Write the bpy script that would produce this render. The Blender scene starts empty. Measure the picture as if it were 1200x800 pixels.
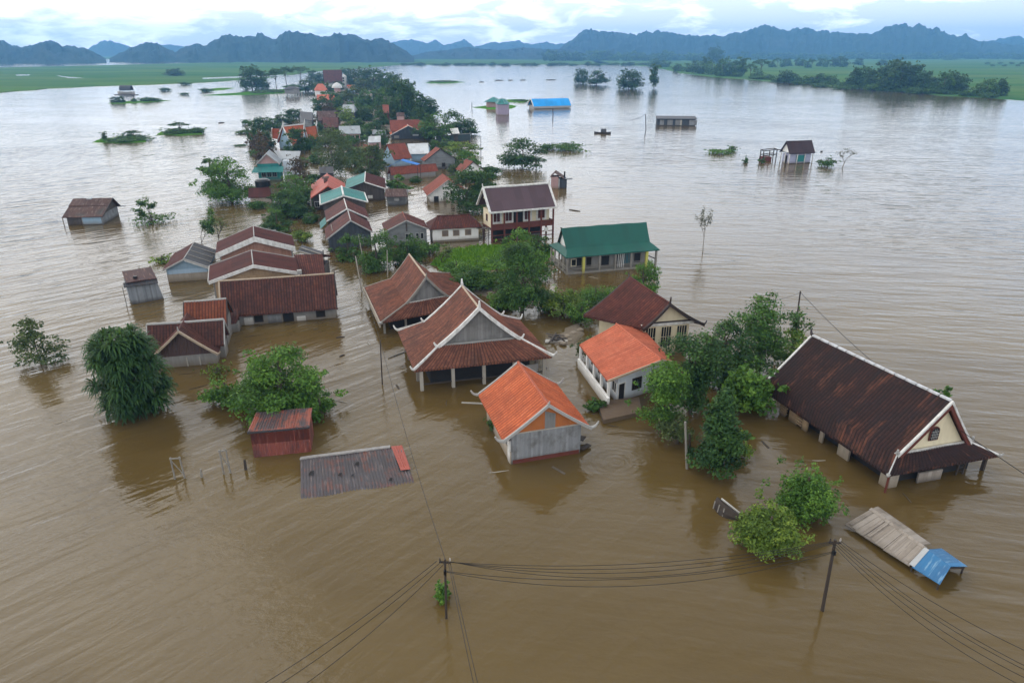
import bpy, math, random
import numpy as np
from mathutils import Vector

# ------------------------------------------------------------------ camera, sky, sun, exposure
sc = bpy.context.scene
col = sc.collection
R_ = math.radians
CAM_H, FPX, TILT = 26.0, 800.0, R_(23.1)
cam_d = bpy.data.cameras.new('camera'); cam = bpy.data.objects.new('camera', cam_d); col.objects.link(cam)
cam.location = (0, 0, CAM_H); cam.rotation_euler = (R_(90) - TILT, 0, 0)
cam_d.sensor_width = 36.0; cam_d.lens = 24.0; cam_d.clip_start = 0.1; cam_d.clip_end = 60000
sc.camera = cam
SUN_EL, SUN_AZ = R_(48), R_(-62)          # azimuth from +Y towards +X: the bright side of the sky is front left
w = bpy.data.worlds.new('World'); sc.world = w; w.use_nodes = True
def world():
    nt = w.node_tree; nt.nodes.clear()
    def n(t, **k):
        x = nt.nodes.new(t)
        for a, b in k.items(): setattr(x, a, b)
        return x
    L = nt.links.new
    def mth(op, a, b=None, c=None):
        x = n('ShaderNodeMath', operation=op)
        for i, v in enumerate((a, b, c)):
            if v is None: continue
            if isinstance(v, (int, float)): x.inputs[i].default_value = v
            else: L(v, x.inputs[i])
        return x.outputs[0]
    def ramp(f, pts):
        x = n('ShaderNodeValToRGB'); e = x.color_ramp.elements
        while len(e) < len(pts): e.new(0.5)
        for q, (p, c) in zip(e, pts): q.position = p; q.color = (*c, 1)
        L(f, x.inputs[0]); return x.outputs[0]
    def mix(f, a, b, t='MIX'):
        x = n('ShaderNodeMix', data_type='RGBA', blend_type=t)
        for i, v in ((0, f), (6, a), (7, b)):
            if isinstance(v, (int, float)): x.inputs[i].default_value = v
            elif isinstance(v, tuple): x.inputs[i].default_value = (*v, 1)
            else: L(v, x.inputs[i])
        return x.outputs[2]
    tc = n('ShaderNodeTexCoord'); sep = n('ShaderNodeSeparateXYZ'); L(tc.outputs['Generated'], sep.inputs[0])
    x, y, z = sep.outputs
    sky = n('ShaderNodeTexSky', sky_type='NISHITA', sun_disc=False); sky.sun_elevation = SUN_EL; sky.sun_rotation = SUN_AZ
    sky.air_density = 1.4; sky.dust_density = 3.0
    zz = mth('ADD', mth('MAXIMUM', z, 0.0), 0.10)
    cb = n('ShaderNodeCombineXYZ'); L(mth('DIVIDE', x, zz), cb.inputs[0]); L(mth('DIVIDE', y, zz), cb.inputs[1])
    no = n('ShaderNodeTexNoise', noise_dimensions='3D'); L(cb.outputs[0], no.inputs['Vector'])
    no.inputs['Scale'].default_value = 0.55; no.inputs['Detail'].default_value = 8; no.inputs['Roughness'].default_value = 0.55; no.inputs['Distortion'].default_value = 0.6
    # heaps of cumulus low over the horizon
    cb2 = n('ShaderNodeCombineXYZ'); L(x, cb2.inputs[0]); L(y, cb2.inputs[1]); L(mth('MULTIPLY', z, 3.4), cb2.inputs[2])
    no2 = n('ShaderNodeTexNoise', noise_dimensions='3D'); L(cb2.outputs[0], no2.inputs['Vector'])
    no2.inputs['Scale'].default_value = 12.0; no2.inputs['Detail'].default_value = 9; no2.inputs['Roughness'].default_value = 0.58; no2.inputs['Distortion'].default_value = 0.5
    low = ramp(z, [(0.0, (1, 1, 1)), (0.16, (0, 0, 0))])
    c = mix(low, no.outputs['Fac'], no2.outputs['Fac'])
    left = ramp(x, [(0.0, (1, 1, 1)), (0.34, (0, 0, 0))])               # x below zero: the brighter half
    lf = mth('MULTIPLY_ADD', x, -0.10, 0.0)
    f = mth('ADD', c, lf)
    cloud = ramp(f, [(0.46, (0, 0, 0)), (0.60, (1, 1, 1))])
    grey = mix(ramp(mth('MULTIPLY_ADD', x, 0.5, 0.5), [(0.3, (0, 0, 0)), (0.85, (1, 1, 1))]), (12.9, 13.4, 14.0), (11.0, 12.1, 13.8))
    veil = mix(0.82, sky.outputs[0], grey)
    colr = mix(cloud, veil, (19.5, 19.3, 19.0))
    top = mix(ramp(z, [(0.12, (0, 0, 0)), (0.75, (1, 1, 1))]), colr, (15.0, 15.3, 15.6))
    boost = ramp(z, [(0.0, (0.60, 0.60, 0.60)), (0.07, (0.66, 0.66, 0.66)), (0.16, (0.95, 0.94, 0.93)), (0.40, (0.66, 0.65, 0.64)), (0.75, (0.30, 0.297, 0.294))])
    top = mix(1.0, mix(1.0, top, boost, 'MULTIPLY'), (1.6, 1.6, 1.6), 'MULTIPLY')
    bg = n('ShaderNodeBackground'); bg.inputs['Strength'].default_value = 0.12; L(top, bg.inputs['Color'])
    out = n('ShaderNodeOutputWorld'); L(bg.outputs[0], out.inputs[0])
world()
sd = bpy.data.lights.new('sun', 'SUN'); sd.energy = 1.1; sd.angle = R_(55); sd.color = (1.0, 0.96, 0.90)
sun = bpy.data.objects.new('sun', sd); col.objects.link(sun)
sv = Vector((math.sin(SUN_AZ) * math.cos(SUN_EL), math.cos(SUN_AZ) * math.cos(SUN_EL), math.sin(SUN_EL)))
sun.rotation_euler = sv.to_track_quat('Z', 'Y').to_euler(); sun.location = sv * 60 + Vector((0, 60, 0))
vs = sc.view_settings; vs.view_transform = 'Standard'; vs.look = 'None'; vs.gamma = 1.0; vs.exposure = 0.0; vs.use_curve_mapping = False
sc.render.engine = 'CYCLES'
cy = sc.cycles; cy.use_denoising = True; cy.max_bounces = 6; cy.diffuse_bounces = 3; cy.glossy_bounces = 3; cy.transmission_bounces = 3; cy.transparent_max_bounces = 4; cy.volume_bounces = 2
cy.use_adaptive_sampling = True; cy.adaptive_threshold = 0.02
try: cy.denoiser = 'OPENIMAGEDENOISE'
except Exception: pass

# ------------------------------------------------------------------ helpers
rng = random.Random(7)
def ray(px, py):
    a = (px - 600) / FPX; b = (400 - py) / FPX; c, s = math.cos(TILT), math.sin(TILT)
    return a, c + b * s, -s + b * c
def at(px, py, z=0.0):                       # where that line of sight meets the level z
    a, y, d = ray(px, py); t = (z - CAM_H) / d
    return Vector((a * t, y * t, z))
def up(base, px, py):                        # the point above base (same distance) on that line of sight
    a, y, d = ray(px, py); t = base[1] / y
    return Vector((a * t, base[1], CAM_H + d * t))
def ppm(p):                                  # picture units per metre at p
    return FPX / (p[1] * math.cos(TILT) - (p[2] - CAM_H) * math.sin(TILT))
def tag(o, label=None, cat=None, group=None, kind=None):
    if label: o['label'] = label
    if cat: o['category'] = cat
    if group: o['group'] = group
    if kind: o['kind'] = kind
    return o
def thing(name, loc, label, cat, group=None):
    o = bpy.data.objects.new(name, None); o.empty_display_size = 0.5; col.objects.link(o); o.location = loc
    return tag(o, label, cat, group)
def lerp(a, b, t): return a + (b - a) * t
V = Vector

class MB:
    """collects faces in world space, becomes ONE mesh object"""
    def __init__(s): s.v = []; s.f = []; s.uv = []
    def face(s, pts, uv=None):
        pts = [V(p) for p in pts]; i = len(s.v); s.v += pts; s.f.append(tuple(range(i, i + len(pts))))
        if uv is None:
            d = pts[1] - pts[0]
            if d.length < 1e-6: d = pts[2] - pts[0]
            n = None
            for k in range(2, len(pts)):
                c = d.cross(pts[k] - pts[0])
                if c.length > 1e-9: n = c.normalized(); break
            if n is None: n = V((0, 0, 1))
            h = V((0, 0, 1)).cross(n)
            if h.length < 0.15: h = d.normalized()
            h.normalize(); g = n.cross(h)
            uv = [(p.dot(h), p.dot(g)) for p in pts]
        s.uv += uv
    def grid(s, g, uv=None):
        m, n = len(g), len(g[0])
        for i in range(m - 1):
            for j in range(n - 1):
                q = [g[i][j], g[i][j + 1], g[i + 1][j + 1], g[i + 1][j]]
                u = [uv[i][j], uv[i][j + 1], uv[i + 1][j + 1], uv[i + 1][j]] if uv else None
                s.face(q, u)
    def prism(s, a, b):                       # two matching outlines, closed
        n = len(a); s.face(a); s.face(list(reversed(b)))
        for i in range(n): s.face([a[i], b[i], b[(i + 1) % n], a[(i + 1) % n]])
    def box(s, c, sx, sy, sz, yaw=0.0):       # c = centre
        c = V(c); x = V((math.cos(yaw), math.sin(yaw), 0)) * sx / 2; y = V((-math.sin(yaw), math.cos(yaw), 0)) * sy / 2; z = V((0, 0, sz / 2))
        s.prism([c - x - y - z, c + x - y - z, c + x + y - z, c - x + y - z], [c - x - y + z, c + x - y + z, c + x + y + z, c - x + y + z])
    def beam(s, a, b, wd, ht, upv=V((0, 0, 1))):
        a, b = V(a), V(b); d = (b - a).normalized(); sd_ = d.cross(upv)
        if sd_.length < 1e-4: sd_ = V((1, 0, 0))
        sd_.normalize(); u2 = sd_.cross(d).normalized(); x = sd_ * wd / 2; z = u2 * ht / 2
        s.prism([a - x - z, a + x - z, a + x + z, a - x + z], [b - x - z, b + x - z, b + x + z, b - x + z])
    def tube(s, pts, r, seg=8):
        pts = [V(p) for p in pts]
        rs = r if isinstance(r, (list, tuple)) else [r] * len(pts)
        rings = []
        for i, p in enumerate(pts):
            d = (pts[min(i + 1, len(pts) - 1)] - pts[max(i - 1, 0)]).normalized()
            a = d.cross(V((0.31, 0.2, 0.93)))
            if a.length < 0.05: a = d.cross(V((1, 0, 0)))
            a.normalize(); b = d.cross(a)
            rings.append([p + (a * math.cos(2 * math.pi * k / seg) + b * math.sin(2 * math.pi * k / seg)) * rs[i] for k in range(seg)])
        for i in range(len(rings) - 1):
            for k in range(seg): s.face([rings[i][k], rings[i][(k + 1) % seg], rings[i + 1][(k + 1) % seg], rings[i + 1][k]])
        s.face(rings[0]); s.face(list(reversed(rings[-1])))
    def sweep(s, pts, wv, ht, dn=0.0):        # board along pts: half width vector wv (or list), from -dn to +ht in z
        pts = [V(p) for p in pts]; sec = []
        for i, p in enumerate(pts):
            q = wv[i] if isinstance(wv, list) else wv
            sec.append([p - q - V((0, 0, dn)), p + q - V((0, 0, dn)), p + q + V((0, 0, ht)), p - q + V((0, 0, ht))])
        for i in range(len(sec) - 1):
            a, b = sec[i], sec[i + 1]
            for k in range(4): s.face([a[k], a[(k + 1) % 4], b[(k + 1) % 4], b[k]])
        s.face(sec[0]); s.face(list(reversed(sec[-1])))
    def strip(s, rows, th, pitch=None, amp=0.0, sub=6, shape='arc'):
        """roof slab through polylines of two end points each; optional ribs running down the slope"""
        m = len(rows); A = [V(r[0]) for r in rows]; B = [V(r[1]) for r in rows]
        ln = sum((b - a).length for a, b in zip(A, B)) / m
        cnt = max(1, round(ln / pitch)) if pitch else max(1, int(ln / 1.2))
        n = cnt * (sub if pitch else 1) + 1
        vv = [0.0]
        for i in range(1, m): vv.append(vv[-1] + ((A[i] - A[i - 1]).length + (B[i] - B[i - 1]).length) / 2)
        top = []; bot = []; uv = []
        off = rng.random() * 20
        for i in range(m):
            li = (B[i] - A[i]).length; mid = (A[i] + B[i]) / 2
            t_, b_, u_ = [], [], []
            for j in range(n):
                f = j / (n - 1); p = A[i].lerp(B[i], f)
                dz = 0.0
                if pitch:
                    ph = (f * cnt) % 1.0
                    dz = amp * (0.5 + 0.5 * math.cos(2 * math.pi * ph)) if shape == 'sin' else amp * math.sin(math.pi * ph)
                if pitch: dz += 0.022 * (math.sin(p.x * 1.7 + p.y * 0.6 + off) + math.sin(p.y * 1.3 - p.x * 0.8 + off * 2))      # old roofs are never true
                t_.append(p + V((0, 0, dz))); b_.append(p - V((0, 0, th)))
                u_.append((0.25 * (int(off) * 4 + f * cnt) if pitch else off + (f - 0.5) * li, vv[i]))
            top.append(t_); bot.append(b_); uv.append(u_)
        s.grid(top, uv)
        s.grid([list(reversed(r)) for r in bot], [list(reversed(r)) for r in uv])
        for i in range(m - 1):
            s.face([top[i][0], top[i + 1][0], bot[i + 1][0], bot[i][0]]); s.face([top[i][-1], bot[i][-1], bot[i + 1][-1], top[i + 1][-1]])
        for j in range(n - 1):
            s.face([top[0][j + 1], top[0][j], bot[0][j], bot[0][j + 1]]); s.face([top[-1][j], top[-1][j + 1], bot[-1][j + 1], bot[-1][j]])
    def build(s, name, mat, parent=None, smooth=False):
        o0 = parent
        org = V((0, 0, 0))
        while o0 is not None: org = org + o0.location; o0 = o0.parent
        me = bpy.data.meshes.new(name)
        nv = len(s.v); vc = np.array([tuple(p - org) for p in s.v], np.float32)
        ls = np.array([len(f) for f in s.f], np.int32)
        me.vertices.add(nv); me.vertices.foreach_set('co', vc.ravel())
        me.loops.add(int(ls.sum())); me.loops.foreach_set('vertex_index', np.concatenate([np.array(f, np.int32) for f in s.f]))
        me.polygons.add(len(s.f)); me.polygons.foreach_set('loop_start', np.concatenate([[0], np.cumsum(ls)[:-1]]).astype(np.int32)); me.polygons.foreach_set('loop_total', ls)
        uvl = me.uv_layers.new(name='UVMap'); uvl.data.foreach_set('uv', np.array(s.uv, np.float32).ravel())
        if smooth: me.polygons.foreach_set('use_smooth', np.ones(len(s.f), bool))
        me.update(calc_edges=True); me.validate()
        if mat: me.materials.append(mat)
        o = bpy.data.objects.new(name, me); col.objects.link(o)
        if parent: o.parent = parent
        return o

# ------------------------------------------------------------------ materials
class NT:
    def __init__(s, name):
        s.m = bpy.data.materials.new(name); s.m.use_nodes = True; s.nt = s.m.node_tree; s.nt.nodes.clear()
        s.out = s.nt.nodes.new('ShaderNodeOutputMaterial')
    def n(s, t, ins=None, **k):
        x = s.nt.nodes.new(t)
        for a, b in k.items(): setattr(x, a, b)
        for a, b in (ins or {}).items(): s.set(x.inputs[a], b)
        return x
    def set(s, sock, v):
        if isinstance(v, bpy.types.NodeSocket): s.nt.links.new(v, sock)
        elif isinstance(v, tuple) and len(v) == 3 and sock.type == 'RGBA': sock.default_value = (*v, 1)
        else: sock.default_value = v
    def math(s, op, a, b=None, c=None, clamp=False):
        x = s.n('ShaderNodeMath', operation=op, use_clamp=clamp)
        for i, v in enumerate((a, b, c)):
            if v is not None: s.set(x.inputs[i], v)
        return x.outputs[0]
    def mix(s, f, a, b, t='MIX'):
        x = s.n('ShaderNodeMix', data_type='RGBA', blend_type=t)
        s.set(x.inputs[0], f); s.set(x.inputs[6], a); s.set(x.inputs[7], b); return x.outputs[2]
    def ramp(s, f, pts, interp='LINEAR'):
        x = s.n('ShaderNodeValToRGB'); x.color_ramp.interpolation = interp; e = x.color_ramp.elements
        while len(e) < len(pts): e.new(0.5)
        for q, (p, c) in zip(e, pts): q.position = p; q.color = (*(c if isinstance(c, tuple) else (c, c, c)), 1)
        s.set(x.inputs[0], f); return x.outputs[0]
    def noise(s, vec, scale, detail=4, rough=0.55, dist=0.0):
        x = s.n('ShaderNodeTexNoise', {'Scale': scale, 'Detail': detail, 'Roughness': rough, 'Distortion': dist})
        if vec is not None: s.set(x.inputs['Vector'], vec)
        return x.outputs['Fac']
    def uv(s):
        return s.n('ShaderNodeTexCoord').outputs['UV']
    def pos(s):
        return s.n('ShaderNodeNewGeometry').outputs['Position']
    def obj(s):
        return s.n('ShaderNodeTexCoord').outputs['Object']
    def scale(s, vec, v):
        return s.n('ShaderNodeVectorMath', {0: vec, 1: v}, operation='MULTIPLY').outputs[0]
    def bump(s, h, strength=0.5, dist=0.05):
        return s.n('ShaderNodeBump', {'Height': h, 'Strength': strength, 'Distance': dist}).outputs[0]
    def done(s, base, rough=0.8, normal=None, spec=0.3, metallic=0.0):
        b = s.n('ShaderNodeBsdfPrincipled', {'Base Color': base, 'Roughness': rough, 'Specular IOR Level': spec, 'Metallic': metallic})
        if normal is not None: s.set(b.inputs['Normal'], normal)
        s.nt.links.new(b.outputs[0], s.out.inputs[0]); return s.m

def m_tile(name, dark, mid, light, stain=(0.03, 0.026, 0.022), amt=0.5, pitch=0.25, row=0.28, rough=0.75, var=1.0, patch=None):
    t = NT(name); uv = t.uv(); sep = t.n('ShaderNodeSeparateXYZ', {0: uv}); u, v = sep.outputs[0], sep.outputs[1]
    cu = t.math('FLOOR', t.math('DIVIDE', u, pitch)); cv = t.math('FLOOR', t.math('DIVIDE', v, row))
    cell = t.n('ShaderNodeCombineXYZ', {0: cu, 1: cv})
    wn = t.n('ShaderNodeTexWhiteNoise', {'Vector': cell.outputs[0]}, noise_dimensions='2D').outputs['Value']
    wc = t.n('ShaderNodeTexWhiteNoise', {'W': cu}, noise_dimensions='1D').outputs['Value']
    wr = t.noise(t.scale(uv, (1 / pitch, 0.9, 1.0)), 1.0, 3, 0.6)
    pick = t.math('ADD', t.math('MULTIPLY', wn, 0.30), t.math('ADD', t.math('MULTIPLY', wc, 0.25), t.math('MULTIPLY', wr, 0.45)))
    base = t.ramp(t.math('MULTIPLY_ADD', t.math('SUBTRACT', pick, 0.5), var, 0.5), [(0.0, dark), (0.5, mid), (1.0, light)])
    n1 = t.noise(t.pos(), 0.55, 6, 0.62, 0.4)
    n2 = t.noise(t.scale(uv, (2.6, 0.33, 1.0)), 1.0, 5, 0.6)
    st = t.ramp(t.math('MULTIPLY_ADD', n2, 0.55, t.math('MULTIPLY', n1, 0.55)), [(0.47, 0.0), (0.68, 1.0)])
    base = t.mix(t.math('MULTIPLY', st, amt), base, stain)
    if patch:
        n3 = t.noise(t.scale(uv, (0.9, 0.28, 1.0)), 1.0, 5, 0.65)
        base = t.mix(t.ramp(n3, [(0.54, 0.0), (0.68, 0.75)]), base, patch)
    n4 = t.noise(t.pos(), 7.0, 3)
    base = t.mix(0.5, base, t.mix(t.ramp(n4, [(0.3, 0.0), (0.7, 1.0)]), t.mix(0.55, base, (0, 0, 0)), base))
    fr = t.math('FRACT', t.math('DIVIDE', v, row))
    groove_shade = t.ramp(t.math('FRACT', t.math('DIVIDE', u, pitch)), [(0.0, 1.0), (0.24, 0.0), (0.76, 0.0), (1.0, 1.0)])          # shade painted into the colour along the gutters between the tile columns
    base = t.mix(t.math('MULTIPLY', groove_shade, 0.92), base, t.mix(0.4, tuple(c * 0.5 for c in stain), tuple(c * 0.6 for c in dark)))
    hc = t.math('ABSOLUTE', t.math('SINE', t.math('MULTIPLY', u, math.pi / pitch)))
    h = t.math('ADD', t.math('MULTIPLY', fr, 0.8), t.math('ADD', t.math('MULTIPLY', hc, 0.8), t.math('MULTIPLY', wn, 0.35)))
    return t.done(base, rough, t.bump(h, 0.9, 0.06), 0.25)
def m_sheet(name, base, rust=(0.16, 0.06, 0.03), amt=0.4, pitch=0.2, rough=0.55, lo=0.5, hi=0.64, spec=0.35, light=None, bump=0.5):
    t = NT(name); uv = t.uv(); sep = t.n('ShaderNodeSeparateXYZ', {0: uv}); u, v = sep.outputs[0], sep.outputs[1]
    pan = t.n('ShaderNodeCombineXYZ', {0: t.math('FLOOR', t.math('DIVIDE', u, 0.85)), 1: t.math('FLOOR', t.math('DIVIDE', v, 2.4))})
    wn = t.n('ShaderNodeTexWhiteNoise', {'Vector': pan.outputs[0]}, noise_dimensions='2D').outputs['Value']
    b = t.mix(t.math('MULTIPLY', wn, 0.45), base, tuple(c * 0.55 for c in base))
    n1 = t.noise(t.pos(), 0.8, 7, 0.65, 0.5); n2 = t.noise(t.scale(uv, (5.0, 0.35, 1)), 1.0, 4, 0.6)
    f = t.math('ADD', t.math('MULTIPLY', n1, 0.6), t.math('ADD', t.math('MULTIPLY', n2, 0.35), t.math('MULTIPLY', wn, 0.08)))
    b = t.mix(t.math('MULTIPLY', t.ramp(f, [(lo, 0.0), (hi, 1.0)]), amt), b, rust)
    if light: b = t.mix(t.ramp(t.noise(t.scale(uv, (4, 0.6, 1)), 1.3, 5), [(0.56, 0.0), (0.66, 0.8)]), b, light)
    h = t.math('ABSOLUTE', t.math('SINE', t.math('MULTIPLY', u, math.pi / pitch)))
    return t.done(b, rough, t.bump(h, bump, 0.04), spec)
def m_plank(name, a, b, width=0.22, vertical=True, stain=(0.05, 0.045, 0.04), amt=0.5, rough=0.85):
    t = NT(name); uv = t.uv(); sep = t.n('ShaderNodeSeparateXYZ', {0: uv}); u, v = sep.outputs[0], sep.outputs[1]
    if not vertical: u, v = v, u
    c = t.math('FLOOR', t.math('DIVIDE', u, width))
    wn = t.n('ShaderNodeTexWhiteNoise', {'W': c}, noise_dimensions='1D').outputs['Value']
    g = t.noise(t.scale(uv, (14, 1.2, 1) if vertical else (1.2, 14, 1)), 1.0, 5, 0.6)
    base = t.mix(t.math('MULTIPLY_ADD', g, 0.6, t.math('MULTIPLY', wn, 0.5)), a, b)
    n1 = t.noise(t.pos(), 0.9, 6, 0.65)
    base = t.mix(t.math('MULTIPLY', t.ramp(n1, [(0.48, 0.0), (0.7, 1.0)]), amt), base, stain)
    zs = t.n('ShaderNodeSeparateXYZ', {0: t.pos()}).outputs[2]
    wet = t.ramp(t.math('MULTIPLY_ADD', n1, 0.5, zs), [(0.28, 1.0), (0.72, 0.0)])          # soaked foot of the boards
    base = t.mix(t.math('MULTIPLY', wet, 0.75), base, (0.055, 0.042, 0.03))
    fr = t.math('FRACT', t.math('DIVIDE', u, width))
    gap = t.math('MULTIPLY', t.ramp(fr, [(0.0, 0.0), (0.07, 1.0), (0.93, 1.0), (1.0, 0.0)]), 1.0)
    h = t.math('ADD', gap, t.math('MULTIPLY', g, 0.2))
    return t.done(base, rough, t.bump(h, 0.9, 0.03), 0.2)
def m_plaster(name, base, stain=(0.2, 0.17, 0.13), amt=0.5, rough=0.85, sc_=0.9):
    t = NT(name); n1 = t.noise(t.pos(), sc_, 7, 0.65, 0.3); sep = t.n('ShaderNodeSeparateXYZ', {0: t.pos()})
    n2 = t.noise(t.scale(t.pos(), (3.5, 3.5, 0.5)), 1.0, 5, 0.6)
    wl = t.ramp(t.math('ADD', t.math('MULTIPLY', sep.outputs[2], 1.0), t.math('MULTIPLY', n1, 0.6)), [(0.30, 1.0), (0.95, 0.0)])   # silt line left by the flood
    f = t.ramp(t.math('MULTIPLY_ADD', n2, 0.5, t.math('MULTIPLY', n1, 0.55)), [(0.46, 0.0), (0.72, 1.0)])
    b = t.mix(t.math('MULTIPLY', f, amt), base, stain); b = t.mix(t.math('MULTIPLY', wl, 0.7), b, (0.16, 0.12, 0.075))
    return t.done(b, rough, t.bump(t.noise(t.pos(), 14, 3), 0.3, 0.01), 0.2)
def m_plain(name, base, rough=0.7, var=0.35, spec=0.3, sc_=3.0):
    t = NT(name); n1 = t.noise(t.pos(), sc_, 5, 0.6)
    b = t.mix(t.math('MULTIPLY', t.ramp(n1, [(0.35, 0.0), (0.7, 1.0)]), var), base, tuple(c * 0.4 for c in base))
    return t.done(b, rough, None, spec)
def m_leaf(name, dark, mid, light, trans=0.25):
    t = NT(name); a = t.n('ShaderNodeAttribute', attribute_name='tint').outputs['Fac']
    oi = t.n('ShaderNodeObjectInfo').outputs['Random']
    b = t.ramp(t.math('ADD', a, t.math('MULTIPLY_ADD', oi, 0.16, -0.08)), [(0.0, dark), (0.5, mid), (1.0, light)])
    p = t.n('ShaderNodeBsdfPrincipled', {'Base Color': b, 'Roughness': 0.6, 'Specular IOR Level': 0.25})
    tr = t.n('ShaderNodeBsdfTranslucent', {'Color': t.mix(0.6, b, (0.16, 0.22, 0.03))})
    mx = t.n('ShaderNodeMixShader', {0: trans}); t.nt.links.new(p.outputs[0], mx.inputs[1]); t.nt.links.new(tr.outputs[0], mx.inputs[2])
    t.nt.links.new(mx.outputs[0], t.out.inputs[0]); return t.m

M = {}
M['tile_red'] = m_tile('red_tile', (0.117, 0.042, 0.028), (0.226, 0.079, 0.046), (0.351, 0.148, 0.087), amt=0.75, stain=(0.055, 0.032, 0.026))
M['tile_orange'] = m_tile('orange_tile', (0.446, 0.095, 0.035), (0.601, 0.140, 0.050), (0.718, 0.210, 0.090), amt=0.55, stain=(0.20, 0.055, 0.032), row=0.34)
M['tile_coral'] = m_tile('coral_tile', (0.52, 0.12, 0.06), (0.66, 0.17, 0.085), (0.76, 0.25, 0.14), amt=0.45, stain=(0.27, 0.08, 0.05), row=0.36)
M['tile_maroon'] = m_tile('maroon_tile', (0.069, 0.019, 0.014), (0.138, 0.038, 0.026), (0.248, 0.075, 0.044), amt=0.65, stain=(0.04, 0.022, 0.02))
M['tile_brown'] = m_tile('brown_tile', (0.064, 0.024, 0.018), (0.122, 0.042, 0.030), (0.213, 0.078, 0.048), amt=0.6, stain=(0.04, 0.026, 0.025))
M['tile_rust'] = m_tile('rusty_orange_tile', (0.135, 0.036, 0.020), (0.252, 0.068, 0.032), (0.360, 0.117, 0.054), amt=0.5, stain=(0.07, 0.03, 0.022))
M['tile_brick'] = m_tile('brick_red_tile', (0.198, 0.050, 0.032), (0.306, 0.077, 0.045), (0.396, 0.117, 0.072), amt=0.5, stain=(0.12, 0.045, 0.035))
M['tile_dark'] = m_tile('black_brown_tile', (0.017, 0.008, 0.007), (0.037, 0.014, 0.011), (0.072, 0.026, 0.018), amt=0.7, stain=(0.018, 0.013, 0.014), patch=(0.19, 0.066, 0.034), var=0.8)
M['sheet_maroon'] = m_sheet('maroon_sheet', (0.080, 0.025, 0.020), rust=(0.04, 0.018, 0.016), amt=0.7, pitch=0.25, rough=0.8, spec=0.15)
M['sheet_purple'] = m_sheet('purple_brown_sheet', (0.085, 0.050, 0.058), rust=(0.06, 0.036, 0.04), amt=0.3, pitch=0.25, rough=0.6, bump=0.25)
M['sheet_green'] = m_sheet('green_sheet', (0.004, 0.085, 0.062), rust=(0.008, 0.06, 0.046), amt=0.4, pitch=0.25, rough=0.5, bump=0.3)
M['sheet_teal'] = m_sheet('teal_sheet', (0.03, 0.19, 0.175), rust=(0.07, 0.10, 0.09), amt=0.4, pitch=0.25)
M['sheet_red'] = m_sheet('red_sheet', (0.42, 0.085, 0.05), rust=(0.20, 0.055, 0.035), amt=0.6, pitch=0.25)
M['sheet_grey'] = m_sheet('grey_sheet', (0.30, 0.33, 0.35), rust=(0.17, 0.13, 0.10), amt=0.5, pitch=0.25)
M['sheet_pale'] = m_sheet('pale_sheet', (0.50, 0.52, 0.53), rust=(0.30, 0.27, 0.24), amt=0.4, pitch=0.25)
M['sheet_blue'] = m_sheet('blue_sheet', (0.02, 0.20, 0.62), rust=(0.03, 0.13, 0.36), amt=0.4, pitch=0.25)
M['sheet_cyan'] = m_sheet('bright_blue_sheet', (0.01, 0.33, 0.78), rust=(0.02, 0.24, 0.6), amt=0.3, pitch=0.25, bump=0.2)
M['sheet_rust'] = m_sheet('rusty_sheet', (0.21, 0.055, 0.04), rust=(0.075, 0.038, 0.038), amt=0.8, pitch=0.25, light=(0.30, 0.12, 0.09))
M['sheet_sunk'] = m_sheet('dark_rusty_sheet', (0.075, 0.066, 0.070), rust=(0.16, 0.062, 0.045), amt=0.8, lo=0.535, hi=0.64, light=(0.15, 0.12, 0.115), pitch=0.25, rough=0.7)
M['sheet_old'] = m_sheet('old_brown_sheet', (0.105, 0.062, 0.052), rust=(0.05, 0.027, 0.024), amt=0.85, pitch=0.25, light=(0.23, 0.18, 0.155), spec=0.15, rough=0.75)
M['sheet_black'] = m_sheet('dark_sheet', (0.045, 0.045, 0.05), rust=(0.06, 0.04, 0.035), amt=0.5, pitch=0.25)
M['tarp_blue'] = m_sheet('blue_tarp', (0.03, 0.17, 0.36), rust=(0.03, 0.10, 0.22), amt=0.6, pitch=0.25, bump=0.35, light=(0.16, 0.30, 0.44))
M['plank_grey'] = m_plank('grey_plank', (0.15, 0.145, 0.135), (0.27, 0.265, 0.255), 0.24, stain=(0.085, 0.075, 0.065))
M['plank_pale'] = m_plank('weathered_plank', (0.20, 0.165, 0.13), (0.38, 0.335, 0.29), 0.33, stain=(0.13, 0.105, 0.085), amt=0.6)
M['plank_blue'] = m_plank('blue_grey_plank', (0.15, 0.155, 0.16), (0.30, 0.305, 0.31), 0.17, stain=(0.10, 0.09, 0.08), amt=0.8)
M['plank_tan'] = m_plank('tan_plank', (0.28, 0.19, 0.11), (0.40, 0.29, 0.175), 0.3, stain=(0.17, 0.11, 0.07))
M['plank_pink'] = m_plank('reddish_plank', (0.24, 0.12, 0.085), (0.37, 0.21, 0.155), 0.16, stain=(0.15, 0.08, 0.06))
M['plank_dark'] = m_plank('dark_plank', (0.055, 0.045, 0.04), (0.11, 0.095, 0.085), 0.22)
M['plank_slate'] = m_plank('slate_plank', (0.035, 0.042, 0.052), (0.075, 0.085, 0.10), 0.3)
M['plank_hgrey'] = m_plank('grey_clapboard', (0.14, 0.145, 0.145), (0.24, 0.25, 0.25), 0.2, vertical=False, stain=(0.08, 0.075, 0.07))
M['ply_orange'] = m_plank('orange_plywood', (0.32, 0.10, 0.03), (0.42, 0.15, 0.05), 0.9, stain=(0.22, 0.07, 0.025), amt=0.4)
M['plank_red'] = m_plank('red_brown_plank', (0.085, 0.026, 0.02), (0.14, 0.045, 0.034), 0.3, vertical=False)
M['white'] = m_plaster('white_paint', (0.78, 0.77, 0.74), (0.42, 0.38, 0.33), 0.45)
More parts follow.
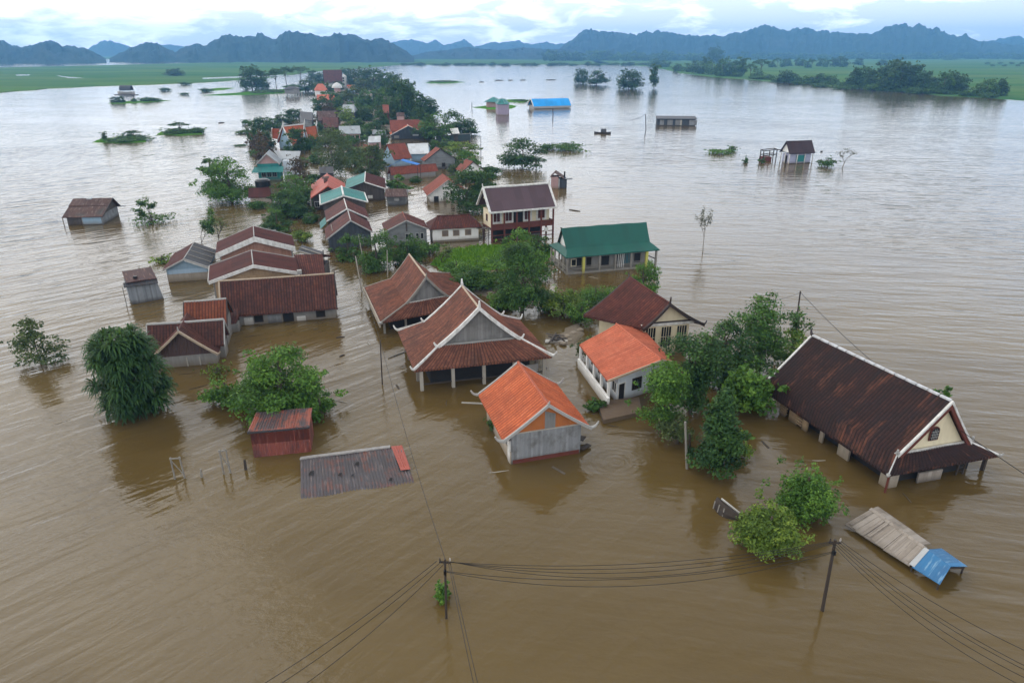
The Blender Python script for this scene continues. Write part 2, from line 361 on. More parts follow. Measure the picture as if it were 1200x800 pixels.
M['bluewhite'] = m_plaster('pale_blue_plaster', (0.60, 0.65, 0.70), (0.38, 0.38, 0.38), 0.4)
M['cream'] = m_plaster('cream_plaster', (0.68, 0.60, 0.42), (0.42, 0.35, 0.24), 0.4)
M['yellow'] = m_plaster('yellow_paint', (0.50, 0.47, 0.11), (0.3, 0.26, 0.1), 0.4)
M['concrete'] = m_plaster('grey_concrete', (0.25, 0.24, 0.225), (0.12, 0.105, 0.09), 0.6)
M['concrete_warm'] = m_plaster('stained_concrete', (0.36, 0.31, 0.25), (0.15, 0.12, 0.09), 0.7)
M['blueboard'] = m_plaster('blue_board', (0.27, 0.38, 0.47), (0.18, 0.22, 0.25), 0.4)
M['tealwall'] = m_plaster('teal_wall', (0.03, 0.20, 0.19), (0.05, 0.10, 0.10), 0.5)
M['pinkwall'] = m_plaster('faded_pink_wall', (0.42, 0.27, 0.25), (0.25, 0.15, 0.13), 0.5)
M['trim_grey'] = m_plain('grey_trim', (0.36, 0.35, 0.33))
M['trim_dark'] = m_plain('dark_trim', (0.045, 0.032, 0.028))
M['trim_brown'] = m_plain('brown_trim', (0.13, 0.035, 0.025))
M['trim_white'] = m_plaster('white_trim', (0.66, 0.65, 0.62), (0.27, 0.25, 0.22), 0.75, sc_=2.2)
M['trim_buff'] = m_plain('buff_trim', (0.42, 0.33, 0.24))
M['wood_dark'] = m_plain('dark_wood', (0.05, 0.038, 0.03), 0.85)
M['wood_grey'] = m_plain('grey_wood', (0.24, 0.22, 0.19), 0.85)
M['wood_pale'] = m_plain('pale_wood', (0.38, 0.35, 0.30), 0.85)
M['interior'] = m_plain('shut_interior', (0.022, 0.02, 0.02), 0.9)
M['glass'] = m_plain('dark_glass', (0.018, 0.022, 0.025), 0.12, 0.2, 0.5)
M['shutter'] = m_plank('shutter_wood', (0.17, 0.13, 0.10), (0.25, 0.20, 0.16), 0.1, vertical=False)
M['shutter_red'] = m_plank('red_shutter', (0.06, 0.018, 0.016), (0.10, 0.03, 0.025), 0.12, vertical=False)
M['black'] = m_plain('black_plastic', (0.012, 0.012, 0.014), 0.35)
M['wire'] = m_plain('black_cable', (0.018, 0.016, 0.015), 0.6)
M['bark'] = m_plain('bark', (0.085, 0.065, 0.048), 0.9)
M['bark_pale'] = m_plain('pale_bark', (0.20, 0.175, 0.145), 0.9)
M['insulator'] = m_plain('porcelain', (0.45, 0.40, 0.36), 0.3)
M['leaf_dark'] = m_leaf('dark_leaf', (0.012, 0.038, 0.011), (0.034, 0.090, 0.020), (0.09, 0.175, 0.036))
M['leaf_mid'] = m_leaf('mid_leaf', (0.018, 0.052, 0.01), (0.046, 0.12, 0.02), (0.125, 0.235, 0.04))
M['leaf_bright'] = m_leaf('bright_leaf', (0.028, 0.078, 0.01), (0.08, 0.185, 0.022), (0.19, 0.33, 0.048))
M['leaf_yellow'] = m_leaf('yellow_green_leaf', (0.045, 0.088, 0.01), (0.125, 0.2, 0.024), (0.26, 0.34, 0.05))
M['leaf_olive'] = m_leaf('olive_leaf', (0.03, 0.052, 0.015), (0.075, 0.11, 0.034), (0.155, 0.19, 0.06))
M['leaf_rust'] = m_leaf('rusty_leaf', (0.045, 0.024, 0.016), (0.095, 0.052, 0.034), (0.15, 0.09, 0.06))
M['leaf_grey'] = m_leaf('grey_twig_leaf', (0.07, 0.062, 0.05), (0.13, 0.125, 0.095), (0.2, 0.2, 0.15))
M['leaf_grass'] = m_leaf('grass_blade', (0.05, 0.14, 0.008), (0.11, 0.26, 0.015), (0.2, 0.36, 0.03))
M['leaf_strap'] = m_leaf('strap_leaf', (0.010, 0.034, 0.008), (0.030, 0.082, 0.018), (0.09, 0.17, 0.035))

# ------------------------------------------------------------------ water
def m_water():
    t = NT('silty_water'); pos = t.pos(); sp = t.n('ShaderNodeSeparateXYZ', {0: pos}); X, Y = sp.outputs[0], sp.outputs[1]
    def waves(ang, wl, along, warp, seed):
        mp = t.n('ShaderNodeMapping', {'Vector': pos, 'Rotation': (0, 0, -ang), 'Location': (seed, seed * 1.7, 0)})
        s2 = t.scale(mp.outputs[0], (1 / along, 1 / wl, 0))
        return t.noise(s2, 1.0, 2.5, 0.5, warp)
    blend = t.ramp(t.math('MULTIPLY_ADD', X, 0.012, 0.45), [(0.25, 0.0), (0.75, 1.0)])
    hl = t.math('ADD', waves(R_(40), 2.1, 11, 0.35, 3.1), t.math('MULTIPLY', waves(R_(48), 0.8, 4.5, 0.35, 8.3), 0.5))
    hr = t.math('ADD', waves(R_(-4), 2.3, 11, 0.35, 5.2), t.math('MULTIPLY', waves(R_(-12), 0.85, 4.5, 0.35, 1.3), 0.48))
    h = t.math('ADD', t.math('MULTIPLY', hl, t.math('SUBTRACT', 1.0, blend)), t.math('MULTIPLY', hr, blend))
    fine = t.noise(t.scale(pos, (1.5, 1.9, 0)), 1.0, 4, 0.6, 0.2)
    # calmer lanes and gusty patches
    gust = t.ramp(t.noise(t.scale(pos, (0.02, 0.032, 0)), 1.0, 4, 0.55, 0.7), [(0.34, 0.5), (0.66, 1.0)])
    # rings spreading from one spot beside the small orange-roofed house
    c = at(722, 541)
    d = t.n('ShaderNodeVectorMath', {0: pos, 1: (c.x, c.y, 0)}, operation='DISTANCE').outputs['Value']
    ring = t.math('MULTIPLY', t.math('SINE', t.math('MULTIPLY', d, 13.0)), t.ramp(t.math('MULTIPLY', d, 0.1), [(0.02, 1.0), (0.36, 0.0)]))
    # the village stands in the lee: less chop between the houses
    dv = t.n('ShaderNodeVectorMath', {0: t.scale(t.n('ShaderNodeVectorMath', {0: pos, 1: (1.0, 60.0, 0.0)}, operation='SUBTRACT').outputs[0], (1.0, 0.55, 0)), 1: (0, 0, 0)}, operation='DISTANCE').outputs['Value']
    lee = t.ramp(t.math('MULTIPLY', dv, 0.01), [(0.14, 0.42), (0.85, 1.0)])
    hh = t.math('ADD', t.math('MULTIPLY', t.math('MULTIPLY', h, gust), t.math('MULTIPLY', lee, 1.0)), t.math('ADD', t.math('MULTIPLY', fine, 0.07), t.math('MULTIPLY', ring, 0.013)))
    calm = t.ramp(t.math('MULTIPLY', Y, 0.001), [(0.07, 1.0), (0.30, 0.42)])          # the open lake beyond is calmer
    bp = t.bump(t.math('MULTIPLY', hh, calm), 1.0, 0.32)
    silt = t.noise(t.scale(pos, (0.028, 0.05, 0)), 1.0, 5, 0.6, 1.0)
    base = t.mix(t.ramp(silt, [(0.35, 0.0), (0.68, 1.0)]), (0.086, 0.056, 0.018), (0.120, 0.081, 0.029))
    p = t.n('ShaderNodeBsdfPrincipled', {'Base Color': base, 'Roughness': 0.07, 'IOR': 1.38, 'Specular IOR Level': 0.5, 'Normal': bp})
    t.nt.links.new(p.outputs[0], t.out.inputs[0]); return t.m
mb = MB()
xs = [-4600, -2500, -900, -300, -100, 0, 100, 300, 900, 2500, 4600]; ys = [-400, -50, 30, 80, 150, 300, 600, 1200, 2500, 4900]
mb.grid([[(x, y, 0) for x in xs] for y in ys])
tag(mb.build('water', m_water()), kind='structure')

# ------------------------------------------------------------------ far land
def m_field(name, a, b, c):
    t = NT(name); pos = t.pos()
    n1 = t.noise(t.scale(pos, (0.006, 0.016, 0)), 1.0, 6, 0.6, 0.5)
    mp = t.n('ShaderNodeMapping', {'Vector': pos, 'Rotation': (0, 0, R_(6))})
    vo = t.n('ShaderNodeTexVoronoi', {'Vector': t.scale(mp.outputs[0], (0.006, 0.017, 0)), 'Scale': 1.0}, distance='CHEBYCHEV')
    vc = t.n('ShaderNodeSeparateColor', {0: vo.outputs['Color']}).outputs[0]
    base = t.mix(vc, a, b); base = t.mix(t.ramp(n1, [(0.4, 0.0), (0.7, 0.8)]), base, c)
    n3 = t.noise(t.scale(pos, (0.25, 0.25, 0)), 1.0, 3)
    base = t.mix(t.math('MULTIPLY', n3, 0.35), base, (0.02, 0.04, 0.015))
    return t.done(base, 1.0, None, 0.0)
M['field'] = m_field('rice_field', (0.05, 0.14, 0.045), (0.10, 0.195, 0.05), (0.15, 0.20, 0.07))
def rough_poly(pts, step, jit, z, seed):
    r = random.Random(seed); out = []
    for i in range(len(pts)):
        a, b = V(pts[i]), V(pts[(i + 1) % len(pts)]); k = max(1, int((b - a).length / step))
        for j in range(k):
            p = a.lerp(b, j / k); out.append(V((p.x + r.uniform(-jit, jit), p.y + r.uniform(-jit, jit), z)))
    return out
def land(name, mat, pts, step, jit, z, seed, kind='structure'):
    top = rough_poly(pts, step, jit, z, seed); c = sum((p for p in top), V()) / len(top)
    low = [V((c.x + (p.x - c.x) * 1.004, c.y + (p.y - c.y) * 1.004, -0.5)) for p in top]
    m_ = MB(); m_.face(top)
    for i in range(len(top)): m_.face([top[i], low[i], low[(i + 1) % len(top)], top[(i + 1) % len(top)]])
    o = m_.build(name, mat); return tag(o, kind=kind)
def pxs(lst, z=0.0): return [at(x, y, z) for x, y in lst]
land('field', M['field'], pxs([(-260, 118), (0, 109), (60, 104), (122, 101), (180, 99.5), (236, 97), (300, 93), (335, 89), (372, 84), (420, 80.5), (470, 76.3), (560, 76), (640, 76), (720, 76.2), (700, 71), (600, 70), (480, 69.6), (420, 70), (330, 71.6), (200, 74.8), (90, 77.6), (0, 79.5), (-260, 85)]), 14, 3.0, 0.25, 1)
land('field', M['field'], pxs([(700, 74.5), (760, 78), (800, 86), (850, 91.5), (900, 95), (950, 99), (1010, 104), (1060, 108), (1110, 112), (1160, 114.5), (1210, 118), (1400, 128), (1400, 66.5), (1100, 64.5), (900, 65), (760, 67), (690, 69.5)]), 14, 3.5, 0.25, 2)
land('field', M['field'], pxs([(-300, 71.5), (0, 70.5), (200, 69.2), (400, 66.6), (560, 65), (720, 64.5), (900, 63.3), (1400, 63), (1400, 61), (-300, 61)]), 60, 8, 0.2, 3)
# pools of flood water left standing in the fields are real gaps: thin sheets of water a hand above the field
def pool(lst, seed):
    m_ = MB(); m_.face(rough_poly(pxs(lst, 0.3), 10, 1.6, 0.256, seed)); tag(m_.build('water', bpy.data.materials['silty_water']), kind='structure')
pool([(236, 91.5), (300, 88.6), (340, 87.8), (330, 89.4), (280, 91.2), (240, 92.6)], 5)
pool([(18, 87.6), (36, 87.4), (34, 88.6), (20, 88.9)], 6)
pool([(66, 88), (84, 90.6), (98, 91.6), (82, 91.8), (68, 89)], 7)

# ------------------------------------------------------------------ hills
def m_hill():
    t = NT('forested_hill'); pos = t.pos()
    n1 = t.noise(t.scale(pos, (0.02, 0.02, 0.035)), 1.0, 6, 0.65); n2 = t.noise(t.scale(pos, (0.004, 0.004, 0.006)), 1.0, 4)
    b = t.mix(t.ramp(n1, [(0.35, 0.0), (0.7, 1.0)]), (0.010, 0.022, 0.020), (0.022, 0.042, 0.034))
    b = t.mix(t.ramp(n2, [(0.56, 0.0), (0.66, 0.45)]), b, (0.05, 0.056, 0.055))
    return t.done(b, 0.95, t.bump(n1, 1.0, 9.0), 0.05)
M['hill'] = m_hill()
def hills(prof, dist, depth, seed, rough=0.04):
    """a range whose crest passes through the given points; front and back slopes with spurs and gullies"""
    r = np.random.RandomState(seed); xs_ = np.arange(prof[0][0], prof[-1][0] + 0.01, 1.1)
    ys_ = np.interp(xs_, [p[0] for p in prof], [p[1] for p in prof])
    crest = []
    for x, y in zip(xs_, ys_):
        a, yy, d = ray(x, y); k = dist / yy; crest.append((a * k, CAM_H + d * k))
    n = len(crest)
    def nz(f, amp):
        k = r.randn(int(n * f) + 6); return np.interp(np.linspace(0, len(k) - 1, n), np.arange(len(k)), k) * amp
    rows = []; nr = 17
    jag = nz(0.85, 1.0) * 0.35 + nz(0.45, 1.0) * 0.45 + nz(0.22, 1.0) * 0.8
    spur = [nz(0.12, 1.0) + nz(0.3, 0.6) for _ in range(nr)]
    wander = nz(0.08, depth * 0.12)
    for i in range(nr):
        f = i / (nr - 1) * 2 - 1                     # -1 front foot ... 0 crest ... 1 back foot
        row = []
        for j in range(n):
            X, Z = crest[j]; prof_h = (1 - abs(f) ** 1.25) if f < 0 else (1 - f ** 1.1)
            zz = Z * prof_h
            g = 4 * prof_h * (1 - prof_h)
            zz += (spur[i][j] * Z * 0.09) * g + jag[j] * Z * rough * prof_h
            yy = dist + f * depth + wander[j] + spur[max(0, i - 1)][j] * depth * 0.06 * (1 - abs(f))
            row.append(V((X * yy / dist, yy, max(zz, -0.6) if 0 < i < nr - 1 else -0.6)))
        rows.append(row)
    m_ = MB(); m_.grid(rows); o = m_.build('hills', M['hill'], smooth=True); return tag(o, kind='structure')
hills([(-150, 60), (-120, 50), (-70, 44), (-30, 50), (0, 47), (8, 50), (25, 56), (36, 53), (50, 50), (60, 47.5), (66, 48.5), (72, 53), (84, 53.5), (100, 57), (112, 62), (124, 69)], 1780, 260, 11)
hills([(128, 69), (138, 63), (150, 58), (165, 51), (176, 49), (184, 50), (192, 55), (202, 60), (214, 68)], 1900, 220, 12)
hills([(196, 68), (208, 60), (220, 53), (230, 50.5), (238, 54), (248, 49), (262, 42), (270, 40.5), (285, 43), (300, 39.5), (308, 40), (320, 46.5), (335, 37.5), (345, 37), (360, 39), (380, 44), (400, 40), (408, 39.5), (430, 47), (444, 45), (455, 48), (466, 54), (478, 61), (486, 68)], 1960, 300, 13)
hills([(96, 64), (105, 56), (118, 48.5), (128, 48), (140, 50.5), (150, 54), (160, 57), (172, 54), (200, 52), (226, 57), (240, 62)], 3600, 420, 14, 0.03)
hills([(446, 63), (458, 50), (468, 47.5), (482, 46.5), (500, 50.5), (510, 47), (520, 53), (532, 50), (544, 46.5), (556, 55), (572, 51), (590, 49.5), (606, 48), (622, 52), (640, 49), (652, 51.5), (668, 50), (700, 56), (730, 63)], 4000, 460, 15, 0.03)
hills([(480, 66), (500, 61), (524, 58.5), (548, 55), (566, 57.5), (584, 59), (612, 56), (640, 57.5), (668, 58), (700, 66)], 2500, 260, 16, 0.04)
hills([(640, 66), (655, 57), (664, 50), (674, 44), (684, 36), (690, 34), (698, 35.5), (708, 36), (722, 38), (736, 41), (752, 37.5), (768, 38), (786, 37.6), (800, 40.5), (826, 42), (846, 43), (860, 39), (874, 38), (884, 33), (895, 28.5), (906, 30.5), (918, 35), (926, 37.5), (934, 33), (944, 32), (956, 36), (974, 35), (990, 38.5), (1008, 38), (1022, 39), (1036, 33), (1050, 29.5), (1066, 30.5), (1076, 28.5), (1088, 32), (1100, 33), (1112, 40), (1122, 42), (1132, 40), (1140, 46.5), (1154, 47.5), (1168, 50), (1180, 52), (1230, 54), (1300, 62)], 2900, 420, 17)
hills([(1130, 56), (1150, 49), (1172, 46.5), (1188, 42.5), (1196, 44), (1210, 48), (1240, 42), (1290, 47), (1340, 55), (1400, 60)], 3700, 380, 18, 0.03)

# ------------------------------------------------------------------ haze
mb = MB(); a, b, c_, d, e, f = -4700, 4700, -420, 5000, -1.6, 160.0
mb.prism([(a, d, e), (b, d, e), (b, c_, e), (a, c_, e)], [(a, d, f), (b, d, f), (b, c_, f), (a, c_, f)])
t = NT('haze_air'); pv = t.n('ShaderNodeVolumePrincipled', {'Color': (0.23, 0.55, 1.0), 'Density': 0.00024, 'Anisotropy': 0.3})
t.nt.links.new(pv.outputs[0], t.out.inputs['Volume'])
hz = tag(mb.build('haze', t.m), kind='stuff')

# ------------------------------------------------------------------ houses: corner points in metres (eaves back-left, front-left, front-right, back-right; ridge back, front)
T = {
'orange':{'E':[(-2.55,45.86,2.05),(-0.58,39.2,2.05),(5.44,40.98,2.05),(3.48,47.63,2.05)],'R':[(0.47,46.75,4.31),(2.43,40.08,4.31)]},
'temple':{'E':[(-10.6,58.67,1.98),(-7.94,50.16,1.98),(3.4,52.97,1.98),(0.73,61.47,1.98)],'R':[(-4.5,58.69,6.37),(-2.71,52.95,6.37)],'G':[(-7.91,57.77,3.23),(-6.15,52.17,3.23),(0.7,53.87,3.23),(-1.06,59.47,3.23)]},
'redback':{'E':[(-16.58,73.07,1.41),(-12.83,62.31,1.41),(-3.68,67.58,1.41),(-7.43,78.33,1.41)],'R':[(-11.57,74.46,4.85),(-8.69,66.18,4.85)],'G':[(-13.63,73.24,2.34),(-10.77,65.03,2.34),(-6.63,67.41,2.34),(-9.49,75.61,2.34)]},
'rust':{'E':[(-17.89,40.54,2.05),(-14.19,41.27,2.05),(-14.65,43.58,2.05),(-18.35,42.84,2.05)],'R':[(-18.12,41.69,2.2),(-14.42,42.42,2.2)]},
'sheet':{'E':[(-13.18,35.36,0.2),(-6.5,37.31,0.2),(-7.79,41.76,0.2),(-14.48,39.82,0.2)],'R':[(-13.83,37.59,0.3),(-7.14,39.54,0.3)]},
'crossgable':{'E':[(-31.99,54.08,2.01),(-25.64,55.35,2.01),(-26.16,57.97,2.01),(-32.51,56.7,2.01)],'R':[(-32.25,55.39,3.95),(-25.9,56.66,3.95)]},
'crossfront':{'E':[(-32.57,57.41,1.0),(-31.96,54.79,1.0),(-26.41,56.08,1.0),(-27.02,58.7,1.0)],'R':[(-29.8,58.05,3.45),(-29.19,55.44,3.45)]},
'crossback':{'E':[(-30.55,58.81,1.91),(-26.9,59.75,1.91),(-28.05,64.21,1.91),(-31.7,63.27,1.91)],'R':[(-31.13,61.04,3.99),(-27.48,61.98,3.99)]},
'long':{'E':[(-29.32,64.19,1.26),(-18.26,66.79,1.26),(-19.28,71.13,1.26),(-30.34,68.53,1.26)],'R':[(-29.83,66.36,4.33),(-18.77,68.96,4.33)]},
'whiteA':{'E':[(-38.46,86.97,3.02),(-36.41,81.34,3.02),(-27.57,84.57,3.02),(-29.62,90.19,3.02)],'R':[(-34.04,88.58,4.71),(-31.99,82.96,4.71)]},
'whiteB':{'E':[(-35.02,76.18,3.04),(-32.76,70.3,3.04),(-23.9,73.7,3.04),(-26.15,79.58,3.04)],'R':[(-30.58,77.88,4.4),(-28.33,72.0,4.4)]},
'greylow':{'E':[(-43.99,86.33,1.71),(-41.95,78.7,1.71),(-36.91,80.05,1.71),(-38.96,87.68,1.71)],'R':[(-41.47,87.0,2.5),(-39.43,79.37,2.5)]},
'leftshed':{'E':[(-72.06,108.3,1.47),(-65.89,109.06,1.47),(-67.04,116.6,1.47),(-73.21,115.84,1.47)],'R':[(-72.84,113.46,3.3),(-66.68,114.21,3.3)]},
'green':{'E':[(6.74,82.07,2.3),(19.07,85.69,2.3),(17.25,91.91,2.3),(4.92,88.29,2.3)],'R':[(6.32,85.32,5.22),(17.67,88.66,5.22)],'G':[(6.93,83.77,2.99),(18.0,87.02,2.99),(17.06,90.21,2.99),(5.99,86.96,2.99)]},
'twostorey':{'E':[(-3.13,97.54,4.55),(6.58,101.28,4.55),(4.45,106.81,4.55),(-5.26,103.07,4.55)],'R':[(-4.2,100.31,7.5),(5.51,104.04,7.5)]},
'white3':{'E':[(-11.98,97.41,2.09),(-4.38,99.2,2.09),(-5.4,103.52,2.09),(-13.0,101.73,2.09)],'R':[(-11.1,99.9,3.44),(-6.28,101.03,3.44)]},
'grey19':{'E':[(-19.57,101.3,2.11),(-18.25,96.06,2.11),(-12.07,97.62,2.11),(-13.4,102.86,2.11)],'R':[(-16.49,102.09,3.57),(-15.16,96.84,3.57)]},
'red20':{'E':[(-27.48,98.54,1.99),(-25.64,92.02,1.99),(-19.98,96.31,1.99),(-21.82,102.83,1.99)],'R':[(-24.39,100.89,4.13),(-22.55,94.37,4.13)]},
'red21':{'E':[(-29.94,108.41,2.39),(-27.89,101.34,2.39),(-21.73,103.13,2.39),(-23.78,110.2,2.39)],'R':[(-26.86,109.31,4.11),(-24.81,102.23,4.11)]},
'green22':{'E':[(-33.47,119.45,2.83),(-31.31,111.49,2.83),(-24.02,113.48,2.83),(-26.18,121.43,2.83)],'R':[(-29.82,120.44,4.05),(-27.66,112.49,4.05)]},
'red23':{'E':[(-38.58,132.41,2.21),(-35.19,119.43,2.21),(-29.09,121.02,2.21),(-32.47,134.0,2.21)],'R':[(-35.52,133.21,4.22),(-32.14,120.23,4.22)]},
'teal24':{'E':[(-32.96,137.97,2.27),(-30.93,126.92,2.27),(-23.56,128.28,2.27),(-25.59,139.33,2.27)],'R':[(-29.27,138.65,3.09),(-27.24,127.6,3.09)]},
'lean26':{'E':[(-17.34,133.4,1.26),(-15.63,126.35,1.26),(-7.89,128.23,1.26),(-9.61,135.28,1.26)],'R':[(-13.47,134.34,3.98),(-11.76,127.29,3.98)]},
'long27':{'E':[(-26.04,149.37,1.24),(-16.51,154.9,1.24),(-17.68,156.91,1.24),(-27.21,151.38,1.24)],'R':[(-26.62,150.38,2.6),(-17.1,155.91,2.6)]},
'red29':{'E':[(-28.43,168.3,1.75),(-24.46,170.94,1.75),(-28.46,176.97,1.75),(-32.44,174.33,1.75)],'R':[(-30.44,171.31,4.84),(-26.45,173.96,4.84)]},
'red31':{'E':[(-21.98,167.7,1.97),(-20.62,164.55,1.97),(-13.29,167.72,1.97),(-14.65,170.86,1.97)],'R':[(-18.32,169.28,4.61),(-16.95,166.13,4.61)]},
'red32':{'E':[(-12.77,156.26,1.49),(-10.9,151.97,1.49),(-6.04,154.09,1.49),(-7.9,158.38,1.49)],'R':[(-10.34,157.32,3.53),(-8.47,153.03,3.53)]},
'barn33':{'E':[(-39.6,228.99,1.53),(-38.14,222.63,1.53),(-27.04,225.19,1.53),(-28.5,231.54,1.53)],'R':[(-34.05,230.26,4.19),(-32.59,223.91,4.19)]},
'temple44':{'E':[(-66.4,201.24,2.06),(-59.36,204.18,2.06),(-60.81,212.09,2.06),(-67.85,209.14,2.06)],'R':[(-67.16,205.44,5.96),(-60.14,208.38,5.96)]},
'blue45':{'E':[(-56.04,155.04,3.51),(-54.73,148.82,3.51),(-49.92,149.83,3.51),(-51.24,156.06,3.51)],'R':[(-53.64,155.55,5.71),(-52.33,149.33,5.71)]},
'lakehouse':{'E':[(68.23,172.52,2.52),(75.36,174.32,2.52),(74.34,178.34,2.52),(67.21,176.53,2.52)],'R':[(67.72,174.52,5.23),(74.85,176.33,5.23)]},
'bluebarn':{'E':[(10.28,344.21,1.11),(28.81,350.44,1.11),(26.1,358.49,1.11),(7.57,352.26,1.11)],'R':[(8.92,348.24,4.35),(27.46,354.47,4.35)]},
'orangewhite':{'E':[(5.92,55.03,2.2),(7.48,47.96,2.2),(13.28,51.63,2.2),(12.18,58.62,2.2)],'R':[(9.33,56.88,3.4),(11.84,49.19,3.4)]},
'cream':{'E':[(6.81,60.59,2.8),(11.87,57.14,2.8),(17.67,58.39,2.8),(12.61,61.84,2.8)],'R':[(11.38,63.13,5.8),(14.07,57.3,5.2)]},
'brownbig':{'E':[(19.93,47.82,1.3),(23.77,36.34,1.3),(32.21,38.61,1.3),(28.37,50.09,1.3)],'R':[(23.4,49.08,5.5),(27.84,38.28,5.5)],'G':[(20.25,48.32,2.1),(24.56,37.2,2.2),(30.19,38.75,2.2),(25.88,49.87,2.1)]},
'woodshed':{'E':[(19.7,32.93,0.2),(22.27,27.71,0.45),(24.46,29.02,0.45),(22.58,34.71,0.2)],'R':[(21.38,33.47,0.9),(22.99,28.28,1.1)]},
}
E0 = lambda p: V((p[0], p[1], 0))
class House:
    def __init__(s, key, name, label, cat='house', sag=0.0, group=None, dz=0.0, dxy=(0, 0)):
        d = T[key]; mv = V((dxy[0], dxy[1], dz))
        s.E = [V(p) + mv for p in d['E']]; s.R = [V(p) + mv for p in d['R']]; s.G = [V(p) + mv for p in d['G']] if 'G' in d else None
        s.k = sag; s.th = 0.10
        c = sum(s.E, V()) / 4
        s.o = thing(name, V((c.x, c.y, 0)), label, cat, group)
        s.ax = E0(s.R[1] - s.R[0]).normalized()                       # from back to front
        s.ay = V((-s.ax.y, s.ax.x, 0))
        if s.ay.dot(E0(s.E[2] - s.E[1])) < 0: s.ay = -s.ay
        s.len = (s.R[1] - s.R[0]).length
    def g(s, t): return t + s.k * t * (1 - t)
    def e(s, sc_, side):                                              # eave point, side -1 / +1
        a, b = (s.E[0], s.E[1]) if side < 0 else (s.E[3], s.E[2]); return a.lerp(b, (sc_ + 1) / 2)
    def r(s, sc_): return s.R[0].lerp(s.R[1], (sc_ + 1) / 2)
    def pt(s, sc_, t):                                                # a point of the roof surface
        r = s.r(sc_); e = s.e(sc_, 1 if t >= 0 else -1); a = abs(t); p = r.lerp(e, a); p.z = r.z + (e.z - r.z) * s.g(a); return p
    def fl(s, sc_, t): p = s.pt(sc_, t) if not s.G else s.bil(sc_, t); return V((p.x, p.y, 0))
    def bil(s, sc_, t): return s.e(sc_, -1).lerp(s.e(sc_, 1), (t + 1) / 2)
    def roof(s, mat, pitch=None, amp=0.0, sub=6, m=7, th=None, name='roof'):
        th = th or s.th; s.th = th; b = MB()
        for side in (-1, 1):
            b.strip([(s.pt(-1, side * i / (m - 1)), s.pt(1, side * i / (m - 1))) for i in range(m)], th, pitch, amp, sub)
        return b.build(name, mat, s.o)
    def slope(s, side, mat, pitch=None, amp=0.0, sub=6, m=7, th=0.1, name='roof', a=0.0, z=1.0, s0=-1, s1=1, lift=0.0):
        b = MB(); L_ = V((0, 0, lift)); ts = [lerp(a, z, i / (m - 1)) for i in range(m)]
        b.strip([(s.pt(s0, side * t) + L_, s.pt(s1, side * t) + L_) for t in ts], th, pitch, amp, sub); return b.build(name, mat, s.o)
    def hiproof(s, mat, pitch=None, amp=0.0, sub=6, name='roof', back=True, front=True):
        """steep gabled roof above, shallower skirt below it all round"""
        R, G, E = s.R, s.G, s.E; b = MB(); k = s.k
        def rows(r0, r1, g0, g1, e0, e1):
            out = []
            for i in range(5):
                f = i / 4; a = r0.lerp(g0, f); c = r1.lerp(g1, f); h = f + k * f * (1 - f)
                a.z = lerp(r0.z, g0.z, h); c.z = lerp(r1.z, g1.z, h); out.append((a, c))
            for i in range(1, 4): out.append((g0.lerp(e0, i / 3), g1.lerp(e1, i / 3)))
            return out
        s.side_rows = {-1: rows(R[0], R[1], G[0], G[1], E[0], E[1]), 1: rows(R[0], R[1], G[3], G[2], E[3], E[2])}
        for q in (-1, 1): b.strip(s.side_rows[q], s.th, pitch, amp, sub)
        if front: b.strip([(G[1].lerp(E[1], i / 3) + V((0, 0, -.01)), G[2].lerp(E[2], i / 3) + V((0, 0, -.01))) for i in range(4)], s.th, pitch, amp, sub)
        if back: b.strip([(G[3].lerp(E[3], i / 3) + V((0, 0, -.01)), G[0].lerp(E[0], i / 3) + V((0, 0, -.01))) for i in range(4)], s.th, pitch, amp, sub)
        return b.build(name, mat, s.o)
    def core(s, mat, si, ti, zt=None, zb=-0.55, name='wall'):
        """box of the house body; si, ti = how far in (-1..1) the walls stand"""
        q = [s.fl(-si, -ti), s.fl(si, -ti), s.fl(si, ti), s.fl(-si, ti)]; b = MB()
        if zt is None:
            if s.G: zs = [s.E[0].z + 0.1] * 4
            else: zs = [s.pt(a, c).z - s.th - 0.02 for a, c in ((-si, -ti), (si, -ti), (si, ti), (-si, ti))]
        else: zs = [zt] * 4
        s.si, s.ti, s.zt = si, ti, min(zs)
        b.prism([V((p.x, p.y, zb)) for p in q], [V((p.x, p.y, z)) for p, z in zip(q, zs)])
        return b.build(name, mat, s.o)
    def wedge(s, mat, si, ti, zlow=None, name='gable', n=5, gap=0.02, s0=None, t0=None):
        """what fills the space under the roof: its ends are the gables"""
        b = MB(); s0 = -si if s0 is None else s0; out = []
        for sc_ in (s0, si):
            pts = []
            for i in range(-n, n + 1):
                t = ti * i / n; p = s.pt(sc_, t); pts.append(V((p.x, p.y, p.z - s.th - gap)))
            zl = zlow if zlow is not None else min(pts[0].z, pts[-1].z) - 0.03
            pts += [V((pts[-1].x, pts[-1].y, zl)), V((pts[0].x, pts[0].y, zl))]
            out.append(pts)
        b.prism(out[0], out[1]); return b.build(name, mat, s.o)
    def hipgable(s, mat, end=1, inset=0.35, name='gable', drop=0.14):
        a, l, r_ = (s.R[1], s.G[1], s.G[2]) if end > 0 else (s.R[0], s.G[0], s.G[3])
        ins = s.ax * (-inset * end); d = V((0, 0, -drop)); m_ = (l + r_) / 2
        P_ = [a + ins + V((0, 0, -drop * 2)), l.lerp(m_, 0.05) + ins + d, r_.lerp(m_, 0.05) + ins + d]; b = MB()
        b.prism(P_, [p - s.ax * 0.12 * end for p in P_]); return b.build(name, mat, s.o)
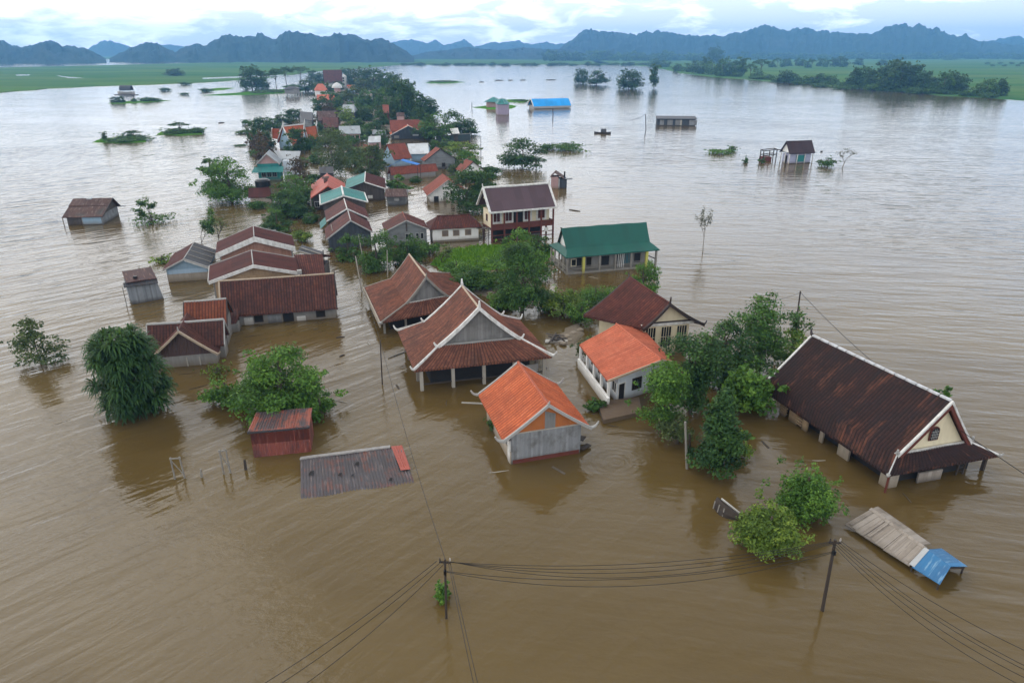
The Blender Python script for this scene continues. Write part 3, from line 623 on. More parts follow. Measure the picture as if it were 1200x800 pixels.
    def rake(s, end, mat, wd=0.06, ht=0.10, dn=0.16, out=0.03, name='barge_board', a=0.0, z=1.0, n=7, sides=(-1, 1), trim=0.0):
        for side in sides:
            b = MB(); pts = [s.pt(end, side * lerp(a, z, i / (n - 1))) + s.ax * (out * end) for i in range(n)]
            b.sweep(pts, s.ax * wd, ht, dn); b.build(name, mat, s.o)
    def ridge(s, mat, r=0.09, name='ridge_cap', ext=0.0, lift=0.05):
        b = MB(); d = (s.R[1] - s.R[0]).normalized()
        b.tube([s.R[0] - d * ext + V((0, 0, lift)), s.r(0) + V((0, 0, lift - 0.03)), s.R[1] + d * ext + V((0, 0, lift))], r, 8); return b.build(name, mat, s.o)
    def fascia(s, side, mat, wd=0.05, ht=0.04, dn=0.2, name='fascia', out=0.05):
        b = MB(); a, c = s.e(-1, side), s.e(1, side); n_ = s.ay * side
        b.sweep([a + n_ * out, c + n_ * out], s.ay * wd, ht, dn); return b.build(name, mat, s.o)
    def wallface(s, face):
        si, ti = s.si, s.ti
        q = {'l': (s.fl(-si, -ti), s.fl(si, -ti)), 'r': (s.fl(-si, ti), s.fl(si, ti)), 'f': (s.fl(si, -ti), s.fl(si, ti)), 'b': (s.fl(-si, -ti), s.fl(-si, ti))}[face]
        a, b = q; d = (b - a).normalized(); n_ = V((d.y, -d.x, 0)); c = s.fl(0, 0)
        if n_.dot((a + b) / 2 - c) < 0: n_ = -n_
        return a, b, d, n_
    def panel(s, face, f0, f1, z0, z1, mat, th=0.03, name='wall_panel', parent=None):
        a, b, d, n_ = s.wallface(face); p, q = a.lerp(b, f0), a.lerp(b, f1); m_ = MB(); o = n_ * th
        m_.prism([V((p.x, p.y, z0)), V((q.x, q.y, z0)), V((q.x, q.y, z1)), V((p.x, p.y, z1))], [V((x.x + o.x, x.y + o.y, z)) for x, z in ((p, z0), (q, z0), (q, z1), (p, z1))])
        return m_.build(name, mat, parent or s.o)
    def opening(s, face, f, wd, z0, z1, frame=None, pane=None, bars=(1, 1), name='window', fr=0.07, sub='pane'):
        """frame proud of the wall, pane set into it, glazing bars"""
        a, b, d, n_ = s.wallface(face); c = a.lerp(b, f); m_ = MB(); fw = M['trim_white'] if frame is None else frame
        def bar(u0, u1, v0, v1, t0, t1):
            P_ = [c + d * u0 + V((0, 0, v0)), c + d * u1 + V((0, 0, v0)), c + d * u1 + V((0, 0, v1)), c + d * u0 + V((0, 0, v1))]
            m_.prism([p + n_ * t0 for p in P_], [p + n_ * t1 for p in P_])
        h = wd / 2
        bar(-h - fr, -h, z0 - fr, z1 + fr, 0.0, 0.07); bar(h, h + fr, z0 - fr, z1 + fr, 0.0, 0.07)
        bar(-h, h, z1, z1 + fr, 0.0, 0.065); bar(-h, h, z0 - fr, z0, 0.0, 0.075)
        for i in range(1, bars[0] + 1):
            if bars[0] > 0: x = -h + wd * i / (bars[0] + 1); bar(x - 0.02, x + 0.02, z0, z1, 0.022, 0.05)
        for i in range(1, bars[1] + 1):
            if bars[1] > 0: zz = z0 + (z1 - z0) * i / (bars[1] + 1); bar(-h, h, zz - 0.02, zz + 0.02, 0.022, 0.048)
        o = m_.build(name, fw, s.o)
        m_ = MB(); bar(-h, h, z0, z1, 0.003, 0.02); m_.build(sub, pane or M['glass'], o); return o
    def post(s, sc_, t, zt, mat, r=0.1, zb=-0.55, name='post', sq=True):
        p = s.fl(sc_, t); b = MB()
        if sq: b.box((p.x, p.y, (zt + zb) / 2), r * 2, r * 2, zt - zb, math.atan2(s.ax.y, s.ax.x))
        else: b.tube([(p.x, p.y, zb), (p.x, p.y, zt)], r, 10)
        return b.build(name, mat, s.o)
    def bar(s, a, b, mat, wd=0.1, ht=0.1, name='beam'):
        m_ = MB(); m_.beam(a, b, wd, ht); return m_.build(name, mat, s.o)
    def horn(s, base, d, mat, ln=0.7, h=0.45, r=0.10, name='finial'):
        b = MB(); d = V(d).normalized(); pts = []
        for i in range(7):
            f = i / 6; pts.append(V(base) + d * (ln * (f - 0.25 * f * f)) + V((0, 0, h * f ** 2.2)))
        b.tube(pts, [r * (1 - 0.55 * i / 6) for i in range(7)], 8); return b.build(name, mat, s.o)
def quadroof(b, a, bb, c, d, th=0.08, pitch=None, amp=0.0, m=4):
    """flat slab: upper edge a-bb, lower edge d-c"""
    b.strip([(V(a).lerp(V(d), i / (m - 1)), V(bb).lerp(V(c), i / (m - 1))) for i in range(m)], th, pitch, amp)

# ================================================================== the nearest houses
Z = lambda v, z: V((v.x, v.y, z))
# --- small house under a bright orange tile roof, walls of grey boards
h = House('orange', 'plank_house', 'small house with bright orange tile roof and grey plank gable wall', sag=0.10)
h.roof(M['tile_orange'], 0.3, 0.09, m=9)
h.ridge(M['tile_coral'], 0.11)
for end in (1, -1): h.rake(end, M['trim_grey'], wd=0.07, ht=0.12, dn=0.12)
h.core(M['plank_blue'], 0.93, 0.80, zb=-0.5)
h.wedge(M['ply_orange'], 0.93, 0.80)
h.panel('f', 0.02, 0.98, -0.5, 0.30, M['trim_brown'], 0.035, 'skirting')
p_, q_, d_, n_ = h.wallface('f'); c0 = p_.lerp(q_, 0.47); b = MB()
pa = [c0 + V((0, 0, h.zt + .03)), c0 + d_ * 0.75 + V((0, 0, h.zt + .03)), c0 + d_ * 0.75 + V((0, 0, h.zt + 1.12)), c0 + V((0, 0, h.zt + 1.4))]
b.prism(pa, [x + n_ * 0.03 for x in pa]); b.build('gable_plank', M['plank_grey'], h.o)
h.panel('f', -0.01, 1.01, h.zt - 0.04, h.zt + 0.05, M['wood_pale'], 0.05, 'trim_board')
h.panel('l', 0.0, 1.0, -0.4, 0.95, M['concrete_warm'], 0.06, 'wall_panel'); h.panel('l', 0.90, 0.985, -0.4, 1.75, M['trim_white'], 0.09, 'door_post')
h.opening('l', 0.75, 0.8, 1.0, 1.65, M['wood_pale'], M['interior'], (1, 0))
h.opening('l', 0.4, 0.8, 1.0, 1.65, M['wood_pale'], M['interior'], (1, 0))
for end in (1, -1):
    for sd_ in (-1, 1): h.horn(h.e(end, sd_) + V((0, 0, 0.03)), h.ay * sd_, M['trim_grey'], 0.75, 0.42, 0.13)
h.horn(h.R[1] + V((0, 0, .1)), h.ax, M['trim_grey'], 0.25, 0.28, 0.09)
b = MB(); b.beam(Z(h.fl(0.8, 0.84), 0.75), Z(h.fl(0.5, 1.05), 0.35), 0.5, 0.08); b.beam(Z(h.fl(0.9, 0.84), 0.2), Z(h.fl(0.75, 1.1), 0.15), 0.4, 0.07); b.build('broken_boards', M['wood_dark'], h.o)

# --- the big hall with white ridges
h = House('temple', 'temple_hall', 'large tile-roofed hall with white roof ridges and horn tips, standing on posts in the flood', 'hall', sag=0.16)
h.th = 0.12
h.hiproof(M['tile_red'], 0.27, 0.11)
h.hipgable(M['plank_grey'], 1, 0.55); h.hipgable(M['plank_grey'], -1, 0.55)
wt = M['trim_white']
for end, (g0, g1) in ((1, (1, 2)), (-1, (0, 3))):
    for side, gi in ((-1, g0), (1, g1)):
        b = MB(); rows_ = [r[1] if end > 0 else r[0] for r in h.side_rows[side][:5]]
        b.sweep([p + V((0, 0, 0.02)) for p in rows_], h.ax * 0.10, 0.20, 0.18); b.build('barge_board', wt, h.o)
        h.horn(rows_[-1] + V((0, 0, .1)), (rows_[-1] - rows_[-2]) * V((1, 1, 0)), wt, 0.45, 0.36, 0.14)
        b = MB(); g = h.G[gi]; e = h.E[gi]; b.sweep([g.lerp(e, f) + V((0, 0, 0.03 + 0.10 * f * f)) for f in (0, .25, .5, .75, 1)], h.ay * 0.085, 0.15, 0.1); b.build('hip_ridge', wt, h.o)
        h.horn(e + V((0, 0, .17)), (e - g) * V((1, 1, 0)), wt, 0.55, 0.4, 0.12)
    h.horn(h.r(end) + V((0, 0, .2)), h.ax * end, wt, 0.12, 0.5, 0.15)
    l_, r__ = h.G[g0], h.G[g1]; b = MB(); b.beam(l_.lerp(r__, .06) - h.ax * (.30 * end) + V((0, 0, .03)), l_.lerp(r__, .94) - h.ax * (.30 * end) + V((0, 0, .03)), 0.12, 0.16); b.build('gable_sill', M['trim_grey'], h.o)
h.ridge(M['trim_buff'], 0.09)
for t in (-0.9, -0.45, 0.0, 0.45, 0.9):
    for s_ in (0.93, -0.93): h.post(s_, t, h.E[0].z + 0.15, M['wood_pale'] if s_ > 0 else M['wood_grey'], 0.13)
for s_ in (-0.5, 0.0, 0.5):
    for t in (-0.9, 0.9): h.post(s_, t, h.E[0].z + 0.15, M['wood_grey'], 0.13)
h.core(M['interior'], 0.70, 0.74, zt=2.2)  # near-black core: the dark below the eaves is put into its colour
for t0, t1 in ((-0.9, -0.45), (-0.45, 0), (0, 0.45), (0.45, 0.9)):
    h.bar(Z(h.fl(0.93, t0), 0.55), Z(h.fl(0.93, t1), 0.55), M['wood_dark'], 0.08, 0.1, 'rail')
b = MB(); q = h.fl(0.93, 0.72); b.box((q.x, q.y, 0.55), 1.0, 0.12, 1.5, math.atan2(h.ay.y, h.ay.x)); b.build('wall_panel', M['concrete'], h.o)

# --- the hall behind it
h = House('redback', 'tile_hall', 'tall hall with steep red tile roof and grey board gable, without white ridges', 'hall', sag=0.18)
h.hiproof(M['tile_red'], 0.27, 0.11); h.hipgable(M['plank_grey'], 1, 0.4); h.hipgable(M['plank_grey'], -1, 0.4)
for end, (g0, g1) in ((1, (1, 2)), (-1, (0, 3))):
    for side, gi in ((-1, g0), (1, g1)):
        b = MB(); rows_ = [r[1] if end > 0 else r[0] for r in h.side_rows[side]]
        b.sweep(rows_, h.ax * 0.09, 0.12, 0.2); b.build('barge_board', M['wood_grey'], h.o)
b = MB(); b.beam(h.G[1] - h.ax * .1 + V((0, 0, .05)), h.G[2] - h.ax * .1 + V((0, 0, .05)), .1, .14); b.build('gable_sill', M['trim_white'], h.o)
h.ridge(M['trim_buff'], 0.10)
h.horn(h.R[1] + V((0, 0, .1)), h.ax, M['wood_grey'], 0.15, 0.35, 0.1)
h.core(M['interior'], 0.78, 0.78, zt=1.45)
h.fascia(-1, M['concrete_warm'], 0.07, 0.05, 0.5, 'eave_board', 0.12)
for s_ in (-0.9, -0.3, 0.3, 0.9):
    for t in (-0.93, 0.93): h.post(s_, t, 1.3, M['wood_grey'], 0.1)
for t in (-0.5, 0, 0.5): h.post(0.9, t, 1.3, M['wood_grey'], 0.1)
h.horn(h.E[1] + V((0, 0, .05)), h.E[1] - h.G[1], M['trim_grey'], 0.5, 0.15, 0.12)

# --- white house, coral tiles
h = House('orangewhite', 'white_house', 'white-walled house with coral orange tile roof and a concrete landing in front', sag=0.0)
h.roof(M['tile_coral'], 0.3, 0.08, m=7); h.ridge(M['tile_coral'], 0.10)
h.core(M['bluewhite'], 0.93, 0.78); h.wedge(M['bluewhite'], 0.93, 0.78)
h.si, h.ti = 0.93, 0.78
h.opening('f', 0.38, 0.85, 0.75, 1.65, M['wood_dark'], M['glass'], (3, 1)); h.opening('f', 0.72, 0.85, 0.75, 1.65, M['wood_dark'], M['glass'], (3, 1))
h.opening('f', 0.08, 0.6, -0.1, 1.6, M['trim_white'], M['interior'], (0, 0), 'door', sub='door_leaf')
for f in (0.2, 0.45, 0.7, 0.92): h.opening('l', f, 0.8, 0.75, 1.6, M['trim_white'], M['interior'], (1, 0))
b = MB(); q0, q1 = h.fl(-1.0, -1.0), h.fl(1.12, -1.0); b.beam(Z(q0, 0.62), Z(q1, 0.62), 0.22, 0.55); b.beam(Z(q0, 0.0), Z(q1, 0.0), 0.18, 0.8); b.build('parapet', M['white'], h.o)
for f in (-0.95, -0.45, 0.05, 0.55, 1.0): h.post(f, -0.97, h.pt(f, -0.97).z - 0.1, M['white'], 0.1)
for end in (1,): h.rake(end, M['trim_buff'], 0.05, 0.05, 0.14)
# landing: its own slab on the water
a, b_, c, d = at(700, 470, .35), at(749, 465, .35), at(752, 482, .35), at(707, 492, .35)
b = MB(); b.prism([Z(p, -0.5) for p in (a, b_, c, d)], [Z(p, 0.35) for p in (a, b_, c, d)])
o = b.build('landing', m_plaster('wet_concrete', (0.13, 0.088, 0.062), (0.07, 0.05, 0.04), 0.7)); tag(o, 'wet brown concrete landing in front of the white-walled coral-roofed house', 'landing')

# --- cream gable house
h = House('cream', 'cream_house', 'house with dark red tile roof, cream gable and tall grilled windows', sag=0.22)
h.roof(M['tile_maroon'], 0.27, 0.11, m=9)
for end in (1, -1): h.rake(end, M['trim_dark'], 0.08, 0.12, 0.2)
h.core(M['cream'], 0.80, 0.76); h.wedge(M['cream'], 0.80, 0.76)
h.horn(h.R[1] + V((0, 0, .08)), h.ax, M['trim_dark'], 0.12, 0.6, 0.13); h.horn(h.R[0] + V((0, 0, .08)), -h.ax, M['trim_dark'], 0.3, 0.3, 0.1)
for sd_ in (-1, 1): h.horn(h.e(1, sd_) + V((0, 0, .05)), h.ay * sd_, M['trim_dark'], 0.35, 0.3, 0.1)
h.panel('f', -0.06, 1.08, h.zt - 0.28, h.zt - 0.04, M['trim_white'], 0.16, 'eave_board'); h.panel('f', -0.04, 1.06, h.zt - 0.02, h.zt + 0.09, M['trim_dark'], 0.1, 'trim_board')
for f in (0.16, 0.5, 0.84): h.opening('f', f, 0.95, 0.75, h.zt - 0.45, M['cream'], M['glass'], (3, 1), fr=0.05)
h.panel('f', -0.01, 1.01, 0.4, 0.55, M['cream'], 0.06, 'wall_ledge'); h.ridge(M['tile_maroon'], 0.1)
for f in (0.25, 0.6): h.opening('r', f, 0.95, 0.75, h.zt - 0.3, M['cream'], M['glass'], (3, 1), fr=0.05)

# --- big dark roof at the right
h = House('brownbig', 'long_hall', 'long hall with very dark brown tile roof, white ridge and arched gable window', 'hall', sag=0.05)
h.hiproof(M['tile_dark'], 0.25, 0.10); h.hipgable(M['cream'], 1, 0.30, drop=0.2); h.hipgable(M['cream'], -1, 0.3)
for end, (g0, g1) in ((1, (1, 2)), (-1, (0, 3))):
    for side, gi in ((-1, g0), (1, g1)):
        b = MB(); rows_ = [r[1] if end > 0 else r[0] for r in h.side_rows[side][:5]]
        b.sweep([p + V((0, 0, 0.0)) + h.ax * .06 * end for p in rows_], h.ax * 0.07, 0.13, 0.08); b.build('barge_board', wt, h.o)
        if end > 0:
            b = MB(); b.sweep([p + V((0, 0, -0.34)) + h.ax * .04 for p in rows_], h.ax * 0.08, 0.20, 0.12); b.build('barge_trim', M['trim_brown'], h.o)
        b = MB(); g = h.G[gi]; e = h.E[gi]; b.sweep([g.lerp(e, f) + V((0, 0, 0.03)) for f in (0, .5, 1)], h.ay * 0.07, 0.1, 0.08); b.build('hip_ridge', wt if end > 0 else M['tile_dark'], h.o)
        if end > 0: h.horn(e + V((0, 0, .1)), e - g, M['trim_grey'], 0.4, 0.22, 0.13); h.horn(g + V((0, 0, .2)), (e - g) * V((1, 1, 0)), M['trim_grey'], 0.12, 0.3, 0.14)
b = MB(); b.beam(h.G[1] - h.ax * .16 + V((0, 0, .03)), h.G[2] - h.ax * .16 + V((0, 0, .03)), .12, .15); b.build('gable_sill', wt, h.o)
b = MB(); n_ = 14
for i in range(n_):
    a0, a1 = h.R[0].lerp(h.R[1], i / n_ + .004), h.R[0].lerp(h.R[1], (i + 1) / n_ - .004); b.beam(a0 + V((0, 0, .1)), a1 + V((0, 0, .1)), .17, .13)
b.build('ridge_cap', m_plaster('peeling_white', (0.58, 0.59, 0.61), (0.22, 0.19, 0.17), 0.75, sc_=2.5), h.o)
h.horn(h.R[0] + V((0, 0, .1)), -h.ax, M['trim_dark'], 0.3, 0.45, 0.14)
h.core(M['interior'], 0.86, 0.72, zt=1.2)
# arched window of the gable
gp = (h.G[1] + h.G[2]) / 2 - h.ax * 0.28 + V((0, 0, 0.55)); d_ = E0(h.G[2] - h.G[1]).normalized()
prof = [(-.36, 0), (.36, 0), (.36, .62)] + [(.36 * math.cos(a), .62 + .40 * math.sin(a)) for a in [math.pi * k / 8 for k in range(1, 8)]] + [(-.36, .62)]
b = MB(); b.prism([gp + d_ * x + V((0, 0, z)) for x, z in prof], [gp + d_ * x + V((0, 0, z)) + h.ax * .06 for x, z in prof]); wo = b.build('window', M['trim_brown'], h.o)
b = MB(); inn = [(x * .86, .05 + z * .88) for x, z in prof]; b.prism([gp + d_ * x + V((0, 0, z)) + h.ax * .055 for x, z in inn], [gp + d_ * x + V((0, 0, z)) + h.ax * .075 for x, z in inn]); b.build('pane', M['glass'], wo)
b = MB()
for k in range(1, 5): b.beam(gp + d_ * (-.31 + .124 * k) + V((0, 0, .06)) + h.ax * .08, gp + d_ * (-.31 + .124 * k) + V((0, 0, .9 - .25 * abs(k - 2.5) / 2)) + h.ax * .08, .02, .02)
for z in (.25, .45, .65): b.beam(gp + d_ * -.3 + V((0, 0, z)) + h.ax * .085, gp + d_ * .3 + V((0, 0, z)) + h.ax * .085, .02, .02)
b.build('grille', M['trim_grey'], wo)
# what is left of the side wall below the eaves: loose panels and piers
h.si, h.ti = 0.93, 0.86
for f0, f1, z1, mt in ((0.08, 0.13, 0.9, 'plank_tan'), (0.17, 0.25, 1.0, 'plank_tan'), (0.30, 0.345, 1.0, 'plank_tan'), (0.46, 0.49, 1.0, 'concrete_warm'), (0.62, 0.71, 1.0, 'concrete_warm'), (0.95, 1.0, 1.05, 'concrete_warm')):
    h.panel('l', f0, f1, -0.5, z1, M[mt], 0.14, 'wall_panel')
for f in (0.11, 0.27):
    for z in (0.2, 0.42, 0.64): h.panel('l', f - .03, f + .03, z, z + .13, M['plank_tan'], 0.22, 'slat')
h.panel('f', 0.0, 0.09, -0.5, 1.05, M['concrete_warm'], 0.1, 'wall_panel'); h.panel('f', 0.30, 0.55, -0.5, 0.75, M['plank_pale'], 0.12, 'wall_panel')
h.post(0.93, 0.9, 1.3, M['wood_dark'], 0.10); h.post(0.93, 0.52, 1.3, M['wood_dark'], 0.06); h.post(0.93, 0.40, 1.3, M['wood_dark'], 0.05)
for z in (0.25, 0.55, 0.85): h.bar(Z(h.fl(0.93, 0.40), z), Z(h.fl(0.93, 0.52), z), M['wood_dark'], .05, .05, 'rung')
h.post(1.0, -0.985, 1.3, M['trim_brown'], 0.05)

# --- wood and blue roof, nearly drowned
h = House('woodshed', 'sunken_shed', 'nearly sunken shed roof of weathered boards with a blue end', 'shed')
h.th = 0.06
h.slope(-1, M['plank_pale'], m=4, th=.05, name='board_roof', s0=-1, s1=-0.13); h.slope(-1, M['plank_pale'], m=4, th=.05, name='board_roof', s0=-.115, s1=0.42, z=1.04, lift=.03)
h.slope(1, M['plank_pale'], m=4, th=.05, name='board_roof', s0=-1, s1=-0.10, z=.9); h.slope(1, M['plank_pale'], m=4, th=.05, name='board_roof', s0=-.115, s1=0.30, z=.8, lift=.03)
for k, s_ in enumerate([-.93, -.8, -.66, -.5, -.36, -.22, -.02, .1, .22, .33]):
    b = MB(); wv = .035 + .03 * (k % 3)
    b.strip([(h.pt(s_ - wv, -t * (0.92 + .1 * ((k * 7) % 3) / 2)) + V((0, 0, .045)), h.pt(s_ + wv, -t * (0.92 + .1 * ((k * 7) % 3) / 2)) + V((0, 0, .045))) for t in (0.02, .5, 1)], .03); b.build('loose_board', M['plank_pale'], h.o)
for side in (-1, 1): h.slope(side, M['tarp_blue'], m=5, th=.04, name='blue_roof', s0=.47, s1=1.0, z=1.03, lift=.05 if side < 0 else .05)
h.slope(-1, M['sheet_pale'], m=3, th=.03, name='flashing', s0=.40, s1=.5, a=.0, z=1.0, lift=.085)
b = MB(); b.strip([(h.pt(-1, -.09) + V((0, 0, .06)), h.pt(.42, -.09) + V((0, 0, .06))), (h.r(-1) + V((0, 0, .1)), h.r(.42) + V((0, 0, .1))), (h.pt(-1, .12) + V((0, 0, .05)), h.pt(.42, .12) + V((0, 0, .05)))], .04); b.build('ridge_board', M['plank_pale'], h.o)
for s_ in (0.45, 0.97):
    for t in (-.9, .9):
        q = h.pt(s_, t); b = MB(); b.tube([Z(q, -.5), Z(q, q.z - .02)], .05, 6); b.build('post', M['wood_dark'], h.o)
for sgn in (-1, 1):
    b = MB(); b.beam(h.pt(.97, 0) - V((0, 0, .12)), h.pt(.97, .95 * sgn) - V((0, 0, .1)), .07, .1); b.build('rafter', M['wood_dark'], h.o)

# --- rusty shed with a flat top
hs = [V((-18.25, 42.9, 2.12)), V((-14.6, 43.6, 2.12)), V((-14.13, 41.25, 2.02)), V((-17.93, 40.5, 2.02))]
o = thing('rusty_shed', V((-16.2, 42, 0)), 'red-brown rusty corrugated metal shed in front of the round green tree', 'shed')
b = MB(); f0, f1 = Z(hs[3], 0), Z(hs[2], 0); k0, k1 = Z(hs[0], 0), Z(hs[1], 0)
b.strip([(Z(f0, 2.0), Z(f1, 1.98)), (Z(f0, 1.0), Z(f1, 1.0)), (Z(f0, -.5) + V((.05, -.12, 0)), Z(f1, -.5) + V((0, -.1, 0)))], .02, .17, .0); b.build('front_wall', M['sheet_rust'], o)
b = MB(); b.prism([Z(f0, -.5) + V((.05, .08, 0)), Z(f1, -.5) + V((-.05, .08, 0)), Z(k1, -.5), Z(k0, -.5)], [Z(f0, 1.96) + V((.05, .08, 0)), Z(f1, 1.93) + V((-.05, .08, 0)), Z(k1, 2.0), Z(k0, 2.0)]); b.build('wall', M['sheet_rust'], o)
b = MB(); quadroof(b, hs[0] + V((-.1, .1, .02)), hs[1] + V((.1, .1, .02)), hs[2] + V((.12, -.1, .02)), hs[3] + V((-.12, -.1, .02)), .05, .17, .03); b.build('roof', m_sheet('rust_red_sheet', (0.28, 0.075, 0.045), (0.05, 0.042, 0.046), 0.95, 0.16, lo=.46, hi=.56), o)
b = MB(); b.beam(hs[3] + V((-.12, -.14, -.03)), hs[2] + V((.12, -.14, -.03)), .05, .12); b.build('eave_flashing', M['sheet_black'], o)
b = MB(); q = f0.lerp(f1, .745); b.beam(Z(q, -.4) + V((0, -.1, 0)), Z(q, 2.15) + V((0, -.03, 0)), .07, .04); b.beam(hs[3].lerp(hs[2], .745) + V((0, 0, .1)), hs[0].lerp(hs[1], .745) + V((0, 0, .1)), .07, .04); b.build('seam_strip', M['sheet_rust'], o)

# --- sunken sheet roof
o = thing('sunken_roof', V((-10.4, 38.6, 0)), 'dark corrugated roof lying just above the water, red at one end', 'roof')
A, B, C, D = at(352, 538, .34), at(470, 522.5, .38), at(486, 566, -.02), at(352.6, 586, -.05)
b = MB(); b.strip([(A, B)] + [(A.lerp(D, f) + V((0, 0, .03 + .05 * math.sin(f * 9))), B.lerp(C, f) + V((0, 0, .05 * math.sin(f * 7 + 1)))) for f in (.15, .3, .45, .6, .75, .88)] + [(D, C)], .05, .2, .05); b.build('roof_sheet', M['sheet_sunk'], o)
b = MB(); u = V((0, 0, .06)); a0, a1 = A.lerp(B, .90), A.lerp(B, 1.01); e0, e1 = A.lerp(D, .66).lerp(B.lerp(C, .66), .915), B.lerp(C, .66) + V((.05, 0, 0))
b.strip([(a0 + u, a1 + u), (a0.lerp(e0, .5) + u * 1.6, a1.lerp(e1, .5) + u * 1.6), (e0 + u * 1.7, e1 + u * 1.7)], .03, .17, .02); b.build('red_sheet', m_sheet('red_oxide_sheet', (0.40, 0.09, 0.06), (0.3, 0.07, 0.05), .4, .17), o)
for f0_, g0_, w_ in ((.10, .42, .14), (.53, .34, .12), (.47, .62, .08), (.36, .55, .1), (.8, .85, .1)):
    b = MB(); q = A.lerp(B, f0_).lerp(D.lerp(C, f0_), g0_) + V((0, 0, .115)); b.prism([q + V((-w_, -w_ * 1.6, -.01)), q + V((w_, -w_ * 1.2, -.01)), q + V((w_ * .8, w_ * 1.8, 0)), q + V((-w_ * .7, w_ * 1.3, 0))], [q + V((-w_, -w_ * 1.6, .0)), q + V((w_, -w_ * 1.2, .0)), q + V((w_ * .8, w_ * 1.8, .01)), q + V((-w_ * .7, w_ * 1.3, .01))]); b.build('torn_patch', M['interior'], o)
b = MB(); b.sweep([A.lerp(B, k / 9) + V((0, .02 * (k % 2), .07)) for k in range(9)], V((.0, .14, 0)), .05, .05); b.build('ridge_cap', m_plaster('crumbled_mortar', (0.36, 0.35, 0.34), (0.12, 0.11, 0.11), .8, sc_=3.5), o)

# ================================================================== houses on the left
# --- cross-gabled house
h = House('crossgable', 'cross_gabled_house', 'low brown tiled house with a tiled gable facing the water, left end of the row', sag=0.05, dxy=(-.4, 1.35), dz=-.55)
h.roof(M['tile_brown'], 0.27, 0.10); h.core(M['concrete'], 0.94, 0.5, zt=1.3); h.wedge(M['concrete'], .94, .5)
h.ridge(M['trim_grey'], 0.12)
for end in (-1, 1): h.rake(end, M['trim_grey'], 0.05, 0.08, 0.12)
k = House('crossfront', 'tmp', 'tmp', sag=0.08, dxy=(.1, -.35)); x = k.o; k.o = h.o; col.objects.unlink(x); bpy.data.objects.remove(x)
k.R[0] = k.R[0] + V((-.35, 1.5, .15)); k.E[0] = k.E[0] + V((-.25, 1.1, 0)); k.E[3] = k.E[3] + V((-.25, 1.1, 0))
k.roof(M['tile_brown'], 0.27, 0.10, name='gable_roof'); k.rake(1, M['trim_buff'], 0.10, 0.10, 0.12)
k.core(M['concrete'], 0.86, 0.93, name='gable_wall'); k.si, k.ti = 0.86, 0.93
k.wedge(m_sheet('ribbed_dark_cladding', (0.085, 0.05, 0.045), (0.05, 0.035, 0.03), .6, .26, bump=1.0), 0.86, 0.93, name='gable')
k.horn(k.e(1, 1) + V((0, 0, .05)), k.ay, M['trim_buff'], 0.3, 0.2, 0.1); k.horn(k.R[1] + V((0, 0, .1)), k.ax, M['trim_grey'], .1, .35, .09)
for f in (0.52, 0.72): k.panel('f', f, f + .02, -.5, .85, M['wood_pale'], .06, 'post')
# --- rusty roof directly behind
h = House('crossback', 'tiled_house', 'small house with rusty orange tile roof behind the cross-gabled house', sag=0.06)
h.roof(M['tile_rust'], 0.27, 0.10); h.core(M['concrete'], 0.9, 0.8); h.wedge(M['plank_dark'], 0.9, 0.8); h.ridge(M['trim_grey'], 0.1)
for end in (-1, 1): h.rake(end, M['trim_dark'], 0.05, 0.06, 0.12)
# --- long brown roof
h = House('long', 'long_house', 'long house with a wide brown tile roof and grey wall with dark openings', sag=0.12)
h.roof(M['tile_brown'], 0.27, 0.105, m=9); h.core(M['concrete'], 0.97, 0.72, zt=1.05); h.wedge(M['concrete'], 0.97, 0.72); h.ridge(M['trim_buff'], 0.09)
h.rake(1, M['trim_dark'], 0.05, 0.08, 0.14); h.rake(-1, M['trim_buff'], 0.08, 0.08, 0.14)
for f, w_ in ((0.09, .75), (0.30, .75), (0.86, .8)): h.opening('l', f, w_, .28, .88, M['wood_dark'], M['interior'], (0, 0))
h.opening('l', 0.565, 0.95, -.3, .95, M['wood_dark'], M['interior'], (0, 0), 'door', sub='door_leaf')
h.panel('l', 0.17, 0.25, -.3, .8, M['trim_white'], .05, 'wall_panel'); h.panel('l', 0.38, 0.50, -.3, .85, M['plank_blue'], .06, 'wall_panel'); h.panel('l', .64, .72, -.4, .5, M['white'], .07, 'wall_panel')
h.horn(h.R[1] + V((0, 0, .1)), h.ax, M['trim_dark'], .1, .35, .07); h.horn(h.e(1, -1), V((.6, -.8, 0)), M['tile_brown'], .4, .08, .09)
b = MB(); q0, q1 = h.pt(-1.0, -.78), h.pt(-.70, -.78)
b.strip([(q0 + V((-.1, 0, .05)), q1 + V((0, 0, .05))), (q0 + V((.1, -.9, -.55)), q1 + V((.3, -.9, -.5))), (q0 + V((.3, -1.7, -1.0)), q1 + V((.2, -1.6, -.95)))], .08, .25, .06); b.build('lean_to_roof', M['tile_brown'], h.o)
b = MB(); b.box((q0.x + 1.1, q0.y - .9, .2), 1.7, 1.1, 1.3, .23); b.build('lean_to_wall', M['concrete'], h.o)
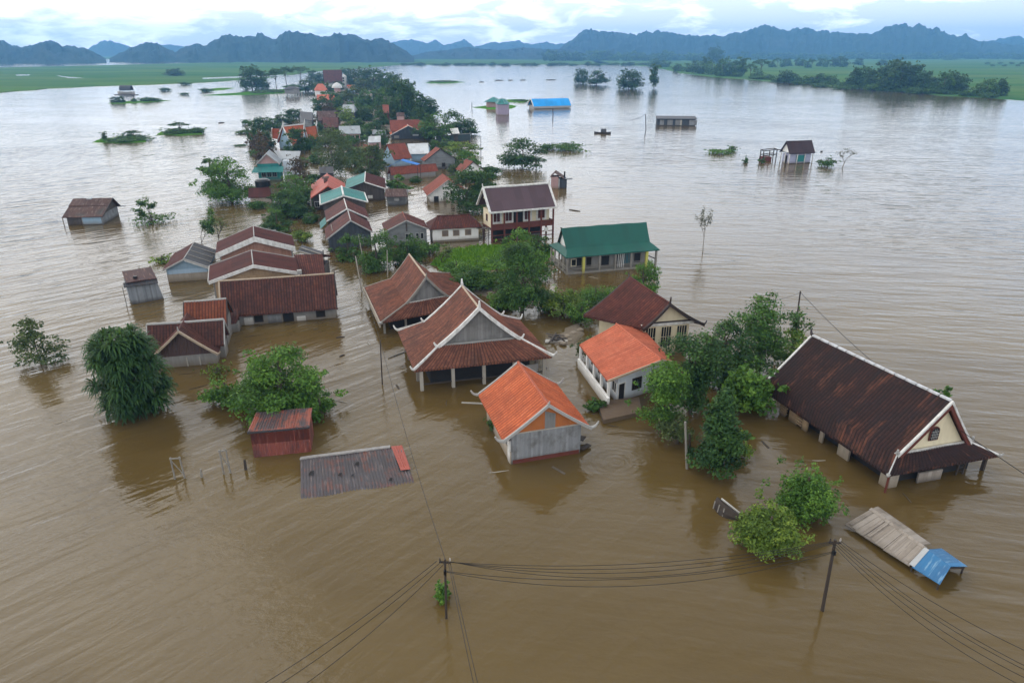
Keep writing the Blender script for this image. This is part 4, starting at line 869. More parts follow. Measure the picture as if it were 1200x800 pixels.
# --- white barge boards, rear
def barge_house(key, name, label, gmat, bd, dn):
    h = House(key, name, label)
    h.roof(M['sheet_maroon'], 0.3, 0.03); h.core(M['concrete'], 0.86, 0.92); h.wedge(gmat, 0.86, 0.92); h.rake(1, M['trim_white'], 0.06, .03, dn, 0.04); h.rake(-1, M['trim_grey'], 0.05, .05, .15)
    h.ridge(M['trim_grey'], 0.06); return h
h = barge_house('whiteA', 'wide_gable_house', 'wide low-gabled brown-roofed house with a broad white barge board and reddish boards', M['plank_pink'], .06, .62)
h.panel('f', 0.02, 0.98, 0.2, h.zt, M['plank_pink'], .03, 'wall_panel')
b = MB(); q = h.e(1, 1); b.strip([(q + V((.05, 2.6, -.5)), q + V((2.9, 2.0, -1.2))), (q + V((.05, .4, -.7)), q + V((3.4, -.2, -1.5)))], .08, .3, .03); b.build('lean_to_roof', M['sheet_black'], h.o)
b = MB(); b.beam(q + V((.05, .35, -.62)), q + V((3.4, -.25, -1.42)), .12, .12); b.beam(q + V((.3, 1.4, -.52)), q + V((3.2, .8, -1.3)), .1, .1); b.build('lean_to_batten', M['wood_pale'], h.o)
b = MB(); b.box((q.x + 1.6, q.y + .9, .3), 2.6, 1.6, 1.6, .35); b.build('lean_to_wall', M['plank_dark'], h.o)
h = barge_house('whiteB', 'wide_gable_house', 'wide low-gabled brown-roofed house with narrow white barge board and tan board gable', M['plank_tan'], .06, .34)
h.panel('f', 0.02, 0.98, 0.2, h.zt, M['plank_tan'], .03, 'wall_panel'); h.fascia(-1, M['trim_grey'], .05, .03, .15)
b = MB(); q = h.e(1, 1); b.box((q.x - .05, q.y + .1, q.z), .5, .5, .42, .35); b.build('gutter_box', M['trim_grey'], h.o)
# annex
a0, a1 = at(344, 299, 3.2), at(378, 297.6, 3.2); a2, a3 = at(381, 320.5, 1.9), at(350, 322, 1.9)
o = thing('roofed_annex', Z((a0 + a2) / 2, 0), 'small dark maroon corrugated roof between the tan gabled house and the open water', 'outbuilding')
b = MB(); quadroof(b, a0, a1, a2, a3, .08, .25, .06); c0, c1 = a0 + V((.5, 2.5, -1)), a1 + V((.5, 2.5, -1)); quadroof(b, a0, a1, c1, c0, .08, .25, .06); b.build('roof', M['tile_maroon'], o)
b = MB(); b.prism([Z(p, -.5) for p in (a3 + V((.3, .4, 0)), a2 + V((-.3, .4, 0)), c1 + V((-.4, -.4, 0)), c0 + V((.3, -.4, 0)))], [Z(p, 1.85) for p in (a3 + V((.3, .4, 0)), a2 + V((-.3, .4, 0)), c1 + V((-.4, -.4, 0)), c0 + V((.3, -.4, 0)))]); b.build('wall', M['plank_dark'], o)
b = MB(); b.tube([Z(a1, -.5) + V((.1, 0, 0)), a1 + V((.1, 0, .5))], .06, 6); b.build('post', M['wood_dark'], o)
# --- low grey house
h = House('greylow', 'low_house', 'low house with a half brown, half grey sheet roof and a pale blue gable', sag=0.0)
for p in h.R: p.z += .45
h.slope(-1, M['sheet_maroon'], 0.3, 0.03); h.slope(1, M['sheet_black'], 0.3, 0.03)
h.core(M['concrete_warm'], 0.86, 0.9, zt=1.0); h.core(M['blueboard'], 0.855, 0.895, zb=.98); h.wedge(M['blueboard'], 0.855, 0.895); h.rake(1, M['trim_grey'], 0.05, .03, .15)
h.panel('f', .05, .97, .98, 1.5, m_plaster('faded_blue_sheet', (0.36, 0.47, 0.57), (.25, .3, .33), .4), .05, 'wall_panel'); h.rake(1, M['trim_white'], 0.04, -.02, .3, .0, 'gable_trim', sides=(1,))
for s_ in (-.5, 0, .5):
    b = MB(); b.sweep([h.pt(s_, t) + V((0, 0, .03)) for t in (0.02, .5, 1)], h.ax * .08, .06, 0); b.build('roof_batten', M['wood_grey'], h.o)
h.ridge(M['trim_grey'], .06)
# --- crooked slatted shed
w0, w1 = at(154.5, 356.5), at(193, 350); o = thing('slatted_shed', (w0 + w1) / 2 + V((.2, 1.2, 0)), 'crooked grey slatted shed with a rusty sheet roof standing alone in the water', 'shed')
dx = (w1 - w0).normalized(); dy = V((-dx.y, dx.x, 0)); ln = (w1 - w0).length
tl = [w0 - dx * .1, w1 - dx * .45]
b = MB(); b.prism([Z(p, -.5) for p in (w0, w1, w1 + dy * 2.4, w0 + dy * 2.4)], [Z(p, 2.35) for p in (tl[0], tl[1], tl[1] + dy * 2.4, tl[0] + dy * 2.4)]); b.build('wall', m_plank('pale_slats', (.10, .11, .12), (.32, .34, .36), .17, stain=(.12, .11, .1), amt=.3), o)
b = MB(); quadroof(b, tl[0] + dy * 2.7 + V((0, 0, 3.15)), tl[1] + dy * 2.7 + V((0, 0, 3.15)), tl[1] - dy * .1 + V((.1, 0, 2.55)), tl[0] - dy * .1 + V((0, 0, 2.55)), .06, .2, .03); b.build('roof', m_sheet('rusty_roof_sheet', (.085, .045, .04), (.05, .035, .035), .8, .25, light=(.20, .12, .095), spec=.15), o)
b = MB(); b.strip([(tl[0] + V((-.35, .05, 2.5)), tl[1] + V((.1, .05, 2.5))), (tl[0] - dy * .55 + V((-.35, 0, 2.15)), tl[1] - dy * .55 + V((.1, 0, 2.15)))], .06); b.build('awning', M['sheet_black'], o)
for q in (tl[0] + V((-.28, -.35, 0)),): b = MB(); b.tube([Z(q, -.5), Z(q, 2.1)], .05, 6); b.build('post', M['wood_grey'], o)
b = MB(); q = tl[0].lerp(tl[1], .35) + dy * .5; b.box((q.x, q.y, 2.85), .35, .3, .25, .2); b.build('vent_box', M['black'], o)
# --- shed far left
h = House('leftshed', 'lake_shed', 'rusty-roofed shed with blue-grey board front standing alone at the far left of the lake', 'shed')
h.slope(1, M['sheet_old'], .2, .03); h.slope(-1, M['sheet_old'], .2, .03, a=0, z=.42); h.slope(-1, M['sheet_old'], .2, .03, a=.40, z=1.0, name='lean_to_roof', lift=-.12)
h.core(M['plank_blue'], .85, .92); h.wedge(M['plank_dark'], .85, .92); h.rake(1, M['trim_dark'], .05, .05, .1)
h.panel('l', .02, .42, -.4, h.zt - .05, M['plank_dark'], .03, 'wall_panel'); h.panel('l', .45, .98, .1, h.zt - .02, M['blueboard'], .03, 'wall_panel'); h.panel('r', .1, .9, -.3, 1.2, M['plank_dark'], .03, 'wall_panel'); h.panel('f', .35, .95, .35, 1.4, M['plank_blue'], .04, 'wall_panel')
b = MB(); q = h.r(-.15); b.box((q.x, q.y - .1, q.z + .03), .7, .5, .22, .1); b.build('roof_patch', M['sheet_pale'], h.o)
for t in (-.98,): h.post(-1.0, t, 1.3, M['wood_grey'], .05)
h.bar(h.e(1, 1) + V((-.3, -.1, 0)), h.e(1, 1) + V((1.1, -.3, .0)), M['wood_dark'], .3, .06, 'eave_board')

# ================================================================== houses of the middle row
h = House('green', 'green_roofed_house', 'long house with a plain dark green sheet roof and open veranda', sag=0.08)
h.hiproof(M['sheet_green'], .3, .02, 4); h.hipgable(M['white'], -1, .25); h.hipgable(M['white'], 1, .25)
h.core(M['concrete'], 0.80, 0.62, zt=2.2)
b = MB(); c = [h.fl(*q) for q in ((-.97, -.95), (.96, -.95), (.96, .95), (-.97, .95))]; b.prism([Z(p, -.5) for p in c], [Z(p, .22) for p in c]); b.build('floor_deck', M['wood_grey'], h.o)
for i, s_ in enumerate((-.96, -.62, -.28, .06, .40, .74, .95)): h.post(s_, -.92, 2.3, M['wood_grey'] if i not in (1, 5) else M['yellow'], .11 if i not in (1, 5) else .16)
for t in (-.5, 0, .5, .92): h.post(-.96, t, 2.3, M['wood_pale'], .09)
h.post(.95, .9, 2.3, M['wood_grey'], .1)
for f, w_ in ((.10, 1.0), (.22, .7), (.44, 1.1), (.62, .9), (.88, .9)): h.opening('l', f, w_, .5, 1.75, M['wood_grey'], M['interior'], (0, 0))
h.opening('l', .02, .6, .8, 1.6, M['cream'], M['glass'], (0, 0)); h.opening('l', .74, 1.2, .5, 1.8, M['wood_grey'], m_plain('blue_green_glass', (.05, .13, .15), .25, .3, .5), (2, 0))
for s_ in (.13, .17, .21, .25): h.bar(Z(h.fl(s_, -.88), .3), Z(h.fl(s_ + .01, -.84), 2.1), M['trim_white'], .09, .05, 'leaning_board')
for z in (.65, .95):
    for a, c in ((-.96, -.62), (-.62, -.28), (.40, .74)): h.bar(Z(h.fl(a, -.93), z), Z(h.fl(c, -.93), z), M['wood_grey'], .05, .07, 'rail')
    h.bar(Z(h.fl(-.97, -.9), z), Z(h.fl(-.97, .92), z), M['wood_grey'], .05, .2, 'rail')
b = MB(); b.beam(Z(h.fl(.97, -.92), 1.0), Z(h.fl(.97, .9), .55), .07, .12); b.build('rail', M['wood_dark'], h.o)
h.horn(h.e(1, 1) + V((0, 0, -.05)), h.ax + h.ay * .3, M['trim_dark'], .5, .05, .12); h.horn(h.R[0], -h.ax, M['trim_dark'], .25, .1, .1)
for side in (-1, 1):
    b = MB(); rows_ = [r[0] for r in h.side_rows[side][:5]]; b.sweep(rows_, h.ax * .08, .05, .14); b.build('barge_board', M['trim_dark'] if side > 0 else M['sheet_green'], h.o)

h = House('twostorey', 'two_storey_house', 'two-storey house with a plum-brown roof edged in white and a brown upper balcony', sag=0.05)
h.roof(M['sheet_purple'], .35, .02, 4); h.ridge(M['trim_white'], .17)
for end in (-1, 1):
    h.rake(end, M['trim_white'], .16, .12, .14); h.horn(h.R[(end + 1) // 2] + V((0, 0, .1)), h.ax * end, M['trim_white'], .15, .55, .13)
h.fascia(-1, M['trim_white'], .08, .04, .2)
h.core(M['cream'], .90, .55, zt=4.35, zb=1.9); h.wedge(M['cream'], .90, .55); h.si, h.ti = .9, .55
for f, w_ in ((.10, 1.0), (.30, 1.0), (.62, .9), (.86, 1.1)): h.opening('l', f, w_, 2.75, 4.1, M['trim_white'], M['shutter_red'], (1, 0), fr=.28, sub='shutter')
h.opening('l', .46, 1.4, 2.2, 4.2, M['wood_dark'], M['interior'], (1, 0), 'door', sub='door_leaf')
h.opening('b', .5, .5, 2.7, 3.6, M['trim_brown'], M['glass'], (0, 0))
b = MB(); c = [h.fl(*q) for q in ((-.93, -.86), (.95, -.86), (.95, .58), (-.93, .58))]; b.prism([Z(p, 1.72) for p in c], [Z(p, 1.92) for p in c]); b.build('balcony_floor', M['trim_brown'], h.o)
h.si, h.ti = .93, .86; h.panel('l', 0, 1, 1.93, 2.62, M['plank_red'], -.06, 'balcony_front'); h.panel('f', 0, .5, 1.93, 2.62, M['plank_red'], -.06, 'balcony_front')
for i in range(6): h.post(lerp(-.93, .95, i / 5), -.86, 4.4, M['trim_brown'], .11)
h.post(.95, 0, 4.5, M['trim_brown'], .11); h.post(.95, .7, 4.5, M['trim_brown'], .11)
for s_ in (-.9, -.3, .3, .9): h.post(s_, .5, 1.8, M['trim_brown'], .1)
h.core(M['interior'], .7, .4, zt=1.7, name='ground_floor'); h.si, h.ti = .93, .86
for z in (.35, .95):
    h.bar(Z(h.fl(-.93, -.86), z), Z(h.fl(.95, -.86), z), M['trim_brown'], .06, .12, 'rail')
h.panel('l', .86, .93, .9, 1.5, M['trim_white'], .05, 'notice_board'); h.panel('l', .5, .8, -.5, .7, M['plank_dark'], .03, 'wall_panel')
b = MB(); q0, q1 = Z(h.fl(-1.0, -.7), 2.0), Z(h.fl(-1.3, .4), 1.6); b.beam(q0, q1, .9, .08); b.build('stair_roof', M['plank_dark'], h.o)
b = MB()
for f in (0, .33, .66, 1): b.beam(Z(q0.lerp(q1, f), -.5), q0.lerp(q1, f), .1, .1, V((1, 0, 0)))
b.build('stair_frame', M['wood_dark'], h.o)

h = House('white3', 'white_cottage', 'white-walled cottage with three brown shutters under a maroon hip roof')
b = MB()
for q in ((h.R[0], h.R[1], h.E[1], h.E[0]), (h.R[1], h.R[0], h.E[3], h.E[2]), (h.R[0], h.R[0], h.E[0], h.E[3]), (h.R[1], h.R[1], h.E[2], h.E[1])):
    b.strip([(q[0].lerp(q[3], i / 4) - V((0, 0, .0)), q[1].lerp(q[2], i / 4)) for i in range(5)], .1)
b.build('roof', M['tile_maroon'], h.o); h.ridge(M['tile_brown'], .09)
h.core(M['white'], .95, .78, zt=2.05)
for f in (.27, .51, .77): h.opening('l', f, .85, .85, 1.65, M['trim_buff'], M['shutter'], (0, 0), sub='shutter', fr=.05)
h.panel('l', 0, 1, -.4, .28, M['concrete'], .05, 'plinth')
h = House('grey19', 'board_house', 'grey clapboard house with red-brown gabled roof next to the white cottage')
h.roof(M['tile_maroon'], .3, .04); h.rake(1, M['trim_grey'], .05, .03, .15); h.core(M['plank_hgrey'], .9, .9); h.wedge(M['plank_hgrey'], .9, .9); h.ridge(M['tile_brick'], .08)
h.opening('f', .53, .75, .7, 1.5, M['trim_grey'], M['glass'], (1, 0)); h.opening('f', .76, .35, .7, 1.5, M['trim_grey'], M['glass'], (0, 0)); h.opening('f', .88, .35, .7, 1.5, M['trim_grey'], M['glass'], (0, 0)); h.panel('f', .48, .52, 1.9, 3.1, M['plank_dark'], .04, 'gable_post')

# ================================================================== the chain of roofs left of the middle
def row_house(key, name, label, mat, wmat, trim, cat='house', pitch=.3, amp=.035, gmat=None, rk=True, both=False, sag=0.0):
    h = House(key, name, label, cat, sag=sag); h.roof(mat, pitch, amp, 4, m=5); h.core(wmat, .9, .9); h.wedge(gmat or wmat, .9, .9); h.ridge(trim, .08)
    if rk:
        h.rake(1, trim, .06, .05, .16)
        if both: h.rake(-1, trim, .06, .05, .1)
    return h
h = row_house('red20', 'gabled_house', 'maroon-roofed house with a slate grey gable behind the leafy clump, front of the chain', M['tile_maroon'], M['plank_slate'], M['trim_grey']); h.opening('f', .8, .8, .5, 1.3, M['trim_grey'], M['glass'], (1, 0))
h = row_house('red21', 'gabled_house', 'maroon-roofed house squeezed between the slate-gabled house and the white-edged teal roof', M['tile_maroon'], M['plank_dark'], M['trim_white'])
b = MB(); q0, q1 = h.e(-.2, -1), h.e(1.0, -1); b.strip([(q0 + V((-.02, 0, -.3)), q1 + V((-.02, 0, -.3))), (q0 + V((-1.0, 0, -1.2)), q1 + V((-1.0, 0, -1.2)))], .06, .3, .02); b.build('side_awning', M['sheet_teal'], h.o)
h = row_house('green22', 'gabled_house', 'low gabled house with a teal sheet roof outlined in white', M['sheet_teal'], M['plank_dark'], M['trim_white'], both=True); h.ridge(M['trim_white'], .16); h.fascia(-1, M['trim_white'], .1, .06, .15); h.fascia(1, M['trim_white'], .1, .06, .15)
h = row_house('red23', 'gabled_house', 'bright red sheet-roofed house with a rusty vent on its ridge', M['sheet_red'], M['plank_dark'], M['sheet_red'])
b = MB(); q = h.pt(.25, -.1); b.box((q.x, q.y, q.z + .3), .7, .7, .8, .3); b.strip([(q + V((-.6, -.5, .7)), q + V((.6, -.3, .7))), (q + V((-.6, .3, .95)), q + V((.6, .5, .95)))], .06); b.build('roof_vent', M['sheet_old'], h.o)
b = MB(); q = h.e(1, -1); b.tube([Z(q, -.4), Z(q, 2.3)], .1, 6); b.build('post', M['wood_pale'], h.o); h.opening('f', .12, .7, .5, 1.4, M['trim_white'], M['interior'], (1, 0))
h = House('teal24', 'gabled_house', 'broad house whose teal sheet roof meets a maroon slope, with dark board walls')
for p in h.R: p.z += .5
h.slope(-1, M['sheet_teal'], .3, .03, 4, m=4); h.slope(1, M['sheet_maroon'], .3, .03, 4, m=4); h.rake(1, M['trim_white'], .08, .06, .15, sides=(1,)); h.rake(1, M['trim_dark'], .05, .03, .1, sides=(-1,)); h.core(M['plank_dark'], .9, .92); h.wedge(M['plank_dark'], .9, .92); h.ridge(M['trim_white'], .1)
h.panel('f', .55, .68, .4, 1.0, M['trim_white'], .06, 'hanging_sheet')
# small tin-roofed hut
a0, a1, a2, a3 = at(452, 221.5, 2.7), at(476, 221.5, 2.6), at(478, 230.5, 1.75), at(450.5, 230.5, 1.8); o = thing('tin_hut', Z((a2 + a3) / 2 + V((0, 1.2, 0)), 0), 'small grey hut with a patchy red tin roof under a leafy tree', 'hut')
b = MB(); quadroof(b, a0, a1, a2, a3, .06, .2, .03); b.build('roof', M['sheet_old'], o)
b = MB(); w_ = [at(454, 241), at(475.5, 240)]; bk = V((.1, 2.6, 0)); b.prism([Z(p, -.5) for p in (w_[0], w_[1], w_[1] + bk, w_[0] + bk)], [Z(w_[0], 1.7), Z(w_[1], 1.7), Z(w_[1] + bk, 2.3), Z(w_[0] + bk, 2.3)]); b.build('wall', M['plank_hgrey'], o)
b = MB(); b.box((w_[0].lerp(w_[1], .55).x, w_[0].y - .08, 1.15), .9, .12, .5, .0); b.build('window', M['trim_grey'], o)
# white house with tipped orange roof
h = House('lean26', 'pale_house', 'pale house with a steep orange-red tile roof dipping to the water beside the dark bushes')
h.roof(M['tile_brick'], .27, .05, 4); h.core(M['white'], .86, .84); h.wedge(M['white'], .86, .84); h.rake(1, M['trim_grey'], .05, .04, .12); h.opening('f', .62, .6, 1.1, 1.9, M['wood_dark'], M['glass'], (0, 0)); h.opening('f', .16, .75, -.3, .95, M['wood_dark'], M['interior'], (0, 0), 'door', sub='door_leaf'); h.panel('f', .36, .44, -.4, 1.1, M['concrete'], .1, 'pier')
h = row_house('long27', 'long_low_house', 'long low house with brick-red tile roof and grey wall standing across the channel', M['tile_brick'], M['concrete'], M['tile_brick'])
# blue tarpaulin lean-to
a, b_, c = at(453, 195.8, 3.5), at(469, 187.6, 4.9), at(489, 193.2, 3.5); o = thing('tarp_shelter', Z(b_, 0), 'shelter under a bright blue tarpaulin pitched between red roofs', 'shelter')
bk = V((.4, 1.6, 0)); b = MB(); b.strip([(b_, b_ + bk), (a.lerp(b_, .5) + V((0, 0, -.1)), a.lerp(b_, .5) + bk), (a, a + bk)], .05); b.strip([(b_, b_ + bk), (c.lerp(b_, .5) + V((0, 0, -.1)), c.lerp(b_, .5) + bk), (c, c + bk)], .05); b.build('tarpaulin', M['sheet_blue'], o)
b = MB()
for q in (a, c, a + bk, c + bk): b.tube([Z(q, -.5), Z(q, q.z - .03)], .06, 6)
b.build('pole_frame', M['wood_dark'], o)
h = row_house('red29', 'tiled_house', 'red-tiled house with a blue-grey side wall behind the blue tarpaulin', M['tile_brick'], M['blueboard'], M['tile_brick'])
# pale sheet roof
a0, a1, a2, a3 = at(477.4, 168.7, 3.4), at(501.8, 167.6, 3.4), at(502.8, 180, 2.0), at(480, 180.6, 2.0); o = thing('sheet_roofed_house', Z((a2 + a3) / 2 + V((0, 3, 0)), 0), 'house with one pale grey sheet slope over a blue wall among red roofs', 'house')
b = MB(); quadroof(b, a0, a1, a2, a3, .08, .3, .03); quadroof(b, a0, a1, a1 + V((.3, 4, -1.3)), a0 + V((.3, 4, -1.3)), .08, .3, .03); b.build('roof', M['sheet_pale'], o)
b = MB(); b.prism([Z(a3, -.5) + V((.3, .5, 0)), Z(a2, -.5) + V((-.3, .5, 0)), Z(a1, -.5) + V((0, 3.5, 0)), Z(a0, -.5) + V((.3, 3.5, 0))], [Z(a3, 1.95) + V((.3, .5, 0)), Z(a2, 1.95) + V((-.3, .5, 0)), Z(a1, 2.1) + V((0, 3.5, 0)), Z(a0, 2.1) + V((.3, 3.5, 0))]); b.build('wall', M['blueboard'], o)
h = row_house('red31', 'tiled_house', 'red-tiled house with a blotchy grey gable facing the channel', M['tile_brick'], M['plank_hgrey'], M['trim_dark'], sag=.1); h.opening('f', .6, .7, .4, 1.2, M['wood_dark'], M['interior'], (0, 0))
h = row_house('red32', 'tiled_house', 'small orange-red tiled house half hidden in bushes at the right edge of the village', M['tile_brick'], M['white'], M['trim_dark']); h.opening('f', .6, .7, .4, 1.2, M['wood_dark'], M['glass'], (1, 0))
h = row_house('barn33', 'barn', 'dark barn with slate boards under a vivid orange roof edged in white', M['tile_orange'], M['plank_slate'], M['trim_white'], 'barn'); h.si, h.ti = .9, .9; h.panel('f', .62, .8, 1.0, 1.4, M['sheet_pale'], .08, 'wall_panel'); h.panel('f', .05, .2, .4, 1.2, M['wood_grey'], .08, 'wall_panel')
b = MB(); q = h.e(1, 1); b.strip([(q + V((.1, 5, .3)), q + V((5.5, 4, -.4))), (q + V((-.2, -.5, -.1)), q + V((5.8, -2, -.9)))], .1, .4, .04); b.build('lean_to_roof', M['sheet_black'], h.o)
# long dark sheet wall at the water's edge
a0, a1 = at(511, 165.5), at(551.5, 164.6); o = thing('sheet_fence', (a0 + a1) / 2, 'long dark green corrugated fence at the edge of the water under the round tree', 'fence')
b = MB(); dv = V((.0, .22, 0)); b.prism([Z(p, -.5) for p in (a0, a1, a1 + dv, a0 + dv)], [Z(a0, 1.4), Z(a1, 2.0), Z(a1 + dv, 2.0), Z(a0 + dv, 1.4)]); b.build('panel', m_sheet('dark_green_sheet', (.035, .055, .055), (.05, .05, .045), .4, .4), o)
b = MB(); b.beam(Z(a0, 1.45) + dv / 2, Z(a1, 2.05) + dv / 2, .35, .1); b.build('top_rail', M['wood_grey'], o)
o = thing('flat_roofed_hut', at(532, 162), 'small hut with a tilted white sheet roof beside the round tree', 'hut'); a0, a1, a2, a3 = at(527, 150.9, 3.2), at(536.4, 149.8, 3.2), at(538.6, 156.3, 2.4), at(530, 156.8, 2.4)
b = MB(); quadroof(b, a0, a1, a2, a3, .1); b.build('roof', M['trim_white'], o); b = MB(); b.box((*((a0 + a2) / 2)[:2], 1), 2.2, 2.5, 3); b.build('wall', M['plank_dark'], o)

# ================================================================== far part of the village
def far_house(name, label, ridge, eave, zr, ze, rmat, wmat, cat='house', depth=None, hip=0.0, trim=None, zb=-.5, openings=0):
    """ridge seen above, front eave below; the far slope mirrors the near one"""
    r0, r1 = at(*ridge[0], zr), at(*ridge[1], zr); e0, e1 = at(*eave[0], ze), at(*eave[1], ze)
    dp = ((r0 + r1) / 2 - (e0 + e1) / 2); f = 1.0
    if depth and E0(dp).length > depth: f = depth / E0(dp).length
    r0, r1 = [Z(e0 if i == 0 else e1, zr) + E0((r0, r1)[i] - (e0, e1)[i]) * f for i in (0, 1)]
    k0, k1 = Z(r0, ze) + E0(r0 - e0), Z(r1, ze) + E0(r1 - e1)
    if hip: d = (r1 - r0) * hip; r0, r1 = r0 + d, r1 - d
    c = (e0 + e1 + k0 + k1) / 4; o = thing(name, Z(c, 0), label, cat); b = MB()
    b.strip([(r0.lerp(e0, i / 3), r1.lerp(e1, i / 3)) for i in range(4)], .12); b.strip([(r1.lerp(k1, i / 3), r0.lerp(k0, i / 3)) for i in range(4)], .12)
    if hip:
        b.strip([(r0.lerp(k0, i / 3), r0.lerp(e0, i / 3)) for i in range(4)], .12); b.strip([(r1.lerp(e1, i / 3), r1.lerp(k1, i / 3)) for i in range(4)], .12)
    b.build('roof', rmat, o)
    q = [p.lerp(Z(c, ze), .1) for p in (e0, e1, k1, k0)]; b = MB(); b.prism([Z(p, zb) for p in q], [Z(p, ze - .02) for p in q])
    if not hip:
        for a, m_, d_ in ((e0.lerp(k0, .06), r0, k0.lerp(e0, .06)), (e1.lerp(k1, .06), r1, k1.lerp(e1, .06))):
            iv = (Z(c, 0) - Z((a + d_) / 2, 0)) * .08; tri = [x + iv - V((0, 0, .15)) for x in (a, m_, d_)]; b.prism(tri, [x + iv.normalized() * .2 for x in tri])
    b.build('wall', wmat, o)
    if trim:
        b = MB(); b.beam(r0 + V((0, 0, .1)), r1 + V((0, 0, .1)), .3, .25)
        for x, y in ((r0, e0), (r1, e1), (r0, k0), (r1, k1)): b.beam(x + V((0, 0, .1)), y + V((0, 0, .1)), .3, .22)
        b.build('ridge_trim', trim, o)
    for i in range(openings):
        f0 = (i + .6) / (openings + .2); p = q[0].lerp(q[1], f0); d_ = (q[1] - q[0]).normalized(); n_ = V((d_.y, -d_.x, 0)); b = MB(); b.prism([Z(p - d_ * .5, .6), Z(p + d_ * .5, .6), Z(p + d_ * .5, ze - .6), Z(p - d_ * .5, ze - .6)], [x + n_ * .05 for x in (Z(p - d_ * .5, .6), Z(p + d_ * .5, .6), Z(p + d_ * .5, ze - .6), Z(p - d_ * .5, ze - .6))]); b.build('window', M['glass'], o)
    return o, (r0, r1, e0, e1, k0, k1)
o, q = far_house('temple', 'orange-roofed temple with white ridges and horn tips half hidden by a dark round tree', [(331, 148.5), (356, 146)], [(325, 167), (361, 165)], 6.4, 1.7, M['tile_orange'], M['blueboard'], 'temple', 4.5, trim=M['trim_white'], openings=3)
a0, a1, a2, a3 = at(357, 150, 5.2), at(368.5, 149, 5.2), at(373, 160, 1.8), at(360, 163, 1.8)
b = MB(); a1 = Z(a2, 5.2) + (E0(a1 - a2) * .4); a0 = Z(a3, 5.2) + (E0(a0 - a3) * .4); quadroof(b, a0, a1, a2, a3, .12); quadroof(b, a0, a1, a1 + E0(a1 - a2) - V((0, 0, 3.4)), a0 + E0(a0 - a3) - V((0, 0, 3.4)), .12); b.build('wing_roof', M['tile_orange'], o)
b = MB(); b.beam(a1 + V((0, 0, .1)), a2 + V((0, 0, .1)), .4, .3); b.build('ridge_trim', M['trim_white'], o)
for p in (q[0], q[1], a1):
    b = MB(); b.tube([p, p + V((.3, 0, .7)), p + V((.3, 0, 1.5))], [.25, .18, .06], 6); b.build('finial', M['trim_white'], o)
b = MB(); b.tube([a2, a2 + V((1.0, -.3, .15)), a2 + V((1.5, -.4, .6))], [.22, .18, .07], 6); b.build('finial', M['trim_white'], o)
a0, a1, a2, a3 = at(320, 152.5, 4.8), at(330, 151.5, 4.8), at(327, 163, 1.8), at(319.5, 162, 1.8); a1 = Z(a2, 4.8) + E0(a1 - a2) * .4; a0 = Z(a3, 4.8) + E0(a0 - a3) * .4
b = MB(); quadroof(b, a0, a1, a2, a3, .12); b.build('wing_roof', M['tile_orange'], o); b = MB(); b.beam(a0 + V((0, 0, .1)), a3 + V((0, 0, .1)), .4, .3); b.build('ridge_trim', M['trim_white'], o)
h = House('blue45', 'teal_walled_house', 'tall house with blue-grey gabled roof and teal skirt roof above teal walls')
h.roof(M['sheet_grey'], .3, .03, 4, m=4); h.core(M['tealwall'], .9, .9); h.wedge(M['pinkwall'], .9, .9); h.rake(1, M['trim_grey'], .08, .08, .2); h.si, h.ti = .9, .9
b = MB(); q0, q1 = h.e(1, -1) + V((-.3, -.1, -.5)), h.e(1, 1) + V((.8, -.1, -.5)); b.strip([(q0, q1), (q0 + V((-.2, -1.6, -.9)), q1 + V((.3, -1.6, -.9)))], .08, .3, .03); b.build('skirt_roof', M['sheet_teal'], h.o)
b = MB(); b.strip([(h.R[1] + V((.6, 3.5, .1)), h.R[1] + V((6.0, 4.6, -.1))), (h.e(1, 1) + V((-.4, 2.2, .8)), h.e(1, 1) + V((3.2, 3.2, .4)))], .1, .3, .03); b.build('side_roof', M['sheet_pale'], h.o)
b = MB(); q = h.e(1, 1); b.box((q.x + 1.2, q.y + 4.2, 1.6), 3.4, 2.4, 4.2, .2); b.build('side_wall', M['bluewhite'], h.o)
for f in (.25, .5, .75): h.opening('f', f, .8, .8, 1.9, M['trim_grey'], M['glass'], (1, 0))
# brown block with flat roof, water tank on it
o = thing('flat_roofed_house', at(304, 236) + V((0, 1.5, 0)), 'brown flat-roofed block beside the big leafy tree on the left shore', 'house')
a0, a1, a2, a3 = at(291, 220.5, 2.6), at(317, 219, 2.6), at(318, 230.5, 1.5), at(291, 231.5, 1.5)
b = MB(); quadroof(b, a0, a1, a2, a3, .12, .3, .03); b.build('roof', M['sheet_maroon'], o)
b = MB(); b.prism([Z(p, -.5) for p in (a3 + V((.2, .3, 0)), a2 + V((-.2, .3, 0)), a1 + V((-.2, 0, 0)), a0 + V((.2, 0, 0)))], [Z(a3, 1.4) + V((.2, .3, 0)), Z(a2, 1.4) + V((-.2, .3, 0)), Z(a1, 2.4) + V((-.2, 0, 0)), Z(a0, 2.4) + V((.2, 0, 0))]); b.build('wall', M['concrete_warm'], o)
o = thing('water_tank', Z(a0.lerp(a1, .5), 0) + V((0, 1.4, 0)), 'black plastic water tank behind the brown flat-roofed block', 'tank')
b = MB(); q = a0.lerp(a1, .55) + V((0, 1.4, 0)); b.tube([Z(q, 2.1), Z(q, 2.2), Z(q, 3.6), Z(q, 3.9), Z(q, 4.0)], [1.3, 1.4, 1.4, 1.0, .4], 16); b.build('tank_body', M['black'], o, smooth=False)
b = MB(); b.box((q.x, q.y, .8), 2.4, 1.6, 2.6); b.build('tank_stand', M['concrete'], o)
o, q = far_house('long_shed', 'long shed with a pale grey sheet roof in the middle of the village trees', [(397, 147.6), (421.5, 147)], [(397.5, 157), (423, 156.6)], 4.4, 2.6, M['sheet_grey'], M['pinkwall'], 'shed', 5, openings=4)
